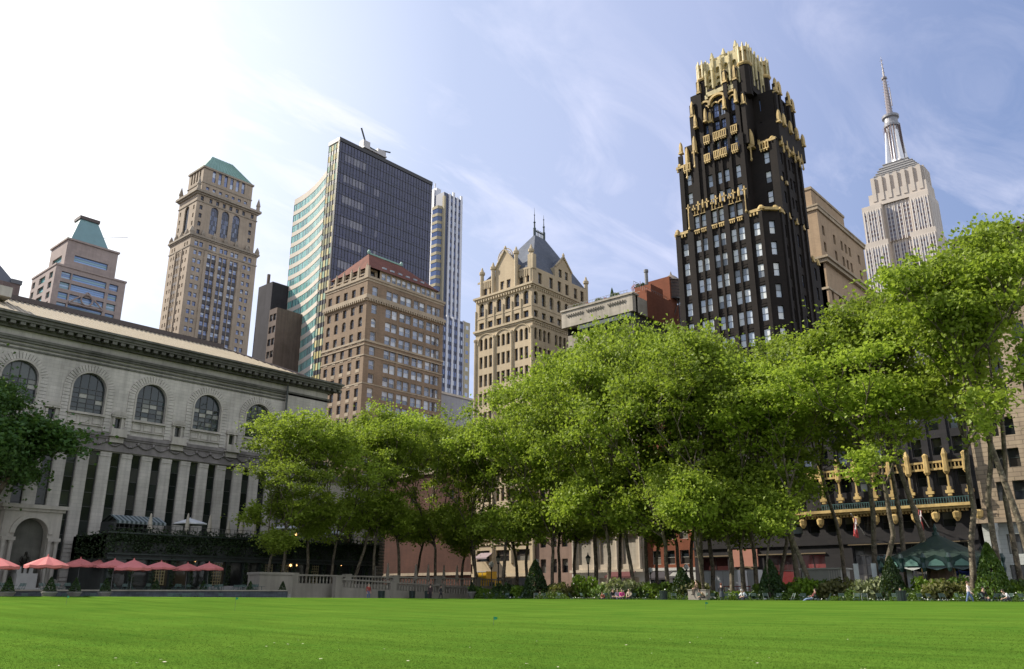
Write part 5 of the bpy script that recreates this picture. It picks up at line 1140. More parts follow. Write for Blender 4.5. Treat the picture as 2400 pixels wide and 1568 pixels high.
# gold crown: pierced walls between the turrets and a taller pierced box in the middle
def pierced(mb, face, plane, u0, u1, z0, z1, n, rowsz, ww_, dep=.4):
    cs = [u0+(u1-u0)*(k+.5)/n for k in range(n)]
    facade(mb, face, plane, u0, u1, z0, z1, [(c-ww_/2,c+ww_/2,z,z+hh,1.0) for c in cs for z,hh in rowsz], dep)
    for k in range(n+1):
        c = u0+(u1-u0)*k/n; P0, P1 = T(face,plane,c-.13,z0,-.25), T(face,plane,c+.13,z1+.5,0); mb.box(P0[0],P1[0],P0[1],P1[1],P0[2],P1[2]); 
cw = MB()
pierced(cw,'N',111.75,-54.3,-48.3,81.2,87.4,4,((81.6,1.5),(83.6,.7),(84.9,1.2)),.72)
pierced(cw,'W',-46.7,113.2,117.2,80.5,87.4,3,((81.6,1.5),(83.6,.7),(84.9,1.2)),.7)
cw.box(-54.3,-48.3,112.3,112.5,81,87); cw.box(-47.3,-46.9,113.2,117.2,80.5,87)
cw.box(-54.2,-48.2,112.6,117.6,84,87.2)
cw.quad((-55,113,84),(-55,117.5,84),(-55,117.5,87.2),(-55,113,87.2))
pierced(cw,'N',112.9,-53.4,-49.0,86.0,88.8,2,((86.6,1.6),),.9); pierced(cw,'W',-49.0,112.9,116.8,86.0,88.8,2,((86.6,1.6),),.9)
cw.box(-53.4,-49.1,113.2,116.8,86,88.5)
for (x,y,zt) in ((-53.4,112.8,89.6),(-51.2,112.7,89.4),(-49.0,112.8,90.0),(-49.0,116.8,89.6),(-53.4,116.8,89.4),(-51.2,116.8,89.4),(-48.9,114.9,89.4)):
    cw.lathe(x,y,[(.42,85.5),(.42,zt-1.2),(.5,zt-1.0),(.34,zt-.4),(.1,zt+.4)],6)
for (x,y,z0,z1) in ((-54.2,111.4,83,86.0),(-52.9,111.3,82.0,86.4),(-51.3,111.3,82.0,87.0),(-49.7,111.3,82.0,86.4),(-46.4,114,82,86.0),(-46.4,116.2,82,86.0)): cw.lathe(x,y,[(.22,z0),(.24,z1-1.2),(.3,z1-1),(.08,z1)],6)
cw.build('crown', M_GOLDP, R_)
# gold finials capping the piers, arches over the tall windows, balconies and crosses
FIN, BALC = [], []
def finial(x, y, z, h=2.6, w_=.45, drop=0, dx=0, dy=-1):
    g = MB(); FIN.append(g)
    g.lathe(x,y,[(w_*.55,z),(w_,z+h*.12),(w_*.9,z+h*.6),(w_*.6,z+h*.85),(w_*.15,z+h)],6)
    g.box(x-w_*.9,x+w_*.9,y-w_*.9,y+w_*.9,z-.12,z+.2)
    if drop: g.box(x-.09+dx*.4,x+.09+dx*.4,y-.09+dy*.4,y+.09+dy*.4,z-drop,z+.3); g.lathe(x+dx*.4,y+dy*.4,[(.05,z-drop-.35),(.22,z-drop-.1),(.12,z-drop+.25)],5)
for x,z,h_ in ((-57.1,80.4,3.0),(-55.55,84.3,2.7),(-53.85,78.0,2.4),(-50.75,84.3,2.6),(-48.95,84.0,2.9),(-47.9,79.0,2.3)): finial(x,Y3-.3,z-2.2,h_,.42)
for x,z in ((-56.4,76.2),(-54.5,76.6),(-51.0,77.6),(-48.9,77.9)): finial(x,Y3-.85,z-.6,2.5,.34)
for y,z,h_ in ((114.8,80.5,2.8),(116.3,80.8,2.6),(119.9,80.5,2.8),(121.4,80.0,2.6)): finial(-43.8,y,z-1.6,h_,.42)
for y,z in ((113.5,73.4),(115.5,73.6),(118.0,73.4),(120.5,73.4),(123,73.2)): finial(-43.3,y,z-.8,2.3,.4)
for y in (114.2,116.2,118.6,120.6,121.8): finial(-43.7,y,68.9,2.2,.42,1.2,1,0)
for y in (112.8,115.2,118,120.6): finial(-44.1,y,56.6,1.2,.35)
for y in (123,125,127): finial(-44.7,y,52.6,1.1,.35)
finial(-58.5,Y2-.1,C-.3,3.6,.42,2.2); finial(-47.6,Y2+.9,C-.6,3.4,.55,2.2); finial(-59.6,Y2,72,2.2,.4); finial(-46.9,Y2+2.6,C-.2,2.2,.4); finial(-56.9,Y2-.3,71.0,3.2,.45,2.6)
def arch_band(x, y, z, r0, r1, d=.5, n=12):
    for k in range(n):
        t0,t1 = math.pi*k/n, math.pi*(k+1)/n; P = [(x+rr*math.cos(t), z+rr*math.sin(t)) for rr,t in ((r0,t0),(r1,t0),(r1,t1),(r0,t1))]
        g.add([(a,y,c) for a,c in P]+[(a,y-d,c) for a,c in P], [(4,5,6,7),(0,1,5,4),(1,2,6,5),(2,3,7,6),(3,0,4,7)])
for c in c2: arch_band(c,Y3-.02,78.75,.5,.72,.22)
arch_band((c2[1]+c2[2])/2,Y3-.02,79.0,1.35,1.75,.5); arch_band(c2[0],Y3-.02,79.2,.75,1.1,.4); arch_band(c2[3],Y3-.02,79.2,.75,1.1,.4)
for x0_,x1_,z in ((-54.3,-50.3,80.9),(-55.4,-54.1,80.5),(-50.4,-49.2,80.5)): gp.box(x0_,x1_,Y3-.25,Y3+.2,z,z+.8)
def balcony(x, y, z, w_=1.1):
    g = MB(); BALC.append(g)
    g.box(x-w_/2,x+w_/2,y-.45,y,z,z+.16); g.box(x-w_/2,x+w_/2,y-.45,y-.3,z+1.15,z+1.32)
    for k in range(4): xx_ = x-w_/2+.09+k*(w_-.18)/3; g.box(xx_-.07,xx_+.07,y-.44,y-.32,z+.16,z+1.15)
    for k in range(3): g.box(x-w_/2+.1+k*w_*.32,x-w_/2+.26+k*w_*.32,y-.4,y-.12,z-.3,z)
for c in c2: balcony(c,Y3-.3,72.2,1.15)
for c in c2: balcony(c,Y2-.15,68.6,1.1)
balcony(-58.45,Y2-.15,68.2,1.3); balcony(-45.6,Y2+1.4,68.0,1.5)
for y in (117.2,118.7): g.box(-43.9,-43.5,y-.55,y+.55,69,70.2)
for x0_,x1_,y,z in ((-60.6,-58.4,Y2,C),(-46.6,-43.7,Y2+1.5,C),(-61.1,-58.6,YF,A),(-48.1,-45.9,YF,A)):
    g.box(x0_,x1_,y-.35,y+.3,z-.35,z+.12)
    for k in range(int((x1_-x0_)/.55)): g.box(x0_+.12+k*.55,x0_+.34+k*.55,y-.3,y-.02,z-.85,z-.35)
g.lathe(-60.6,YF-.1,[(.5,A-.2),(.5,A+.3),(.2,A+.8)],6); g.lathe(-46.2,YF,[(.55,A-.1),(.55,A+.2),(.25,A+.6)],8); g.lathe(-44.6,YF+1.5,[(.55,A-.1),(.55,A+.2),(.25,A+.6)],8); g.lathe(-60.0,Y2,[(.45,C),(.45,C+.4),(.2,C+.8)],6); g.lathe(-44.4,Y2+1.7,[(.55,C-.3),(.55,C+.2),(.25,C+.6)],8)
g.obox((-45.0,YF+.8),1.1,.35,A-.35,A+.1,math.pi/4); g.lathe(-44.2,YF+2.4,[(.5,A-.5),(.5,A),(.2,A+.5)],6)
for c in cN[1:7]:
    g.box(c-.5,c+.5,YF-.35,YF,56.5,56.72); g.box(c-.4,c-.26,YF-.3,YF-.02,56.05,56.5); g.box(c+.26,c+.4,YF-.3,YF-.02,56.05,56.5); g.box(c-.07,c+.07,YF-.3,YF-.02,56.0,56.5)
    g.box(c-.5,c+.5,YF-.2,YF,59.3,59.42); g.box(c-.3,c-.2,YF-.2,YF,59.5,60.2); g.box(c+.2,c+.3,YF-.2,YF,59.5,60.2)
for k,x in enumerate((-58.2,-57.3,-56.4,-55.6,-54.85,-54.0,-53.3,-52.5,-51.8,-51.0,-50.28,-49.4,-48.4)):
    if k%4 in (0,2): g.box(x-.1,x+.1,YF-.5,YF-.35,59.9,61.5); g.box(x-.38,x+.38,YF-.5,YF-.35,60.8,61.0)
    elif k%4 == 1: g.box(x-.3,x+.3,YF-.4,YF-.2,60.3,60.6); g.box(x-.08,x+.08,YF-.4,YF-.25,60.2,61.1)
    else: g.lathe(x,YF-.35,[(.2,60.1),(.24,60.9),(.08,61.6)],6)
for x in (-58.25,-48.4): g.box(x-.06,x+.06,YF-.5,YF-.4,57.3,59.9); g.lathe(x,YF-.45,[(.05,56.9),(.24,57.1),(.1,57.5)],6)
for y in (113.0,115.0): g.box(-43.9,-43.6,y-.3,y+.3,62.2,62.8)
g.build('gold_trim', M_GOLD, R_); [q.build('finial', M_GOLD, R_) for q in FIN]; [q.build('balcony', M_GOLD, R_) for q in BALC]; gp.build('gold_pinnacles', M_GOLDP, R_)
s = MB()
for c in cN:
    for z in rows[1:]: s.box(c-.42,c+.42,YF+.02-.06,YF,z-1.15,z-1.02); s.box(c-.42,c+.42,YF-.05,YF,z+h+.5,z+h+.6)
s.build('spandrels', M_BLK, R_)
# the wide lower building with gold balconies
b = Bld('hotel_wing', 'dark brick lower wing with a long gold cornice, gold balustrade and tall black shop windows', (-42,116,0), wmats=[(FR, GL_DARK), W_BLIND, (FR, m_glass('red_curtained_glass', [(.16,.03,.03),(.12,.02,.025),(.2,.05,.05),(.05,.02,.02)], spec=.4))])
BX0, BX1, BY = -61.2, -23.9, 109.6
wl = [BX0+1.6+2.34*k for k in range(16)]
rz = [13.6,17.3,20.4]
ops = grid([(c,1.15) for c in wl], [(z,2.1) for z in rz])+grid([(c,1.5) for c in wl], [(8.7,1.9)])
def bw_(u0,u1,z0,z1): return (u0,u1,z0,z1,0)
bigs = [(-38.6,-33.2,1.0,6.9,0),(-32.6,-28.4,1.0,6.9,0),(-27.8,-24.9,1.0,6.9,0)]
reds = [(-60.2,-56.0,1.0,6.0,0),(-50.6,-46.6,1.0,6.0,0),(-45.6,-42.2,1.0,6.0,0)]
facade(b.w, 'N', BY, BX0, BX1, 0, 23, ops+bigs+reds+[(-54.5,-51.9,.4,4.4,1.0)], .5)
for o in ops: b.wins.append(('N',BY,(o[0]+o[1])/2,o[2],o[1]-o[0],o[3]-o[2],0,'sash',.5,1 if (hash((round(o[0],2),o[2]))%3==0) else 0,.07))
for o in bigs: b.wins.append(('N',BY,(o[0]+o[1])/2,o[2],o[1]-o[0],o[3]-o[2],0,'grid',.5,0,.06))
for o in reds: b.wins.append(('N',BY,(o[0]+o[1])/2,o[2],o[1]-o[0],o[3]-o[2],0,'cross',.5,2,.06))
b.shell(BX0,BX1,BY,128,0,23,W=True); b.w.box(-54.5,-51.9,BY+.5,BY+.6,.4,4.4)
for k in range(17): b.w.box(BX0+.4+2.34*k-.25,BX0+.4+2.34*k+.25,BY-.15,BY,11.8,23)
b.w.box(BX0,BX1,BY-.25,BY,7.1,7.4)
b.done([m_stone('black_polished_stone', (.035,.032,.033), (.027,.025,.027), brick=(1.4,.6,.015), mortar=.5, stain=.25, rough=.55)])
s = MB(); s.box(BX0-.1,BX1+.3,BY-1.1,BY,11.05,11.4); s.box(BX0-.1,BX1+.3,BY-.9,BY,10.75,11.05)
for k in range(int((BX1-BX0)/.42)): s.box(BX0+k*.42,BX0+.2+k*.42,BY-.75,BY,10.45,10.75)
gc = s.build('gold_cornice', M_GOLD, b.root)
s = MB()
for k in range(17):
    x = BX0+.4+2.34*k; s.lathe(x,BY-.45,[(.1,9.3),(.42,9.7),(.5,10.3),(.35,10.5)],7)
o = s.build('brackets', M_GOLD, b.root); o.parent = gc
s = MB()
gx0 = -41.5
s.box(gx0,BX1+.2,BY-.5,BY-.2,14.6-.15+1.0,14.6+1.1); s.box(gx0,BX1+.2,BY-.5,BY-.2,16.3,16.55)
x = gx0
while x < BX1: s.box(x,x+.14,BY-.45,BY-.25,15.7,16.3); x += .42
for k in range(9):
    x = gx0+.2+2.34*k*.93
    s.lathe(x,BY-.55,[(.2,14.9),(.38,15.2),(.3,16.9),(.36,17.3),(.1,18.0 if k%2 else 17.5)],6)
    s.box(x-.1,x+.1,BY-.6,BY-.4,13.0,15.0); s.box(x-.45,x+.45,BY-.75,BY-.3,12.6,12.95); s.box(x-.22,x+.22,BY-.7,BY-.3,12.3,13.4)
s.box(gx0-1.8,gx0+.1,BY-.6,BY-.1,15.6,16.6)
s.build('gold_balustrade', M_GOLD, b.root)
s = MB()
for k in range(60): x = -41.6+k*.3; s.tube((x,BY-.8,11.4),(x+.12,BY-.8,12.1),.025,n=4); s.tube((x+.12,BY-.8,11.4),(x,BY-.8,12.1),.025,n=4)
s.tube((-41.6,BY-.8,12.12),(BX1,BY-.8,12.12),.04,n=4); s.build('balcony_rail', m_plain('green_iron', (.05,.12,.12), .5), b.root)
s = MB(); s.box(-55.0,-51.4,BY-.3,BY-.02,4.6,6.9); s.build('entrance_panel', m_plain('salmon_stone', (.38,.17,.12), .7), b.root)
s = MB()
for k in range(12):
    t0,t1 = math.pi*k/12, math.pi*(k+1)/12; s.tube((-53.2+1.5*math.cos(t0),BY-.2,3.1+1.5*math.sin(t0)),(-53.2+1.5*math.cos(t1),BY-.2,3.1+1.5*math.sin(t1)),.14,n=5)
s.box(-39.0,-24.4,BY-.22,BY-.02,6.95,7.08); s.box(-61,-42,BY-.22,BY-.02,6.05,6.2); s.build('entrance_moulding', m_plain('dull_bronze', (.16,.12,.07), .5), b.root)
# two flags on slanting poles from the wing
M_FLAG = m_plain('red_flag_cloth', (.34,.04,.04), .8); M_FLAGW = m_plain('white_flag_cloth', (.6,.55,.55), .8)
for q,(fx,fz,lb) in enumerate(((-36.8,9.4,'limp red and white flag on a slanting pole left of the big trunk'),(-29.1,9.9,'limp red and white flag on a slanting pole right of the big trunk'))):
    f_ = thing('flag', lb, 'flag', (fx,BY,fz), 'flags on the dark hotel wing')
    s = MB(); s.tube((fx,BY,fz-1.2),(fx-.5,BY-2.6,fz+1.3),.05,n=6); s.build('pole', FRW, f_)
    s = MB()
    n_ = 7; P = []
    for j in range(8):
        t = j/7; row = []
        for k in range(n_): row.append((fx-.4+.12*math.sin(k*1.7+j*.6)+k*.07-.2*t, BY-2.2+.1*math.cos(k*2.1+j), fz+.9-2.3*t-.05*k))
        P.append(row)
    for j in range(7):
        for k in range(n_-1): s.quad(P[j][k],P[j][k+1],P[j+1][k+1],P[j+1][k], 1 if (k in (2,3) and j < 6) else 0)
    s.build('cloth', [M_FLAG, M_FLAGW], f_)
# ------------------------------------------------------------------ trees and shrubs
def m_leaf(name, a, b, tr=.42, rough=.5, c=None, spec=.35):
    m, nt, bs = newmat(name); g = N(nt, 'ShaderNodeNewGeometry'); oi = N(nt, 'ShaderNodeObjectInfo')
    x = mixc(nt, g.outputs['Random Per Island'], a, b)
    x = mixc(nt, ramp(nt, noise(nt, g.outputs['Position'], .35, 3), [(.38,0),(.62,1)]), x, c or tuple((p+q)/2*.8 for p,q in zip(a,b)))
    hs = N(nt, 'ShaderNodeHueSaturation'); nt.links.new(x, hs.inputs['Color'])
    mr = N(nt, 'ShaderNodeMapRange'); nt.links.new(oi.outputs['Random'], mr.inputs[0]); mr.inputs[3].default_value = .74; mr.inputs[4].default_value = 1.25; nt.links.new(mr.outputs[0], hs.inputs['Value'])
    x = hs.outputs[0]
    nt.links.new(x, bs.inputs['Base Color']); bs.inputs['Roughness'].default_value = rough; bs.inputs['Specular IOR Level'].default_value = spec
    t = N(nt, 'ShaderNodeBsdfTranslucent'); tc_ = mixc(nt, .35, x, (.22,.30,.02)); nt.links.new(tc_, t.inputs[0]); ms = N(nt, 'ShaderNodeMixShader'); ms.inputs[0].default_value = tr
    nt.links.new(bs.outputs[0], ms.inputs[1]); nt.links.new(t.outputs[0], ms.inputs[2]); nt.links.new(ms.outputs[0], nt.nodes['Material Output'].inputs[0]); return m
L_PLANE = m_leaf('plane_leaf', (.25,.345,.03), (.36,.455,.065), .55)
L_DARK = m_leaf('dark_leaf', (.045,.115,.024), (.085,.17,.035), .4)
L_SH = [m_leaf('shrub_leaf', (.05,.11,.015), (.10,.17,.02), .3), m_leaf('olive_shrub_leaf', (.10,.11,.03), (.17,.16,.05), .3), m_leaf('bright_shrub_leaf', (.09,.17,.012), (.16,.25,.02), .35), m_leaf('dark_shrub_leaf', (.018,.042,.012), (.04,.08,.018), .2), m_leaf('pale_shrub_leaf', (.20,.24,.10), (.32,.34,.18), .3)]
def m_bark():
    m, nt, bs = newmat('mottled_bark'); g = N(nt, 'ShaderNodeNewGeometry'); P = g.outputs['Position']
    x = mixc(nt, ramp(nt, noise(nt, P, 2.2, 5, .6, .5), [(.42,0),(.56,1)]), (.055,.042,.028), (.12,.095,.065)); x = mixc(nt, ramp(nt, noise(nt, P, 5, 4), [(.58,0),(.63,1)]), x, (.20,.175,.12))
    nt.links.new(x, bs.inputs['Base Color']); bs.inputs['Roughness'].default_value = .9; bump(nt, bs, noise(nt, P, 9, 4), .5, .03); return m
M_BARK = m_bark()
def leaf(mb, p, s, rng, up=.35):
    d = Vector((rng.gauss(0,1), rng.gauss(0,1), rng.gauss(0,1)+up*2)).normalized(); a = d.orthogonal().normalized(); b = d.cross(a)
    t = rng.random()*6.283; u = a*math.cos(t)+b*math.sin(t); v = d.cross(u); w_ = s*rng.uniform(.32,.5); k = len(mb.v); f = d*(s*.12)
    x, y, z = p
    mb.v += [(x-u.x*s*.5,y-u.y*s*.5,z-u.z*s*.5),(x+v.x*w_+f.x,y+v.y*w_+f.y,z+v.z*w_+f.z),(x+u.x*s*.5,y+u.y*s*.5,z+u.z*s*.5),(x-v.x*w_+f.x,y-v.y*w_+f.y,z-v.z*w_+f.z)]
    mb.f.append((k,k+1,k+2,k+3)); mb.m.append(0)
def branchy(seed, H, R_, trunk, r0, forks=(3,3,3,2), nleaf=130, ls=.36, cr=1.25, lean=0.0, spread=1.0, low=0.0):
    rng = random.Random(seed); wood, lv = MB(), MB(); pts = []
    def limb(p, d, L_, r, r2, n):
        for k in range(n):
            d2 = (d+Vector((rng.gauss(0,.09),rng.gauss(0,.09),rng.gauss(0,.04)))).normalized(); q = p+d2*(L_/n)
            a, b = r+(r2-r)*k/n, r+(r2-r)*(k+1)/n; wood.tube(p, q, a, b, 7 if r > .12 else 4, cap=False); p, d = q, d2
        return p, d
    def grow(p, d, L_, r, lev):
        q, d2 = limb(p, d, L_, r, r*.62, 3 if lev < 3 else 2)
        if lev >= 2: pts.append((p.lerp(q,.6), .85))
        elif lev == 1: pts.append((p.lerp(q,.6), .6)); pts.append((q, .8))
        if lev >= len(forks): pts.append((q, 1.0)); return
        n = forks[lev]; a0 = rng.random()*6.28
        for k in range(n):
            a = a0+6.283*k/n+rng.gauss(0,.35); sp = (.42,.52,.62,.7)[min(lev,3)]*spread*rng.uniform(.7,1.3)
            o_ = d2.orthogonal().normalized(); o2 = d2.cross(o_); nd = (d2+(o_*math.cos(a)+o2*math.sin(a))*sp+Vector((0,0,.10))).normalized()
            rr = math.hypot(q.x, q.y)
            if rr > R_*.75: nd = (nd+Vector((-q.x,-q.y,0))/rr*.35+Vector((0,0,.3))).normalized()
            grow(q, nd, L_*rng.uniform(.58,.80), r*.60, lev+1)
    p, d = limb(Vector((0,0,-.3)), Vector((lean,rng.gauss(0,.03),1)).normalized(), trunk, r0, r0*.72, 5)
    if low: 
        for k in range(int(low)):
            a = rng.random()*6.28; z = trunk*rng.uniform(.84,1.0); grow(Vector((p.x*z/trunk,p.y*z/trunk,z)), Vector((math.cos(a),math.sin(a),.5)).normalized(), 2.6, .07, 2)
    n = forks[0]; a0 = rng.random()*6.28; L0 = (H-trunk)*.33
    for k in range(n):
        a = a0+6.283*k/n+rng.gauss(0,.3); s_ = .42*spread*rng.uniform(.6,1.3); grow(p, (d+Vector((math.cos(a)*s_,math.sin(a)*s_,.15))).normalized(), L0*rng.uniform(.8,1.1), r0*.5, 1)
    zmax = max(c.z for c,_ in pts)
    for c, k_ in pts:
        rr = cr*rng.uniform(.7,1.3)*k_; fl = rng.uniform(.5,.85); ax = Vector((rng.gauss(0,1),rng.gauss(0,1),rng.gauss(0,.5))).normalized(); el = rng.uniform(.1,.9); m_ = int(nleaf*k_*rng.uniform(.7,1.2))
        for _ in range(m_):
            v = Vector((rng.gauss(0,1),rng.gauss(0,1),rng.gauss(0,1))).normalized()*rr*min(1.7,abs(rng.gauss(.55,.38))); v = v+ax*(v.dot(ax)*el)
            leaf(lv, (c.x+v.x, c.y+v.y, c.z+v.z*fl), ls*rng.uniform(.65,1.25), rng)
    return wood, lv, max(v[2] for v in lv.v)
def make_tree(name, seed, leafmat, barkmat=None, **kw):
    wood, lv, top = branchy(seed, **kw)
    return (wood.mesh('trunk', barkmat or M_BARK, smooth=True), lv.mesh('crown', leafmat), top)
VAR = [make_tree('t', 11+i*7, L_PLANE, H=27, R_=4.8, trunk=tk_, r0=.22, lean=ln, spread=sp_, nleaf=78, ls=.33, cr=1.2, low=lw_) for i,(tk_,ln,sp_,lw_) in enumerate(((7.4,.02,.95,5),(6.6,-.06,1.02,5),(7.8,.03,.9,6),(7.0,-.02,1.02,6),(12.0,.03,.95,1),(13.0,-.02,.92,2),(11.5,.0,.97,1)))]
VLOW = [make_tree('t', 101+i*5, L_PLANE, H=15, R_=4.2, trunk=8.0, r0=.15, spread=1.25, forks=(3,3,3), nleaf=110, cr=1.35, ls=.33, low=4) for i in range(2)]
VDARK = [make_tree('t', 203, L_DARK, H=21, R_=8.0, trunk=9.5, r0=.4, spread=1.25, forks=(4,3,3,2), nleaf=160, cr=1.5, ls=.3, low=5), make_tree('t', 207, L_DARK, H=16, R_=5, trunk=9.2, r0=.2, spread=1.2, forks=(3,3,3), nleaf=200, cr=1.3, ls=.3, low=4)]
def plant_tree(var, x, y, z, ht, label, group=None, rz=0, name='plane_tree', cat='tree', wide=1.0):
    w_, l_, top = var; s = ht/top
    t = bpy.data.objects.new(name, None); col.objects.link(t); t.location = (x,y,z); t.rotation_euler = (0,0,rz); t.scale = (s*wide,s*wide,s); tag(t, label, cat, group)
    for nm, me in (('trunk', w_), ('crown', l_)):
        o = bpy.data.objects.new(nm, me); col.objects.link(o); o.parent = t
    return t
def sky_y(px):
    for (a, ya), (b_, yb) in zip(SKY, SKY[1:]):
        if a <= px <= b_: return ya+(yb-ya)*(px-a)/(b_-a)
    return 900
rt = random.Random(21)
# px of the trunk foot, side the row runs on, vertical offset of the top against the skyline, lean of the shape, label
TR = [
 (628,'X',-80,110,1,1.25,'low spreading plane tree at the left end of the terrace row, over the stone pier'),
 (665,'X',-81,0,0,1.0,'plane tree with a straight trunk at the left end of the balustrade'),
 (717,'X',-82,5,4,.9,'plane tree whose trunk forks low in a wide V behind the balustrade'),
 (777,'X',-81.5,20,1,.9,'plane tree with a Y-shaped trunk in front of the ivy restaurant'),
 (828,'X',-82,0,2,.9,'plane tree with a slightly curved bright trunk before the restaurant doors'),
 (873,'X',-81,-4,3,.9,'plane tree at the right end of the ivy restaurant'),
 (934,'X',-82,0,5,.95,'plane tree in front of the left edge of the shaded brick wall'),
 (1019,'X',-82,4,1,.95,'plane tree forking at head height before the shaded brick wall'),
 (968,'Y',84,30,2,.9,'thin plane tree far back before the shaded brick wall'),
 (1113,'Y',78,22,0,.9,'plane tree at the right end of the balustrade, left trunk of a pair'),
 (1130,'Y',84,30,2,.9,'plane tree at the right end of the balustrade, right trunk of a pair'),
 (1183,'Y',76,20,4,1.0,'plane tree leaning right in front of the cream gabled building'),
 (1238,'Y',84,10,3,1.0,'plane tree behind the dark cone shrub near the cream building'),
 (1294,'Y',77,30,5,1.0,'plane tree in front of the brownstone house, left trunk'),
 (1312,'Y',85,12,1,1.0,'plane tree in front of the brownstone house, right trunk'),
 (1395,'Y',83,-14,0,1.1,'tallest plane tree in front of the studio building'),
 (1424,'Y',74,26,3,1.0,'thick-trunked plane tree before the ornate studio front'),
 (1490,'Y',77,-12,2,1.0,'plane tree behind the seated group with the person in pink'),
 (1516,'Y',84,0,4,1.0,'plane tree in front of the orange-red brick house, left trunk'),
 (1563,'Y',74,6,5,1.05,'thick plane tree in front of the orange-red brick house'),
 (1591,'Y',84,0,1,1.0,'plane tree with a kinked trunk at the edge of the orange-red house'),
 (1644,'Y',76,12,2,1.0,'plane tree at the left end of the white box trailers'),
 (1669,'Y',84,0,0,1.05,'plane tree with an S-bent trunk in front of the white box trailer'),
 (1716,'Y',74,14,3,1.05,'plane tree covering the left side of the hotel entrance'),
 (1775,'Y',80,0,4,1.0,'plane tree just right of the arched hotel entrance'),
 (1865,'Y',77,4,1,1.05,'plane tree left of the grey kiosk with a bowed trunk'),
 (1912,'Y',73,12,2,1.05,'plane tree forked over the grey kiosk'),
 (1985,'Y',84,8,5,1.0,'plane tree between the grey kiosk and the twin-trunk tree'),
 (2040,'Y',80,30,0,1.1,'twin-trunk plane tree, thinner stem, under the gold balustrade'),
 (2056,'Y',72,52,3,1.1,'twin-trunk plane tree, thicker stem, under the gold balustrade'),
 (2120,'Y',82,62,4,1.1,'plane tree behind the left side of the green carousel roof'),
 (2195,'Y',78,34,1,1.1,'plane tree rising from behind the carousel peak'),
 (2267,'Y',66+6,0,5,1.1,'plane tree with a thin straight trunk right of the carousel roof'),
 (2345,'Y',73,0,4,1.1,'plane tree leaning left beside the tall cone shrub at the right'),
 (1082,'Y',86,40,1,1.0,'plane tree in the back row over the yellow vehicles'),
 (1212,'Y',88,110,0,1.0,'plane tree in the back row before the middle of the cream building'),
 (1350,'Y',87,140,3,1.0,'plane tree in the back row between brownstone and studio building'),
 (1450,'Y',88,120,2,1.0,'plane tree in the back row before the maroon awning'),
 (1540,'Y',87,150,1,1.0,'plane tree in the back row before the low globe lamp'),
 (1622,'Y',87,130,0,1.0,'plane tree in the back row at the left edge of the dark hotel wing'),
 (1745,'Y',87,140,3,1.0,'plane tree in the back row right above the hotel entrance arch'),
 (1815,'Y',86,30,2,1.0,'plane tree in the back row right of the white box truck'),
 (2395,'Y',80,0,2,1.1,'plane tree cut by the right edge of the photo'),
 (2440,'Y',72,-10,0,1.1,'plane tree just beyond the right edge with branches reaching in'),
]
for i,(px,k,v,dy,vi,wd,lb) in enumerate(TR):
    p = atX(px,1360,v) if k == 'X' else atY(px,1360,v); x, y = p.x, p.y
    g = 1.9 if (k == 'X' and y < 88) else .3
    kd = 1-2.2/math.hypot(x,y); top = zat(x*kd, y*kd, (sky_y(px)*2+sky_y(px-55)+sky_y(px+55))/4+dy+(26 if i%3==2 and dy<100 else -6)+rt.uniform(-8,12)); hgt = max(14, top-g)
    w_ = wd*min(1.15, 26/hgt*1.02)
    vi = (vi%4 if px < 1790 else 4+(i%3))
    plant_tree(VAR[vi], x, y, g, hgt, lb, 'plane trees around the lawn', rt.random()*6.28, wide=w_)
for px,v,py,vi,lb in ((1650,70.5,1090,1,'small young plane tree with low leaves before the white box trailers'),(1800,70.5,1120,0,'small young plane tree with low leaves left of the gold cornice'),(1735,72,1040,0,'small young plane tree with low leaves before the arched entrance')):
    p = atY(px,1360,v); plant_tree(VLOW[vi], p.x, p.y, .3, zat(p.x,p.y,py)-.3, lb, 'young plane trees', rt.random()*6.28)
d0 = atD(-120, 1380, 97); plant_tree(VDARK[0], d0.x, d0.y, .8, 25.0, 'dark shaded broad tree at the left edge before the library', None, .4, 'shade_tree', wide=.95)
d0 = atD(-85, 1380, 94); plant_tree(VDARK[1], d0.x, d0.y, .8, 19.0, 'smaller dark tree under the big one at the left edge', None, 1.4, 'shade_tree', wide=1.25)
# shrubs: leaf masses of several shapes
def shrub_mesh(seed, mat, n=900, ls=.15, cone=False, flat=.8, spiky=0):
    rng = random.Random(seed); mb = MB()
    if cone:
        for _ in range(n*2):
            z = rng.random()**1.25; r = .5*(1-z)**.72*(rng.uniform(.86,1.04)); a = rng.random()*6.283; leaf(mb, (r*math.cos(a), r*math.sin(a), z), ls*rng.uniform(.6,1.1), rng, 0)
    else:
        bl = [(rng.uniform(-.55,.55), rng.uniform(-.4,.4), rng.uniform(.2,.62), rng.uniform(.25,.42)) for _ in range(9)]
        for _ in range(n):
            bx_, by_, bz_, r = rng.choice(bl); v = Vector((rng.gauss(0,1),rng.gauss(0,1),rng.gauss(0,1))).normalized()*r*rng.uniform(.65,1.08)
            leaf(mb, (bx_+v.x, by_+v.y, max(.02,bz_+v.z*flat)), ls*rng.uniform(.6,1.3), rng)
    me = mb.mesh('foliage', mat)
    st_ = MB()
    if cone: st_.tube((0,0,-.05),(0,0,.9),.04,.01,6)
    else:
        for k in range(5): a = k*1.3; st_.tube((0,0,-.05),(.4*math.cos(a),.3*math.sin(a),.55),.03,.01,5)
    return me, st_.mesh('stem', M_BARK)
SHR = {0:shrub_mesh(1,L_SH[0]),1:shrub_mesh(2,L_SH[1]),2:shrub_mesh(3,L_SH[2]),3:shrub_mesh(4,L_SH[3]),4:shrub_mesh(5,L_SH[4],700,.2)}
CONE = [shrub_mesh(6,L_SH[3],1500,.085,True), shrub_mesh(7,L_SH[0],1500,.085,True)]
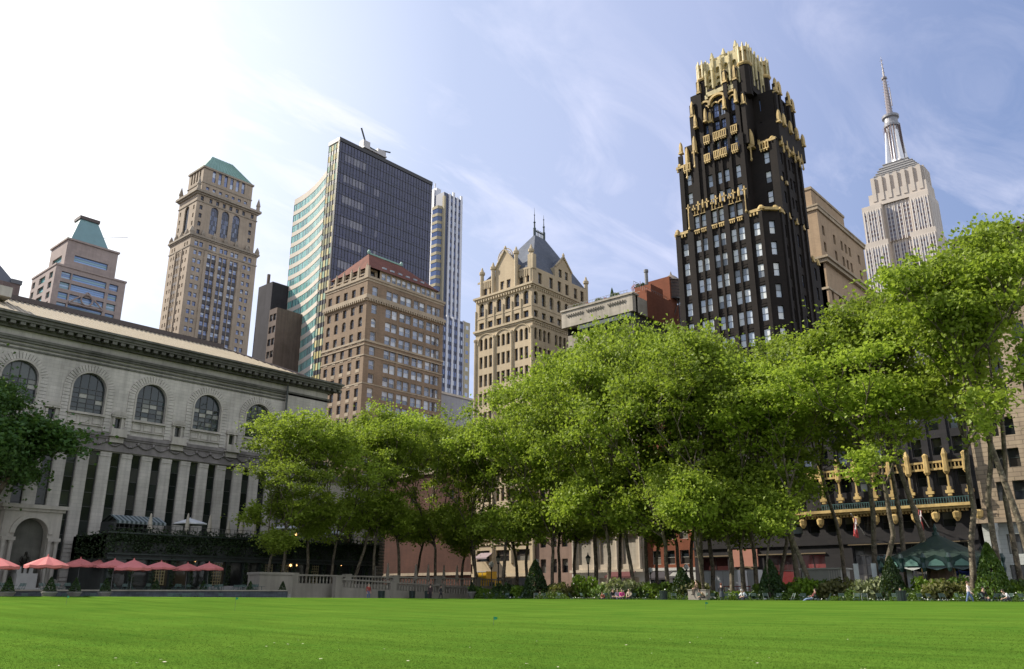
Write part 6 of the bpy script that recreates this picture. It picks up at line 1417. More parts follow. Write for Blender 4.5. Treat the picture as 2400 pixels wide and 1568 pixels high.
def shrub(px, D_, hgt, wd, kind, label, group=None, name='shrub', z=.3, cone=None):
    p = atD(px,1387,D_); me, st_ = (CONE[cone] if cone is not None else SHR[kind])
    t = bpy.data.objects.new(name, None); col.objects.link(t); t.location = (p.x,p.y,z); t.rotation_euler = (0,0,rt.random()*6.28); t.scale = (wd,wd,hgt); tag(t, label, 'shrub', group)
    for nm, m_ in (('stem', st_), ('foliage', me)): o = bpy.data.objects.new(nm, m_); col.objects.link(o); o.parent = t
    return t
Dg = lambda px: 71.6/math.cos(math.atan2(ray(px,1387).x, ray(px,1387).y))
for px,h_,w_,k,lb in ((1255,4.3,3.4,0,'big dark cone-shaped shrub in front of the cream building'),(1600,3.2,2.9,0,'dark rounded cone shrub right of the pink group'),(1810,3.7,2.9,0,'dark cone-shaped shrub right of the white box trailers'),(2094,3.7,2.6,0,'dark cone-shaped shrub at the left foot of the carousel'),(2331,4.5,3.0,1,'bright green pointed cone shrub right of the carousel')):
    shrub(px, Dg(px), h_, w_, 0, lb, name='cone_shrub', cone=k)
KN = ['leafy green shrub','brownish olive shrub','bright green shrub','very dark green shrub','pale whitish flowering shrub']
SP = [(1128,2.2,3,0),(1150,1.7,3.2,2),(1178,2.4,3.4,3),(1205,2.3,3.2,3),(1228,2.0,3.2,2),(1290,2.2,3,0),(1318,2.4,3.4,1),(1345,2.0,2.8,2),(1372,3.1,3.2,2),(1400,2.2,3,0),(1433,2.4,3.4,4),(1462,2.5,3.4,4),(1490,2.2,3.0,4),(1518,2.3,3,0),(1546,2.4,3,2),(1572,1.9,3,2),(1628,2.8,3.2,1),(1660,1.5,3,0),(1693,1.4,3,0),(1730,1.3,3,2),(1762,1.4,3,0),(1790,2.0,2.6,2),(1822,2.2,2.8,2),(1850,2.5,3,0),(1883,2.5,3.2,2),(1915,2.6,3,0),(1945,2.6,3.2,1),(1975,2.7,3.2,1),(2005,2.4,3,1),(2036,2.3,3,4),(2062,2.4,3,4),(2125,1.4,2.6,0),(2150,1.6,3,0),(2178,2.6,3,2),(2205,2.7,3.2,1),(2232,2.6,3,0),(2262,2.5,3.2,1),(2295,2.3,3,1),(2360,2.3,3,2),(2392,2.5,3.2,0),(2420,2.3,3,0)]
LAND = ['at the balustrade end','','','left of the big dark cone shrub','','right of the big dark cone shrub','','','','','left of the seated pink group','behind the seated pink group','right of the seated pink group','','','left of the round cone shrub','behind the man in brown','','behind the standing red-haired woman','behind the white-shirted pair','','left of the cone shrub by the trailers','','left of the reclining woman','','','','','','','left of the carousel cone shrub','','under the carousel','','','left of the walking woman','behind the walking woman','left of the bright cone shrub','right of the bright cone shrub','','']
pos = ['before the cream building','before the brownstone house','before the studio front','before the orange-red house','before the white trailers','before the hotel entrance','before the grey kiosk','before the dark shop windows','before the carousel','at the right end of the bed']
seen = {}
for i,(px,h_,w_,k) in enumerate(SP):
    z_ = pos[0] if px<1260 else pos[1] if px<1330 else pos[2] if px<1500 else pos[3] if px<1610 else pos[4] if px<1700 else pos[5] if px<1800 else pos[6] if px<1950 else pos[7] if px<2090 else pos[8] if px<2330 else pos[9]
    size = 'tall' if h_ >= 2.5 else ('medium' if h_ >= 2.0 else 'low'); base = f'{size} {KN[k]} {z_}'; l2 = LAND[i]
    lb = f'{size} {KN[k]} {l2}' if l2 else base
    n_ = seen.get(lb, 0); seen[lb] = n_+1
    if n_: lb = ('second','third','fourth')[n_-1]+' '+base+' from the left'
    shrub(px, Dg(px)*rt.uniform(1.0,1.05), h_*rt.uniform(.9,1.05), w_*.62, k, lb, 'shrubs in the flower bed')
# low ground cover in front of the shrubs with white and yellow flowers
gc = MB(); rng = random.Random(9); fl_ = MB()
for _ in range(26000):
    px = rng.uniform(1115, 2440); D_ = Dg(px)*rng.uniform(.965,.995); p = atD(px,1387,D_); h_ = .35+.55*max(0,math.sin(px*.045)+.35*math.sin(px*.13)+.6)*rng.random()
    leaf(gc, (p.x, p.y, .3+rng.random()*h_), rng.uniform(.1,.2), rng)
    if rng.random() < .012: leaf(fl_, (p.x, p.y, .45+h_*.8), .16, rng, 1)
o = tag(gc.build('ground_cover', L_SH[0]), 'low green ground cover planting along the edge of the flower bed', 'ground cover', kind='stuff')
tag(fl_.build('flowers', m_plain('white_blossom', (.65,.66,.62), .7)), 'small white blossoms scattered over the flower bed', 'flowers', kind='stuff')

# planting on the roof terrace of the studio building
def roof_plant(px, py, h_, w_, me, label, name='roof_shrub'):
    hi = px > 1440; p = atY(px, py, 117.6 if hi else 114.4); zr0 = atY(1480, 691, 110).z+(3.6 if hi else 2.0); p.x = min(p.x, -72.3)
    t = bpy.data.objects.new(name, None); col.objects.link(t); t.location = (p.x,p.y,zr0-.02); t.scale = (w_*.8,w_*.8,h_*.62); tag(t, label, 'shrub', 'plants on the studio roof terrace')
    for nm, m_ in (('stem', me[1]), ('foliage', me[0])): o = bpy.data.objects.new(nm, m_); col.objects.link(o); o.parent = t
RED_ = shrub_mesh(31, m_leaf('red_flower_leaf', (.45,.03,.02), (.6,.08,.05), .2), 500, .2); PNK_ = shrub_mesh(32, m_leaf('pink_blossom', (.55,.20,.22), (.65,.3,.3), .3), 220, .16)
for a_ in ((1356,694,1.8,1.6,SHR[1],'olive shrub at the left end of the studio roof terrace'),(1383,694,1.2,1.1,RED_,'small red flowering shrub on the studio roof terrace, left one'),(1405,684,1.6,1.3,SHR[4],'pale shrub between the two red ones on the studio roof'),(1425,676,1.2,1.2,RED_,'small red flowering shrub on the studio roof terrace, right one'),(1448,680,1.7,1.1,SHR[0],'green shrub near the right corner of the studio roof'),(1434,672,3.6,1.2,CONE[1],'small conifer standing highest on the studio roof terrace'),(1504,660,2.4,1.8,SHR[3],'dark green bush before the orange-red roof block')): roof_plant(*a_)
roof_plant(1493, 655, 3.2, 1.5, PNK_, 'small pink blossoming tree above the studio roof railing', 'blossom_tree')
# ------------------------------------------------------------------ terrace, restaurant, furniture
CAM_D = lambda px, X_: math.hypot(*atX(px,1387,X_).xy)
# ivy restaurant
caf = thing('restaurant', 'low dark restaurant pavilion covered in ivy with glowing doors and a roof terrace', 'restaurant', (-94,56,1.1))
CX, CY0, CY1, CZ = -90.0, 38.2, 74.5, 7.2
s = MB(); s.box(-99,CX-.4,CY0,CY1,1.0,CZ); s.box(-99,CX+.2,CY0,CY1,4.7,CZ); s.build('wall', m_stone('dark_timber', (.05,.054,.05), stain=.4), caf)
s = MB(); y = CY0+.3
while y < CY1-.5: s.box(CX-.5,CX+.1,y,y+.5,1.0,4.7); y += 2.25
for z in (4.6,5.05): s.box(CX-.2,CX+.36,CY0,CY1,z,z+.14)
s.box(CX-.3,CX+.5,CY0-.3,CY1+.3,CZ,CZ+.14); s.build('beams', m_plain('dark_green_paint', (.022,.030,.026), .5), caf)
s = MB(); y = CY0+.8; k = 0
while y < CY1-2: s.box(CX-.36,CX-.3,y,y+1.75,1.9,4.6); y += 2.25
s.build('glass_doors', m_glass('restaurant_glass', [(.015,.017,.015),(.02,.02,.018),(.05,.04,.025),(.015,.015,.015)], spec=.5), caf)
M_TRL = m_plain('yellowish_trellis', (.26,.21,.10), .7)  # plain yellowish colour of the trellis panels
for k in (2,5,8,9,11):
    y = CY0+.8+2.25*k; s = MB()
    for q in range(5): s.box(CX-.28,CX-.24,y+.1+q*.3,y+.18+q*.3,2.0,4.5)
    for q in range(8): s.box(CX-.24,CX-.21,y+.05,y+1.4,2.05+q*.33,2.12+q*.33)
    s.build('trellis', M_TRL, caf)
lv = MB(); rng = random.Random(4)
for _ in range(15000):
    y = rng.uniform(CY0,CY1); q = rng.random()
    if q < .62: p = (CX+rng.uniform(.15,.5), y, (rng.uniform(5.3,CZ+.1) if rng.random() < .6+.4*math.sin(y*1.7) else rng.uniform(6.4,CZ+.2)))
    elif q < .80: p = (CX+rng.uniform(-.2,.5), y, CZ+rng.random()**2*.75)
    elif q < .84: p = (rng.uniform(-98,CX+.5), CY0-.12, rng.uniform(4.6,CZ+.3))
    else: yy = CY0+.3+2.25*int((y-CY0)/2.25)+rng.uniform(0,.55); p = (CX+rng.uniform(.1,.3), yy, rng.uniform(1.4,4.8))
    leaf(lv, p, rng.uniform(.14,.3), rng, 0)
lv.build('ivy', m_leaf('ivy_leaf', (.014,.030,.012), (.035,.06,.018), .12), caf)
s = MB()
for k in range(70): y = CY0+.4+k*.52; s.tube((CX+.1,y,CZ+.1),(CX+.1,y,CZ+1.05),.025,n=4)
for z in (.6,1.05): s.tube((CX+.1,CY0,CZ+z),(CX+.1,CY1,CZ+z),.03,n=4)
s.build('terrace_railing', FR, caf)
M_BULB, nt_, bs_ = newmat('warm_lamp'); bs_.inputs['Emission Color'].default_value = (1,.55,.2,1); bs_.inputs['Emission Strength'].default_value = 2.5; bs_.inputs['Base Color'].default_value = (1,.8,.5,1)
for px,py in ((449,1312),(457,1314),(614,1321),(681,1325),(694,1325),(768,1321),(800,1323),(694,1252)):
    p = atX(px, py, CX-.15); s = MB(); s.lathe(p.x,p.y,[(.03,p.z-.16),(.14,p.z-.05),(.14,p.z+.06),(.03,p.z+.15)],8); s.tube((p.x,p.y,p.z+.15),(p.x,p.y,p.z+.5),.015,n=4); s.build('wall_lamp', M_BULB, caf)
# umbrellas
def umbrella_meshes(r, ht, drop, n, mat, polemat, closed=False, val=.16):
    a, p_ = MB(), MB()
    if closed: a.lathe(0,0,[(.10,.75),(.30,.95),(.24,1.7),(.10,ht-.1),(.03,ht+.08)],9); p_.tube((0,0,0),(0,0,.8),.04,n=8); p_.lathe(0,0,[(.3,0),(.3,.07)],12)
    else:
        z0 = ht-drop
        for k in range(n):
            t0, t1 = 2*math.pi*k/n, 2*math.pi*(k+1)/n; tm = (t0+t1)/2
            A_ = [(r*f*math.cos(t0), r*f*math.sin(t0), ht-drop*f**1.12) for f in (0,.25,.5,.75,1)]; B_ = [(r*f*math.cos(t1), r*f*math.sin(t1), ht-drop*f**1.12) for f in (0,.25,.5,.75,1)]
            M_ = [(r*f*.93*math.cos(tm), r*f*.93*math.sin(tm), ht-drop*f**1.12-.05*f) for f in (0,.25,.5,.75,1)]
            for i in range(4): a.add([A_[i],A_[i+1],M_[i+1],M_[i]],[(0,1,2,3)]); a.add([M_[i],M_[i+1],B_[i+1],B_[i]],[(0,1,2,3)])
            for P_, Q_ in ((A_[4],M_[4]),(M_[4],B_[4])): a.add([P_,Q_,(Q_[0],Q_[1],Q_[2]-val),(P_[0],P_[1],P_[2]-val)],[(0,1,2,3)])
            p_.tube((0,0,ht-.35),(A_[4][0]*.95,A_[4][1]*.95,A_[4][2]-.02),.014,n=4)
        a.lathe(0,0,[(.08,ht-.02),(.03,ht+.12)],6); p_.tube((0,0,0),(0,0,ht),.026,n=8); p_.lathe(0,0,[(.32,0),(.32,.08),(.06,.12)],12)
    return a.mesh('canopy', mat), p_.mesh('pole', polemat)
M_RED = m_plain('coral_red_canvas', (.52,.15,.14), .8, var=.08); M_CRE = m_plain('cream_canvas', (.42,.37,.30), .85); M_WCN = m_plain('white_canvas', (.66,.66,.66), .8, var=.05)
U_RED = umbrella_meshes(1.5,2.75,.50,8,M_RED,m_plain('dull_pole', (.12,.12,.12), .5)); U_CL = umbrella_meshes(1,3.0,0,8,M_CRE,FRW,True); U_WH = umbrella_meshes(2.0,3.0,.75,4,M_WCN,FRW)
def put(meshes, name, cat, label, loc, rz=0, group=None, sc=1):
    t = bpy.data.objects.new(name, None); col.objects.link(t); t.location = loc; t.rotation_euler = (0,0,rz); t.scale = (sc,sc,sc) if not hasattr(sc,'__len__') else sc; tag(t, label, cat, group)
    for m_ in meshes: o = bpy.data.objects.new(m_.name.split('.')[0], m_); col.objects.link(o); o.parent = t
    return t
for px,ay,D_,lb in ((-3,1301,71,'coral red umbrella cut off by the left edge of the photo'),(114,1298.7,72,'largest coral red umbrella, in front of the stone portal'),(190,1305,94,'coral red umbrella just right of the largest one, set further back'),(238,1307,99,'coral red umbrella half hidden, third from the large one'),(270,1308,88,'coral red umbrella overlapping the big one on its right'),(315,1307.5,79,'wide coral red umbrella in the middle of the row'),(379,1313,84,'coral red umbrella second to the right of the middle of the row'),(441,1317,97,'small coral red umbrella, last but one on the right'),(491,1315.5,91,'coral red umbrella at the right end of the row')):
    p = atD(px,ay,D_); sc = (p.z-1.1)/2.87 if p.x < -72 else (p.z-.35)/2.87
    put(U_RED, 'patio_umbrella', 'umbrella', lb, (p.x,p.y,1.1 if p.x < -72 else .35), rt.random(), 'red umbrellas on the library terrace', (1.0,1.0,sc))
for px,ay,lb in ((355,1203,'closed cream umbrella beside the striped tent'),(442,1203,'closed cream umbrella standing in front of the open white one'),(494,1206,'closed cream umbrella right of the open white one'),(537,1219,'short closed cream umbrella left of the widest folded one'),(568,1210,'widest closed cream umbrella at the middle of the roof terrace'),(598,1219,'closed cream umbrella between the dark library slits'),(631,1217,'closed cream umbrella left of the white tents'),(855,1231,'closed cream umbrella at the right end of the roof terrace')):
    p = atX(px,ay,-92.5); h_ = (p.z-CZ); put(U_CL, 'closed_umbrella', 'umbrella', lb, (p.x,p.y,CZ), rt.random(), 'closed umbrellas on the roof terrace', (1.25 if px==568 else 1,)*2+(h_/3.08,))
for px,ay,w_,lb in ((446,1213,4.1,'wide open white umbrella among the closed ones'),(672,1226,4.0,'open white umbrella, leftmost behind the terrace trees'),(728,1232,4.2,'open white umbrella, middle one behind the terrace trees'),(784,1242,3.8,'open white umbrella, rightmost and lowest behind the terrace trees')):
    p = atX(px,ay,-94); put(U_WH, 'roof_umbrella', 'umbrella', lb, (p.x,p.y,CZ), .75, 'open white umbrellas on the roof terrace', (w_/4,w_/4,(p.z-CZ)/3.1))
for k,(px,z_) in enumerate(((908,1.9),(974,1.9),(1003,1.9),(1040,1.9),(1071,1.9))):
    p = atX(px,1360,-85.5); put(U_CL, 'closed_umbrella', 'umbrella', 'folded pale umbrella behind the balustrade before the brick wall, '+('first','second','third','fourth','fifth')[k]+' from the left', (p.x,p.y,z_), 0, 'folded umbrellas behind the balustrade', (.9,.9,.98))
# striped tent on the roof terrace
p0 = atX(270,1222,-93); p1 = atX(386,1227,-93); zt_ = p0.z+.1
tent = thing('awning_tent', 'dark striped canopy tent at the left end of the restaurant roof', 'tent', (-94.5,(p0.y+p1.y)/2,CZ))
s = MB(); n = 22
for k in range(n):
    ya, yb_ = lerp(p0.y,p1.y,k/n), lerp(p0.y,p1.y,(k+1)/n); mi = k%2
    s.quad((-92.6,ya,zt_),(-92.6,yb_,zt_),(-94.6,yb_,zt_+.75),(-94.6,ya,zt_+.75),mi); s.quad((-96.6,ya,zt_),(-96.6,yb_,zt_),(-94.6,yb_,zt_+.75),(-94.6,ya,zt_+.75),mi); s.quad((-92.6,ya,zt_),(-92.6,yb_,zt_),(-92.6,yb_,zt_-.3),(-92.6,ya,zt_-.3),mi)
s.build('canopy', [m_plain('stripe_dark', (.05,.07,.07), .8), m_plain('stripe_grey', (.22,.25,.26), .8)], tent)
s = MB()
for y in frange(p0.y,p1.y,4): s.tube((-92.7,y,CZ),(-92.7,y,zt_),.05,n=6); s.tube((-96.5,y,CZ),(-96.5,y,zt_),.05,n=6)
s.build('post', FR, tent); s = MB(); s.box(-96.5,-92.75,p0.y-.05,p0.y,CZ,zt_); s.box(-96.6,-96.5,p0.y,p1.y,CZ,zt_); s.build('side_curtain', m_plain('dark_canvas', (.03,.035,.035), .8), tent)
# balustrades
M_BAL = m_stone('terrace_stone', (.33,.30,.25), (.28,.255,.215), stain=.3)
bal_me = MB(); bal_me.lathe(0,0,[(.09,0),(.09,.06),(.055,.1),(.10,.3),(.085,.42),(.05,.6),(.08,.66),(.09,.74)],10); BALM = bal_me.mesh('baluster', M_BAL, smooth=True)
def balustrade(name, label, X_, y0, y1, zt0, zt1, zb, lower, step=.46, piers=6.2):
    t = thing(name, label, 'balustrade', (X_,y0,zb)); L_ = y1-y0; f = lambda y: lerp(zt0,zt1,(y-y0)/L_)
    s = MB()
    def sl(xa,xb,ya,yb_,a0,a1,b0,b1): s.add([(xa,ya,a0),(xb,ya,a0),(xb,yb_,b0),(xa,yb_,b0),(xa,ya,a1),(xb,ya,a1),(xb,yb_,b1),(xa,yb_,b1)], [(0,3,2,1),(4,5,6,7),(0,1,5,4),(1,2,6,5),(2,3,7,6),(3,0,4,7)])
    sl(X_-.22,X_+.22,y0,y1,zt0-.16,zt0,zt1-.16,zt1); t_r = s.build('rail', M_BAL, t)
    s = MB(); sl(X_-.2,X_+.2,y0,y1,zb,zt0-.93,zb,zt1-.93); sl(X_-.28,X_+.28,y0,y1,zb,zb+.25,zb,zb+.25); s.build('plinth', M_BAL, t)
    n = int(L_/piers)+1; ps = frange(y0+.4, y1-.4, n)
    for y in ps: s = MB(); s.box(X_-.3,X_+.3,y-.42,y+.42,zb,f(y)+.03); s.box(X_-.34,X_+.34,y-.46,y+.46,f(y)+.03,f(y)+.14); s.build('pier', M_BAL, t)
    y = y0+1.1
    while y < y1-.9:
        if all(abs(y-q) > .55 for q in ps): o = bpy.data.objects.new('baluster', BALM); col.objects.link(o); o.parent = t; o.location = (0,y-y0,f(y)-.92-zb); 
        y += step
    return t
balustrade('balustrade', 'long level stone balustrade on the terrace wall under the plane trees', -78.35, 53.0, 89.5, 3.12, 2.95, .3, True)
balustrade('balustrade', 'sloping stone balustrade descending in front of the long level one', -76.6, 57.5, 82, 2.75, 1.75, .3, True)
pr = thing('stone_pier', 'large square stone pier closing the left end of the balustrade', 'pier', (-77.9,50.3,.3))
s = MB(); s.box(-79.5,-77.3,48.6,52.6,.3,3.0); s.box(-79.6,-77.2,48.5,52.7,3.0,3.25); s.box(-79.5,-77.2,48.5,52.6,.3,.8); s.build('block', M_BAL, pr)
rw = thing('retaining_wall', 'low dark stone wall along the front of the left terrace', 'wall', (-71.8,20,.3)); s = MB(); s.box(-72.2,-71.8,-18,48.4,.2,1.35); s.build('wall', m_stone('dark_blue_stone', (.10,.115,.13), (.07,.08,.095), brick=(.6,.22,.02), stain=.4), rw)
s = MB(); s.box(-72.3,-71.7,-18,48.4,1.35,1.47); s.build('coping', M_BAL, rw)
# planters with small conifers
s = MB(); s.lathe(0,0,[(.28,0),(.3,.1),(.16,.2),(.2,.34),(.42,.75),(.56,1.0),(.6,1.08),(.5,1.1),(.4,1.0)],14); UM = s.mesh('urn', m_stone('grey_urn_stone', (.27,.26,.23), stain=.4), smooth=True)
s = MB(); rng = random.Random(12)
for _ in range(700): z = rng.random()**1.2; r = .5*(1-z)**.8*rng.uniform(.8,1.05); a = rng.random()*6.283; leaf(s, (r*math.cos(a), r*math.sin(a), 1.05+z*1.15), rng.uniform(.09,.15), rng, 0)
PLM = s.mesh('plant', L_SH[3])
for px,D_,z,lb in ((19,70.5,.3,'stone urn with a small conifer at the far left'),(117,70.5,.3,'stone urn with a pointed conifer under the largest red umbrella'),(176,74,.3,'stone urn with greenery left of the overlapping red umbrellas'),(247,76,.3,'wide stone urn with greenery below the overlapping red umbrellas'),(365,81,.3,'stone urn with a conifer below the middle red umbrella'),(476,89,.3,'stone urn with low greenery below the last red umbrella'),(586,90.5,.3,'tall stone urn with a conifer beside the stone pier'),(662,91,.3,'stone urn with spreading green plant before the balustrade'),(1106,98,.3,'stone urn at the right end of the balustrade')):
    p = atD(px,1380,D_); put((UM,PLM), 'planter_urn', 'planter', lb, (p.x,p.y,z), px, 'stone urns with plants', .92)
# chairs, tables
M_GCH = m_plain('green_chair_metal', (.025,.055,.045), .45); M_SLT = m_plain('chair_slats', (.06,.10,.085), .5)
s = MB()
for sx in (-.2,.2):
    s.tube((sx,-.22,0),(sx,.2,.85),.016,n=5); s.tube((sx,.22,0),(sx,-.2,.45),.016,n=5)
CH_F = s.mesh('frame', M_GCH); s = MB()
for k in range(5): s.box(-.2,.2,-.2+k*.085,-.145+k*.085,.44,.455)
CH_S = s.mesh('seat', M_SLT); s = MB()
for k in range(3): s.box(-.2,.2,.13+k*.03,.15+k*.03,.62+k*.08,.68+k*.08)
CH_B = s.mesh('backrest', M_SLT); s = MB(); s.lathe(0,0,[(.36,.70),(.36,.73)],16); T_T = s.mesh('table_top', M_GCH); s = MB(); s.tube((0,0,.03),(0,0,.7),.03,n=6)
for k in range(3): s.tube((0,0,.06),(.28*math.cos(k*2.09),.28*math.sin(k*2.09),.02),.02,n=5)
T_L = s.mesh('pedestal', M_GCH)
rc = random.Random(31); kk = 0
for k in range(95):
    px = rc.uniform(-10,600); D_ = rc.uniform(70.2,71.2) if k%2 else rc.uniform(74,84); D_ *= (1 if px < 300 else 1+ (px-300)/1400)
    p = atD(px,1385,D_)
    z = 1.1 if (p.x < -72.3 and p.y < 48.5) else .3
    if p.x > -67: continue
    put((CH_F,CH_S,CH_B), 'garden_chair', 'chair', 'green slatted folding chair on the shaded library terrace by the red umbrellas', (p.x,p.y,z), rc.random()*6.28, 'folding chairs on the library terrace', 1.05)
    if k%3 == 0: put((T_T,T_L), 'cafe_table', 'table', 'small round green table on the shaded library terrace by the red umbrellas', (p.x+.7,p.y+.5,z), 0, 'round tables on the library terrace')
for k in range(44):
    px = 1130+k*30+rc.uniform(-9,9); D_ = Dg(px)*.945; p = atD(px,1390,D_)
    put((CH_F,CH_S,CH_B), 'garden_chair', 'chair', 'green slatted folding chair on the path between lawn and flower bed', (p.x,p.y,.3), rc.random()*6.28, 'folding chairs beside the lawn', 1.05)
# bins
s = MB(); s.lathe(0,0,[(.26,0),(.3,.9),(.33,.92),(.33,1.0),(.24,1.0),(.22,.7)],14); BN = s.mesh('bin_body', m_plain('dark_green_bin', (.012,.022,.018), .5)); s = MB()
for k in range(12): a = k*math.pi/6; s.tube((.3*math.cos(a),.3*math.sin(a),.05),(.34*math.cos(a),.34*math.sin(a),.95),.012,n=4)
BR = s.mesh('bin_slats', M_GCH)
for px,D_,lb in ((894,93,'black litter bin right of the man in the red jacket'),(966,101,'dark litter bin in front of the balustrade, middle one'),(1003,95,'dark litter bin beside the person in the brown coat'),(1555,Dg(1555)*.945,'dark green litter bin right of the seated pink group'),(2112,Dg(2112)*.938,'green litter bin in front of the carousel')):
    p = atD(px,1390,D_); put((BN,BR), 'litter_bin', 'bin', lb, (p.x,p.y,.3), 0, 'park litter bins', 1.1)
# lamps
M_GLOBE, nt_, bs_ = newmat('milk_glass'); bs_.inputs['Base Color'].default_value = (.75,.76,.74,1); bs_.inputs['Roughness'].default_value = .25
s = MB(); s.lathe(0,0,[(.2,0),(.17,.4),(.07,.6),(.055,3.2),(.14,3.3),(.10,3.45)],10); LP_P = s.mesh('post', m_plain('black_iron', (.015,.018,.016), .5)); s = MB(); s.lathe(0,0,[(.05,3.42),(.24,3.55),(.30,3.75),(.24,3.95),(.05,4.06)],14); LP_G = s.mesh('globe', M_GLOBE, smooth=True)
s = MB(); s.lathe(0,0,[(.12,3.3),(.24,3.75),(.22,3.78)],6); LN_G = s.mesh('lantern_glass', m_plain('dusty_lantern_glass', (.2,.19,.15), .2)); s = MB(); s.lathe(0,0,[(.28,3.76),(.2,3.9),(.06,4.05),(.03,4.25)],6); LN_C = s.mesh('lantern_cap', LP_P.materials[0])
def lamp(kind, px, py, Yv, lb):
    p = atY(px,py,Yv); put((LP_P,LP_G) if kind else (LP_P,LN_G,LN_C), 'street_lamp', 'lamp', lb, (p.x,p.y,.3), 0, 'globe lamps' if kind else 'lantern lamps', (p.z-.3)/4.06)
for a_ in ((1,1608,1322,88.5,'globe lamp left of the white box trailers'),(1,1258,1310,88.5,'globe lamp above the dark cone shrub near the cream building'),(1,1152,1316,88.5,'globe lamp beside the yellow truck'),(1,1524,1330,88.5,'low globe lamp before the orange-red house'),
           (0,1168,1300,78,'lantern lamp in front of the cream building'),(0,1378,1300,79,'lantern lamp before the ornate studio front'),(0,1637,1286,79,'lantern lamp left of the arched hotel entrance'),(0,2215,1262,86,'lantern lamp right behind the carousel'),(0,2298,1280,84,'lantern lamp before the white columned ground floor')): lamp(*a_)
# vehicles
M_WH = m_plain('white_truck_paint', (.62,.63,.64), .4, var=.06); M_YE = m_plain('yellow_truck_paint', (.62,.36,.02), .4); M_TYRE = m_plain('tyre_rubber', (.02,.02,.02), .8); M_RD = m_plain('red_frame_paint', (.25,.03,.02), .5)
def wheel(par, x, y, z, r=.48):
    s = MB(); s.tube((x,y-.13,z),(x,y+.13,z),r,n=18); w_ = s.build('wheel', M_TYRE, par); s = MB(); s.tube((x,y-.15,z),(x,y-.12,z),r*.55,n=12); o = s.build('rim', FRW, par); o.parent = w_
def box_truck(label, x0, x1, y, zt, m, cab=None, name='box_trailer', cat='trailer'):
    t = thing(name, label, cat, ((x0+x1)/2,y,.32)); s = MB(); s.box(x0,x1,y-1.2,y+1.2,1.15,zt); s.build('cargo_box', m, t)
    s = MB()
    for k in range(int((x1-x0)/.9)): s.box(x0+.4+k*.9,x0+.45+k*.9,y-1.225,y-1.2,1.2,zt-.1)
    s.box(x0,x1,y-1.24,y-1.2,zt-.12,zt); s.box(x0,x1,y-1.24,y-1.2,1.15,1.27); s.build('side_trim', m_plain('grey_trim', (.4,.4,.4), .5), t)
    s = MB(); s.box(x0+.2,x1-.2,y-1.0,y+1.0,.85,1.14); s.build('chassis', FR, t)
    for x in (x0+1.0, x0+2.1, x1-1.0): wheel(t, x, y-1.0, .8); wheel(t, x, y+1.0, .8)
    if cab:
        c = MB(); sg = cab; xa = x1 if sg > 0 else x0
        c.prism([(xa+sg*.1,y-1.1),(xa+sg*2.0,y-1.1),(xa+sg*2.0,y+1.1),(xa+sg*.1,y+1.1)] if sg > 0 else [(xa-2.0,y-1.1),(xa-.1,y-1.1),(xa-.1,y+1.1),(xa-2.0,y+1.1)], .8, 2.0); 
        c.prism([(xa+sg*.1,y-1.1),(xa+sg*2.0,y-1.1),(xa+sg*2.0,y+1.1),(xa+sg*.1,y+1.1)], 2.0, 2.9, 0, [(xa+sg*.1,y-1.0),(xa+sg*1.5,y-1.0),(xa+sg*1.5,y+1.0),(xa+sg*.1,y+1.0)]); c.build('cab', m, t)
        g_ = MB(); g_.quad((xa+sg*.4,y-1.1,2.05),(xa+sg*1.6,y-1.1,2.05),(xa+sg*1.4,y-1.06,2.7),(xa+sg*.4,y-1.06,2.7)); g_.build('cab_window', GL_DARK, t); wheel(t, xa+sg*1.2, y-1.0, .8)
        for yy in (-.8,.8): h_ = MB(); h_.box(xa+sg*2.0,xa+sg*2.06,y+yy-.15,y+yy+.15,1.1,1.35); h_.build('headlight', FRW, t)
    return t
ZT = lambda px,py,Yv: atY(px,py,Yv).z
XA = lambda px,Yv: atY(px,1360,Yv).x
box_truck('long white box trailer behind the tree trunks left of the hotel entrance', XA(1652,95), XA(1741,95), 95, ZT(1690,1337,94), M_WH)
box_truck('shorter white box truck parked just right of the long white trailer', XA(1735,99.5), XA(1779,99.5), 99.5, ZT(1750,1335,98.3), M_WH, None, 'box_truck', 'truck')
box_truck('yellow box truck parked in front of the cream building', XA(1128,97), XA(1152,97), 97, ZT(1140,1339,96), M_YE, 1, 'box_truck', 'truck')
tx = thing('low_trailer', 'red low flatbed trailer with railings in front of the white box trailer', 'trailer', (XA(1730,92.6),92.6,.32)); x0, x1 = XA(1700,92.6), XA(1763,92.6)
s = MB(); s.box(x0,x1,92.0,93.4,1.0,1.15)
for k in range(7): s.tube((lerp(x0+.1,x1-.1,k/6),92.05,1.1),(lerp(x0+.1,x1-.1,k/6),92.05,1.9),.04,n=5)
s.tube((x0,92.05,1.9),(x1,92.05,1.9),.05,n=5); s.tube((x0,92.05,1.5),(x1,92.05,1.5),.03,n=5); s.build('flatbed', M_RD, tx)
for x in (x0+.8,x1-.8): wheel(tx, x, 92.3, .72, .38)
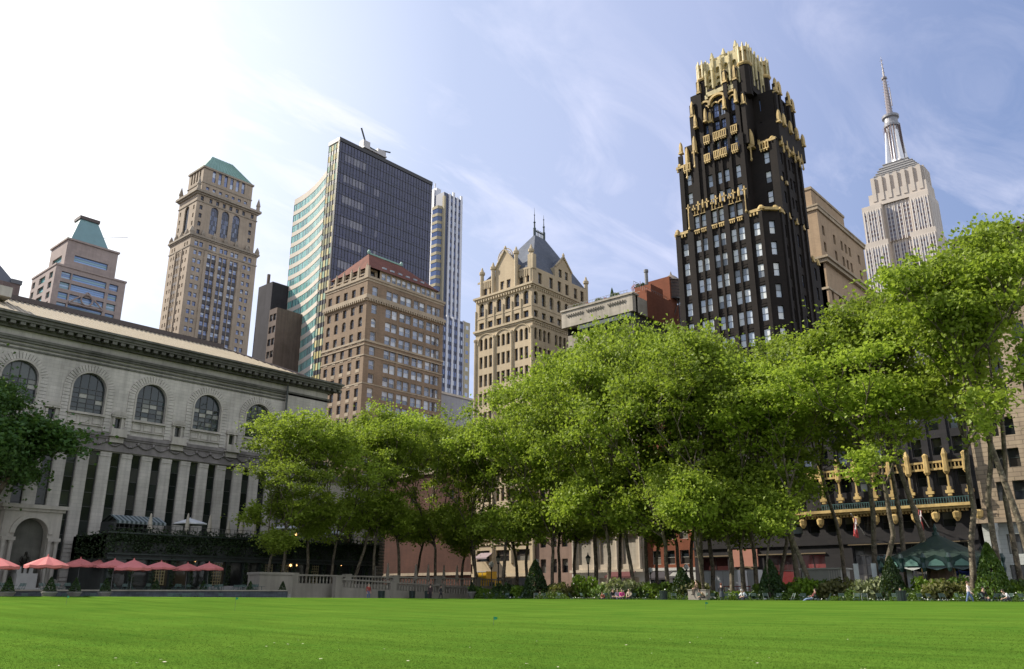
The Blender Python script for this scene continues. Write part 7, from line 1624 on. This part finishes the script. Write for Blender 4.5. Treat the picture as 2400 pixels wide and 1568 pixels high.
def car(label, x, y, m, L_=4.8, h_=1.9, name='parked_van', cat='van'):
    t = thing(name, label, cat, (x,y,.32)); n = 14; prof = [(0,.45),(0,.95),(.06,1.05),(.24,1.15),(.36,h_*.95),(.48,h_),(.82,h_),(.96,h_*.9),(1,1.1),(1,.45)]
    s = MB(); P = [(x-L_/2+u*L_, .32+z) for u,z in prof]; k = len(P)
    s.add([(a,y-.92,c) for a,c in P]+[(a,y+.92,c) for a,c in P], [tuple(range(k)), tuple(range(2*k-1,k-1,-1))]+[(i,(i+1)%k,k+(i+1)%k,k+i) for i in range(k)]); s.build('body', m, t)
    s = MB(); zb = .32+1.18; s.quad((x-L_*.2,y-.935,zb),(x+L_*.05,y-.935,zb),(x+L_*.05,y-.935,.32+h_*.9),(x-L_*.12,y-.935,.32+h_*.9)); s.quad((x+L_*.08,y-.935,zb),(x+L_*.42,y-.935,zb),(x+L_*.40,y-.935,.32+h_*.9),(x+L_*.08,y-.935,.32+h_*.9)); s.build('window', GL_DARK, t)
    for u in (-.32,.32): wheel(t, x+u*L_, y-.82, .65, .33)
    for u in (-.6,.6): h2 = MB(); h2.box(x-L_/2-.03,x-L_/2,y+u-.15,y+u+.15,1.1,1.25); h2.build('headlight', FRW, t)
    return t
car('white van seen between trunks left of the globe lamp', XA(1588,94), 94, M_WH, 5.2, 2.2)
car('yellow taxi-coloured minivan at the end of the balustrade', XA(1096,97), 97, M_YE, 4.2, 2.0)
car('dark car parked behind the shrubs before the ornate studio front', XA(1440,95), 95, m_plain('dark_car_paint', (.03,.03,.035), .25), 4.8, 1.55, 'parked_car', 'car')
car('dark red car parked behind the shrubs before the hotel entrance', XA(1830,95), 95, m_plain('maroon_car_paint', (.10,.015,.015), .25), 4.8, 1.55, 'parked_car', 'car')
# awnings on the street fronts
for px0,px1,py0,Yv,mt,lb in ((1120,1152,1296,109.4,m_plain('mauve_awning', (.24,.18,.19), .8),'mauve glass-like awning over the left shop of the cream building'),(1428,1490,1337,109.0,m_plain('maroon_awning', (.09,.02,.02), .8),'dark red awning on the ornate studio front'),(1525,1575,1340,109.0,m_plain('black_awning', (.03,.025,.03), .8),'dark awning on the orange-red house')):
    a, b2 = XA(px0,Yv), XA(px1,Yv); z = ZT(px0,py0,Yv); t = thing('shop_awning', lb, 'awning', ((a+b2)/2,Yv,z)); s = MB(); s.add([(a,Yv+.6,z),(b2,Yv+.6,z),(b2,Yv-1.3,z-.9),(a,Yv-1.3,z-.9),(a,Yv-1.3,z-1.15),(b2,Yv-1.3,z-1.15)],[(0,1,2,3),(3,2,5,4)]); s.build('cloth', mt, t); s = MB()
    for x in (a+.05,b2-.05): s.tube((x,Yv+.55,z-1.1),(x,Yv-1.3,z-1.1),.03,n=4); s.tube((x,Yv+.5,z),(x,Yv-1.3,z-.92),.03,n=4)
    s.build('frame', FR, t)
# kiosk, signs, tarp
kx0, kx1, ky = XA(1881,87), XA(1972,87), 87; kz = ZT(1900,1331,86)
kt = thing('kiosk', 'flat-roofed pale grey kiosk behind the tree trunks left of the carousel', 'kiosk', ((kx0+kx1)/2,ky,.3))
s = MB(); s.box(kx0,kx1,ky,ky+2.6,.3,kz-.15); s.build('wall', m_plain('grey_panel', (.33,.33,.30), .6), kt); s = MB(); s.box(kx0-.2,kx1+.25,ky-.3,ky+2.8,kz-.15,kz); s.build('roof', m_plain('roof_panel', (.42,.42,.38), .6), kt)
s = MB()
for k in range(5): x = kx1-1.2+k*.25; s.box(x,x+.06,ky-.05,ky,.4,kz-.2)
s.build('shutter', FRW, kt)
for px,Dd,lb in ((2008,84,'narrow white sign board right of the kiosk'),(2050,82,'narrow white sign board at the foot of the twin-trunk tree'),(2132,80,'narrow white sign board left of the carousel')):
    p = atD(px,1345,Dd); t = thing('sign_board', lb, 'sign', (p.x,p.y,.3), 'white sign boards'); s = MB(); s.box(p.x-.22,p.x+.22,p.y-.04,p.y+.04,1.4,p.z+.9); s.build('board', m_plain('sign_white', (.62,.64,.62), .5), t); s = MB(); s.tube((p.x,p.y+.06,.3),(p.x,p.y+.06,2.2),.04,n=6); s.build('post', FR, t)
p = atY(2276,1330,84); bt = thing('blue_canopy', 'bright blue tarpaulin canopy behind the right side of the carousel', 'canopy', (p.x,84,.3)); s = MB(); zt_ = p.z
s.prism([(p.x-1.5,82.7),(p.x+1.5,82.7),(p.x+1.5,85.3),(p.x-1.5,85.3)], zt_-.7, zt_-.45); s.prism([(p.x-1.5,82.7),(p.x+1.5,82.7),(p.x+1.5,85.3),(p.x-1.5,85.3)], zt_-.45, zt_, 0, [(p.x-.2,83.8),(p.x+.2,83.8),(p.x+.2,84.2),(p.x-.2,84.2)]); s.build('cover', m_plain('blue_tarp', (.05,.10,.42), .6), bt)
s = MB(); [s.tube((p.x+a,84+b2,.3),(p.x+a,84+b2,zt_-.6),.03,n=5) for a in (-1.4,1.4) for b2 in (-1.2,1.2)]; s.build('legs', FRW, bt)
# carousel
p = atD(2206,1340,81); cxx, cyy = p.x, p.y; zE, zP = zat(cxx,cyy,1322), zat(cxx,cyy,1252); rC = 4.75
cr_ = thing('carousel', 'carousel with a dark green tent roof and ornate dark green rim', 'carousel', (cxx,cyy,.3)); M_CG = m_plain('carousel_green_canvas', (.014,.032,.022), .7, var=.3, scale=.6); M_CD = m_plain('carousel_trim', (.012,.035,.032), .4)
s = MB(); s.lathe(cxx,cyy,[(rC-.3,zE+.35),(rC*.72,lerp(zE+.35,zP,.22)),(rC*.45,lerp(zE+.35,zP,.48)),(rC*.2,lerp(zE+.35,zP,.78)),(.25,zP-.1)],16); s.build('roof', M_CG, cr_)
s = MB(); s.lathe(cxx,cyy,[(.28,zP-.2),(.3,zP+.1),(.12,zP+.25),(.18,zP+.5),(.03,zP+.9)],8); s.build('finial', M_CD, cr_)
s = MB(); q = MB()
for k in range(16):
    t0, t1 = 2*math.pi*k/16, 2*math.pi*(k+1)/16; tm = (t0+t1)/2; P0 = (cxx+rC*math.cos(t0),cyy+rC*math.sin(t0)); P1 = (cxx+rC*math.cos(t1),cyy+rC*math.sin(t1)); Pm = (cxx+rC*math.cos(tm),cyy+rC*math.sin(tm))
    s.add([(*P0,zE-.35),(*P1,zE-.35),(*P1,zE+.25),(*Pm,zE+.62),(*P0,zE+.25)],[(0,1,2,3,4)]); s.add([(*P0,zE-.35),(*P1,zE-.35),(*Pm,zE-.6)],[(0,1,2)])
    s.lathe(*P0,[(.1,zE-.7),(.2,zE-.4),(.12,zE),(.24,zE+.4),(.1,zE+.75)],6)
    r2 = rC+.06; f = lambda t,z: (cxx+r2*math.cos(t),cyy+r2*math.sin(t),z); q.add([f(t0+.07,zE-.25),f(t1-.07,zE-.25),f(t1-.10,zE+.05),f(tm,zE+.3),f(t0+.10,zE+.05)],[(0,1,2,3,4)])
s.build('rim', M_CD, cr_); q.build('rim_panels', m_plain('pale_teal_panel', (.10,.20,.17), .5), cr_)
s = MB(); s.lathe(cxx,cyy,[(1.3,.6),(1.1,zE)],12); s.build('centre_drum', m_plain('drum_paint', (.15,.09,.05), .5), cr_); s = MB(); s.lathe(cxx,cyy,[(rC-.3,.3),(rC-.3,.62)],24); s.build('platform', m_plain('platform_wood', (.12,.08,.05), .6), cr_)
for k in range(10): a = k*math.pi/5+.2; s = MB(); x, y = cxx+(rC-.9)*math.cos(a), cyy+(rC-.9)*math.sin(a); s.tube((x,y,.6),(x,y,zE),.04,n=6); s.build('pole', m_plain('brass', (.3,.2,.07), .35), cr_)
# little lawn flags
for px,D_,py,lb in ((1157,33,1447,'tiny green marker flag on a thin wire, nearest the middle of the lawn'),(553,48,1400,'tiny green marker flag far left on the lawn, left of the crouching man'),(158,55,1396,'tiny green marker flag near the left edge of the lawn'),(1653,52,1411,'tiny green marker flag in front of the trailers on the lawn')):
    p = atD(px,py,D_); g0 = lawnz(p.x,p.y); t = thing('marker_flag', lb, 'flag', (p.x,p.y,g0), 'lawn marker flags'); s = MB(); s.tube((p.x,p.y,g0-.02),(p.x,p.y,max(p.z,g0+.3)),.006,n=4); s.build('wire', FRG, t); s = MB(); z = max(p.z,g0+.3)
    s.add([(p.x,p.y,z),(p.x,p.y,z-.12),(p.x+.13,p.y+.06,z-.10),(p.x+.15,p.y+.05,z-.02)],[(0,1,2,3)]); s.build('pennant', m_plain('green_pennant', (.02,.25,.12), .6), t)
# bronze seated figure inside the portal is added with the people
# ------------------------------------------------------------------ people
SKINM = m_plain('skin', (.50,.32,.23), .55, var=.06)
def cloth(nm, c): return m_plain(nm, c, .85, var=.1, scale=12)
def person_mesh(J, rad, zones, mats):
    """J joints {name:(x,y,z)}, bones [(a,b,zone)], evaluated through a skin modifier into one continuous body"""
    names = list(J); idx = {n:i for i,n in enumerate(names)}
    me = bpy.data.meshes.new('sk'); me.from_pydata([J[n] for n in names], [(idx[a],idx[b2]) for a,b2,_ in zones], [])
    ob = bpy.data.objects.new('sk', me); col.objects.link(ob)
    md = ob.modifiers.new('s','SKIN'); md.use_smooth_shade = True
    sv = me.skin_vertices[0].data
    for n in names: r = rad[n]; sv[idx[n]].radius = r if hasattr(r,'__len__') else (r,r)
    sv[idx['pelvis']].use_root = True
    sb = ob.modifiers.new('u','SUBSURF'); sb.levels = 1; sb.render_levels = 1
    dg = bpy.context.evaluated_depsgraph_get(); ev = ob.evaluated_get(dg); m2 = bpy.data.meshes.new_from_object(ev)
    bpy.data.objects.remove(ob); bpy.data.meshes.remove(me); m2.name = 'person'
    m2.materials.clear()
    for m in mats: m2.materials.append(m)
    segs = [(Vector(J[a]),Vector(J[b2]),zn) for a,b2,zn in zones]
    for p in m2.polygons:
        c = p.center; best, bz_ = 1e9, 0
        for a, b2, zn in segs:
            ab = b2-a; t = max(0,min(1,(c-a).dot(ab)/max(1e-9,ab.length_squared))); d = (c-(a+ab*t)).length-(.02 if zn == 0 else 0)
            if d < best: best, bz_ = d, zn
        p.material_index = bz_; p.use_smooth = True
    return m2
def person(px, D_, z0, pose, top, legs, hair, label, face=0.0, h=1.72, shoes=(.04,.035,.03), arms_skin=False, bagc=None, skirt=False, name='person', mats_over=None, loc=None, group=None):
    s = h/1.72
    P = {'pelvis':(0,0,.95),'waist':(0,0,1.08),'chest':(0,-.01,1.30),'neck':(0,0,1.47),'head0':(0,-.01,1.56),'head1':(0,-.02,1.64),'head2':(0,0,1.70),'nose':(0,-.115,1.60)}
    def limb(side, hip, knee, ank, toe, sh, el, wr):
        P.update({f'hip{side}':hip, f'kn{side}':knee, f'an{side}':ank, f'toe{side}':toe, f'sh{side}':sh, f'el{side}':el, f'wr{side}':wr})
        w_ = Vector(wr); d = (w_-Vector(el)).normalized(); pl = w_+d*.07; P[f'pa{side}'] = tuple(pl)
        o_ = Vector((1,0,0)) if abs(d.x) < .7 else Vector((0,1,0)); o_ = (o_-d*o_.dot(d)).normalized()
        for k,(off,ln) in enumerate(((-.03,.065),(-.01,.08),(.01,.075),(.03,.055))):
            P[f'f{k}{side}'] = tuple(pl+o_*off+d*.02); P[f'g{k}{side}'] = tuple(pl+o_*off*1.15+d*(.02+ln)+Vector((0,-.015,-.01)))
        P[f'th{side}'] = tuple(w_+d*.03-o_*.055)
    if pose in ('stand','walk'):
        st_ = .0 if pose == 'stand' else .26
        for sd, q in (('L',-1),('R',1)):
            limb(sd, (q*.10,0,.90), (q*.11,-st_*q*.6-.02,.50), (q*.11,-st_*q+(.08 if q*st_>0 else 0),.09), (q*.13,-st_*q-.15,.035), (q*.19,0,1.41), (q*.26,.03+st_*q*.5,1.13), (q*.25,-.06+st_*q*.9,.90))
    elif pose == 'sit':
        for n in ('waist','chest','neck','head0','head1','head2','nose'): x,y,z = P[n]; P[n] = (x, y-.06-(z-1.0)*.12, z-.47)
        P['pelvis'] = (0,0,.50)
        for sd, q in (('L',-1),('R',1)): limb(sd, (q*.10,-.03,.49), (q*.13,-.46,.50), (q*.13,-.44,.09), (q*.14,-.60,.035), (q*.19,-.10,.94), (q*.25,-.18,.68), (q*.12,-.40,.58))
    elif pose == 'lean':   # on a chair bent forward
        for n,dy,dz in (('waist',-.08,.60),('chest',-.24,.78),('neck',-.38,.90),('head0',-.45,.97),('head1',-.50,1.03),('head2',-.51,1.10),('nose',-.58,.96)): P[n] = (0,dy,dz)
        P['pelvis'] = (0,0,.50)
        for sd, q in (('L',-1),('R',1)): limb(sd, (q*.10,-.03,.49), (q*.15,-.46,.52), (q*.14,-.40,.09), (q*.15,-.56,.035), (q*.19,-.34,.86), (q*.24,-.40,.60), (q*.06,-.58,.52))
    elif pose == 'recline':
        for n,dy,dz in (('waist',.06,.58),('chest',.20,.78),('neck',.30,.94),('head0',.30,1.03),('head1',.29,1.10),('head2',.31,1.17),('nose',.19,1.06)): P[n] = (0,dy,dz)
        P['pelvis'] = (0,0,.46)
        for sd, q in (('L',-1),('R',1)): limb(sd, (q*.09,-.04,.45), (q*.10,-.46,.42), (q*.08,-.90,.14), (q*.09,-1.0,.20), (q*.19,.27,.88), (q*.26,.10,.66), (q*.10,-.12,.64))
    elif pose == 'crouch':
        for n,dy,dz in (('waist',-.10,.52),('chest',-.28,.68),('neck',-.42,.78),('head0',-.50,.83),('head1',-.56,.88),('head2',-.58,.95),('nose',-.62,.80)): P[n] = (0,dy,dz)
        P['pelvis'] = (0,0,.38)
        limb('L', (-.10,-.02,.38), (-.14,-.38,.50), (-.13,-.30,.09), (-.14,-.46,.035), (-.19,-.38,.74), (-.22,-.55,.48), (-.12,-.72,.24))
        limb('R', (.10,0,.38), (.13,-.30,.10), (.12,.12,.09), (.12,.22,.03), (.19,-.38,.74), (.24,-.52,.48), (.14,-.74,.28))
    rad = {'pelvis':(.155,.115),'waist':(.14,.10),'chest':(.165,.115),'neck':.055,'head0':(.068,.078),'head1':(.082,.098),'head2':(.062,.075),'nose':.014}
    Z = [('pelvis','waist',1),('waist','chest',1),('chest','neck',1),('neck','head0',0),('head0','head1',0),('head1','head2',0),('head0','nose',0)]
    for sd in 'LR':
        rad.update({f'hip{sd}':.095,f'kn{sd}':.065,f'an{sd}':.045,f'toe{sd}':(.045,.03),f'sh{sd}':.062,f'el{sd}':.045,f'wr{sd}':.027,f'pa{sd}':(.036,.018),f'th{sd}':.011})
        Z += [('pelvis',f'hip{sd}',2),(f'hip{sd}',f'kn{sd}',2),(f'kn{sd}',f'an{sd}',2),(f'an{sd}',f'toe{sd}',3),('chest',f'sh{sd}',1),(f'sh{sd}',f'el{sd}',1),(f'el{sd}',f'wr{sd}',0 if arms_skin else 1),(f'wr{sd}',f'pa{sd}',0),(f'wr{sd}',f'th{sd}',0)]
        for k in range(4): rad[f'f{k}{sd}'] = .010; rad[f'g{k}{sd}'] = .007; Z += [(f'pa{sd}',f'f{k}{sd}',0),(f'f{k}{sd}',f'g{k}{sd}',0)]
    mats = mats_over or [SKINM, cloth('shirt_cloth', top), cloth('trouser_cloth', legs), m_plain('shoe', shoes, .6)]
    me = person_mesh(P, rad, Z, mats)
    if loc is None: p = atD(px, 1400, D_); loc = (p.x, p.y, z0)
    ob = bpy.data.objects.new(name, me); col.objects.link(ob); ob.location = loc; ob.scale = (s,s,s); tag(ob, label, 'person' if name == 'person' else 'statue', group)
    tc_ = math.atan2(-loc[0], loc[1]) if False else 0
    ob.rotation_euler = (0,0, math.atan2(loc[0],-loc[1])*-1*0 + (math.atan2(-loc[1],-loc[0])+math.pi/2) + face)
    if hair is not None:
        h1, h2 = Vector(P['head1']), Vector(P['head2']); up_ = (h2-Vector(P['head0'])).normalized(); fw_ = (Vector(P['nose'])-Vector(P['head0'])).normalized()
        c = h1+up_*.02-fw_*.022; hm = MB(); rg_ = random.Random(int(px)); n1, n2 = 8, 12; vs = []
        a = up_; b2 = (fw_-a*fw_.dot(a)).normalized(); c2 = a.cross(b2)
        for i in range(n1+1):
            ph = math.pi*(.0+.72*i/n1)
            for j in range(n2):
                th = 2*math.pi*j/n2; k_ = 1.0 if math.cos(th) < .35 or ph < .9 else .72
                r = .105*(1+.05*rg_.random()); vs.append(c+a*(r*1.02*math.cos(ph))+b2*(r*1.06*math.sin(ph)*math.cos(th)*k_)+c2*(r*.86*math.sin(ph)*math.sin(th)))
        hm.add(vs, [(i*n2+j, i*n2+(j+1)%n2, (i+1)*n2+(j+1)%n2, (i+1)*n2+j) for i in range(n1) for j in range(n2)])
        o = hm.build('hair', m_plain('hair', hair, .7), ob, org=(0,0,0), smooth=True)
    if skirt:
        k = MB(); k.lathe(0,0,[(.15,1.05),(.19,.9),(.24,.55)],14); k.build('skirt', cloth('skirt_cloth', legs), ob, org=(0,0,0))
    if bagc: k = MB(); k.box(.25,.40,-.08,.10,.75,1.05); k.tube((.3,0,1.05),(.12,0,1.40),.012,n=4); b_ = k.build('shoulder_bag', cloth('bag_cloth', bagc), ob, org=(0,0,0))
    return ob
GR = .3
PE = [
 (612,88.5,'crouch',(.62,.62,.60),(.35,.22,.10),(.03,.02,.015),'person crouching in a white shirt at the far lawn edge near the stone urn',1.5,1.72),
 (863,92,'stand',(.30,.05,.035),(.10,.14,.24),(.25,.2,.15),'person standing in a red jacket and jeans before the balustrade',.6,1.78),
 (1008,94,'stand',(.045,.025,.025),(.03,.02,.025),(.02,.015,.012),'person in a long dark brown coat seen from behind near a bin',3.0,1.75),
 (1033,103,'walk',(.03,.03,.03),(.03,.03,.035),(.02,.015,.012),'slim person in black walking beside the sloping balustrade',1.6,1.7),
 (1417,85,'lean',(.30,.07,.05),(.04,.04,.05),(.12,.05,.02),'small hunched person in red at the left of the seated group',-.6,1.4),
 (1435,84,'sit',(.02,.02,.025),(.03,.03,.04),(.02,.015,.01),'person in black sitting left of the one in grey',.5,1.7),
 (1447,83.5,'sit',(.36,.33,.40),(.20,.18,.25),(.03,.02,.015),'person in pale grey sitting directly left of the one in pink',.2,1.65),
 (1458,82.5,'sit',(.62,.06,.25),(.04,.035,.05),(.03,.02,.015),'person in a bright pink top sitting in the middle of the group',0,1.65),
 (1476,83,'sit',(.50,.40,.30),(.05,.045,.05),(.03,.02,.015),'person in a cream checked shirt sitting right of the one in pink',-.4,1.7),
 (1637,79,'sit',(.12,.075,.045),(.10,.08,.06),(.04,.025,.015),'person in a brown jacket sitting raised on the bed wall',-1.1,1.8),
 (1653,76.5,'lean',(.34,.25,.14),(.06,.05,.045),(.05,.03,.02),'person in a tan shirt bent over on a chair by the flower bed',-1.3,1.75),
 (1692,76,'stand',(.02,.018,.02),(.04,.05,.06),(.16,.04,.015),'red-haired person standing in a black top and dark skirt',2.8,1.66),
 (1731,76,'lean',(.60,.60,.60),(.03,.03,.035),(.06,.035,.02),'person in a white shirt sitting left of the grey-haired one',1.2,1.7),
 (1752,75.5,'lean',(.40,.46,.52),(.05,.055,.07),(.45,.44,.42),'grey-haired person in a pale blue shirt on a chair',-1.2,1.75),
 (1903,73,'recline',(.14,.035,.03),(.18,.24,.36),(.03,.018,.012),'person in a dark red top reclining with jeans stretched to the left',-1.35,1.7),
 (2112,71.5,'sit',(.03,.03,.06),(.03,.03,.04),(.02,.015,.01),'person in dark blue sitting behind the green bin before the carousel',0,1.7),
 (2272,68,'walk',(.62,.52,.50),(.12,.18,.32),(.10,.05,.03),'person walking in a pale pink and white top and jeans',1.3,1.66),
 (2303,69,'sit',(.02,.02,.022),(.03,.03,.035),(.015,.012,.01),'person in black sitting between the walking one and the bright cone shrub',.7,1.75),
 (2366,67.5,'lean',(.62,.62,.62),(.025,.025,.03),(.04,.025,.015),'person in a white top and black trousers leaning on a chair at the right',-.9,1.68),
]
for px,D_,pose,tp,lg,hr,lb,fc,hh in PE:
    z_ = .3
    if px == 1637: z_ = 1.0
    else: z_ = .34
    if px > 1400 and px != 1637: D_ = Dg(px)*(.942+.004*((px//7)%3))
    p = atD(px,1400,D_)
    if pose in ('sit','lean','recline') and px != 1637:
        ang = math.atan2(-p.y,-p.x)+math.pi/2+fc
        put((CH_F,CH_S,CH_B), 'garden_chair', 'chair', 'green folding chair under the '+lb.replace('person','sitter',1)[:70].rsplit(' ',1)[0] if False else {1417:'green chair under the hunched person in red',1435:'green chair under the person in black of the seated group',1447:'green chair under the person in pale grey',1458:'green chair under the person in bright pink',1476:'green chair under the person in a cream checked shirt',1653:'green chair under the bent person in a tan shirt',1731:'green chair under the person in a white shirt by the trailers',1752:'green chair under the grey-haired person in pale blue',1903:'green chair under the reclining person in jeans',2112:'green chair under the person behind the bin',2303:'green chair under the person in black by the cone shrub',2366:'green chair under the person in white at the right'}[px], (p.x,p.y,z_), ang, 'occupied folding chairs', 1.02)
    person(px, D_, z_, pose, tp, lg, hr, lb, fc, hh, arms_skin=px in (1653,1752,2366,612), skirt=px==1692, bagc=(.5,.3,.25) if px==2272 else None)
bw = thing('bed_wall', 'low stone edging block where the person in the brown jacket sits', 'wall', (atD(1637,1400,79).x, atD(1637,1400,79).y, .3)); p = bw.location
s = MB(); s.box(p.x-.9,p.x+.9,p.y-.25,p.y+.5,.3,1.44); s.box(p.x-.95,p.x+.95,p.y-.3,p.y+.55,1.44,1.5); s.build('block', M_BAL, bw)
BRZ = [m_plain('dark_bronze', (.03,.028,.022), .4, metal=.5)]*4
st_o = person(50, 99, 3.2, 'sit', (0,0,0), (0,0,0), None, 'dark bronze seated figure inside the stone portal', 0, 3.4, name='statue', mats_over=BRZ, loc=(LX+.9, PY, 3.0)); st_o.rotation_euler = (0,0,R(90))
pd = thing('statue_pedestal', 'pale stone pedestal under the bronze seated figure', 'pedestal', (LX+1.1,PY,0)); s = MB(); s.box(LX+.25,LX+1.7,PY-.8,PY+.8,1.1,3.85); s.box(LX+.15,LX+2.6,PY-1.0,PY+1.0,1.1,3.15); s.box(LX+1.2,LX+3.2,PY-1.3,PY+1.3,1.0,1.7); s.build('block', m_plain('pale_stone_block', (.36,.35,.33), .8), pd)
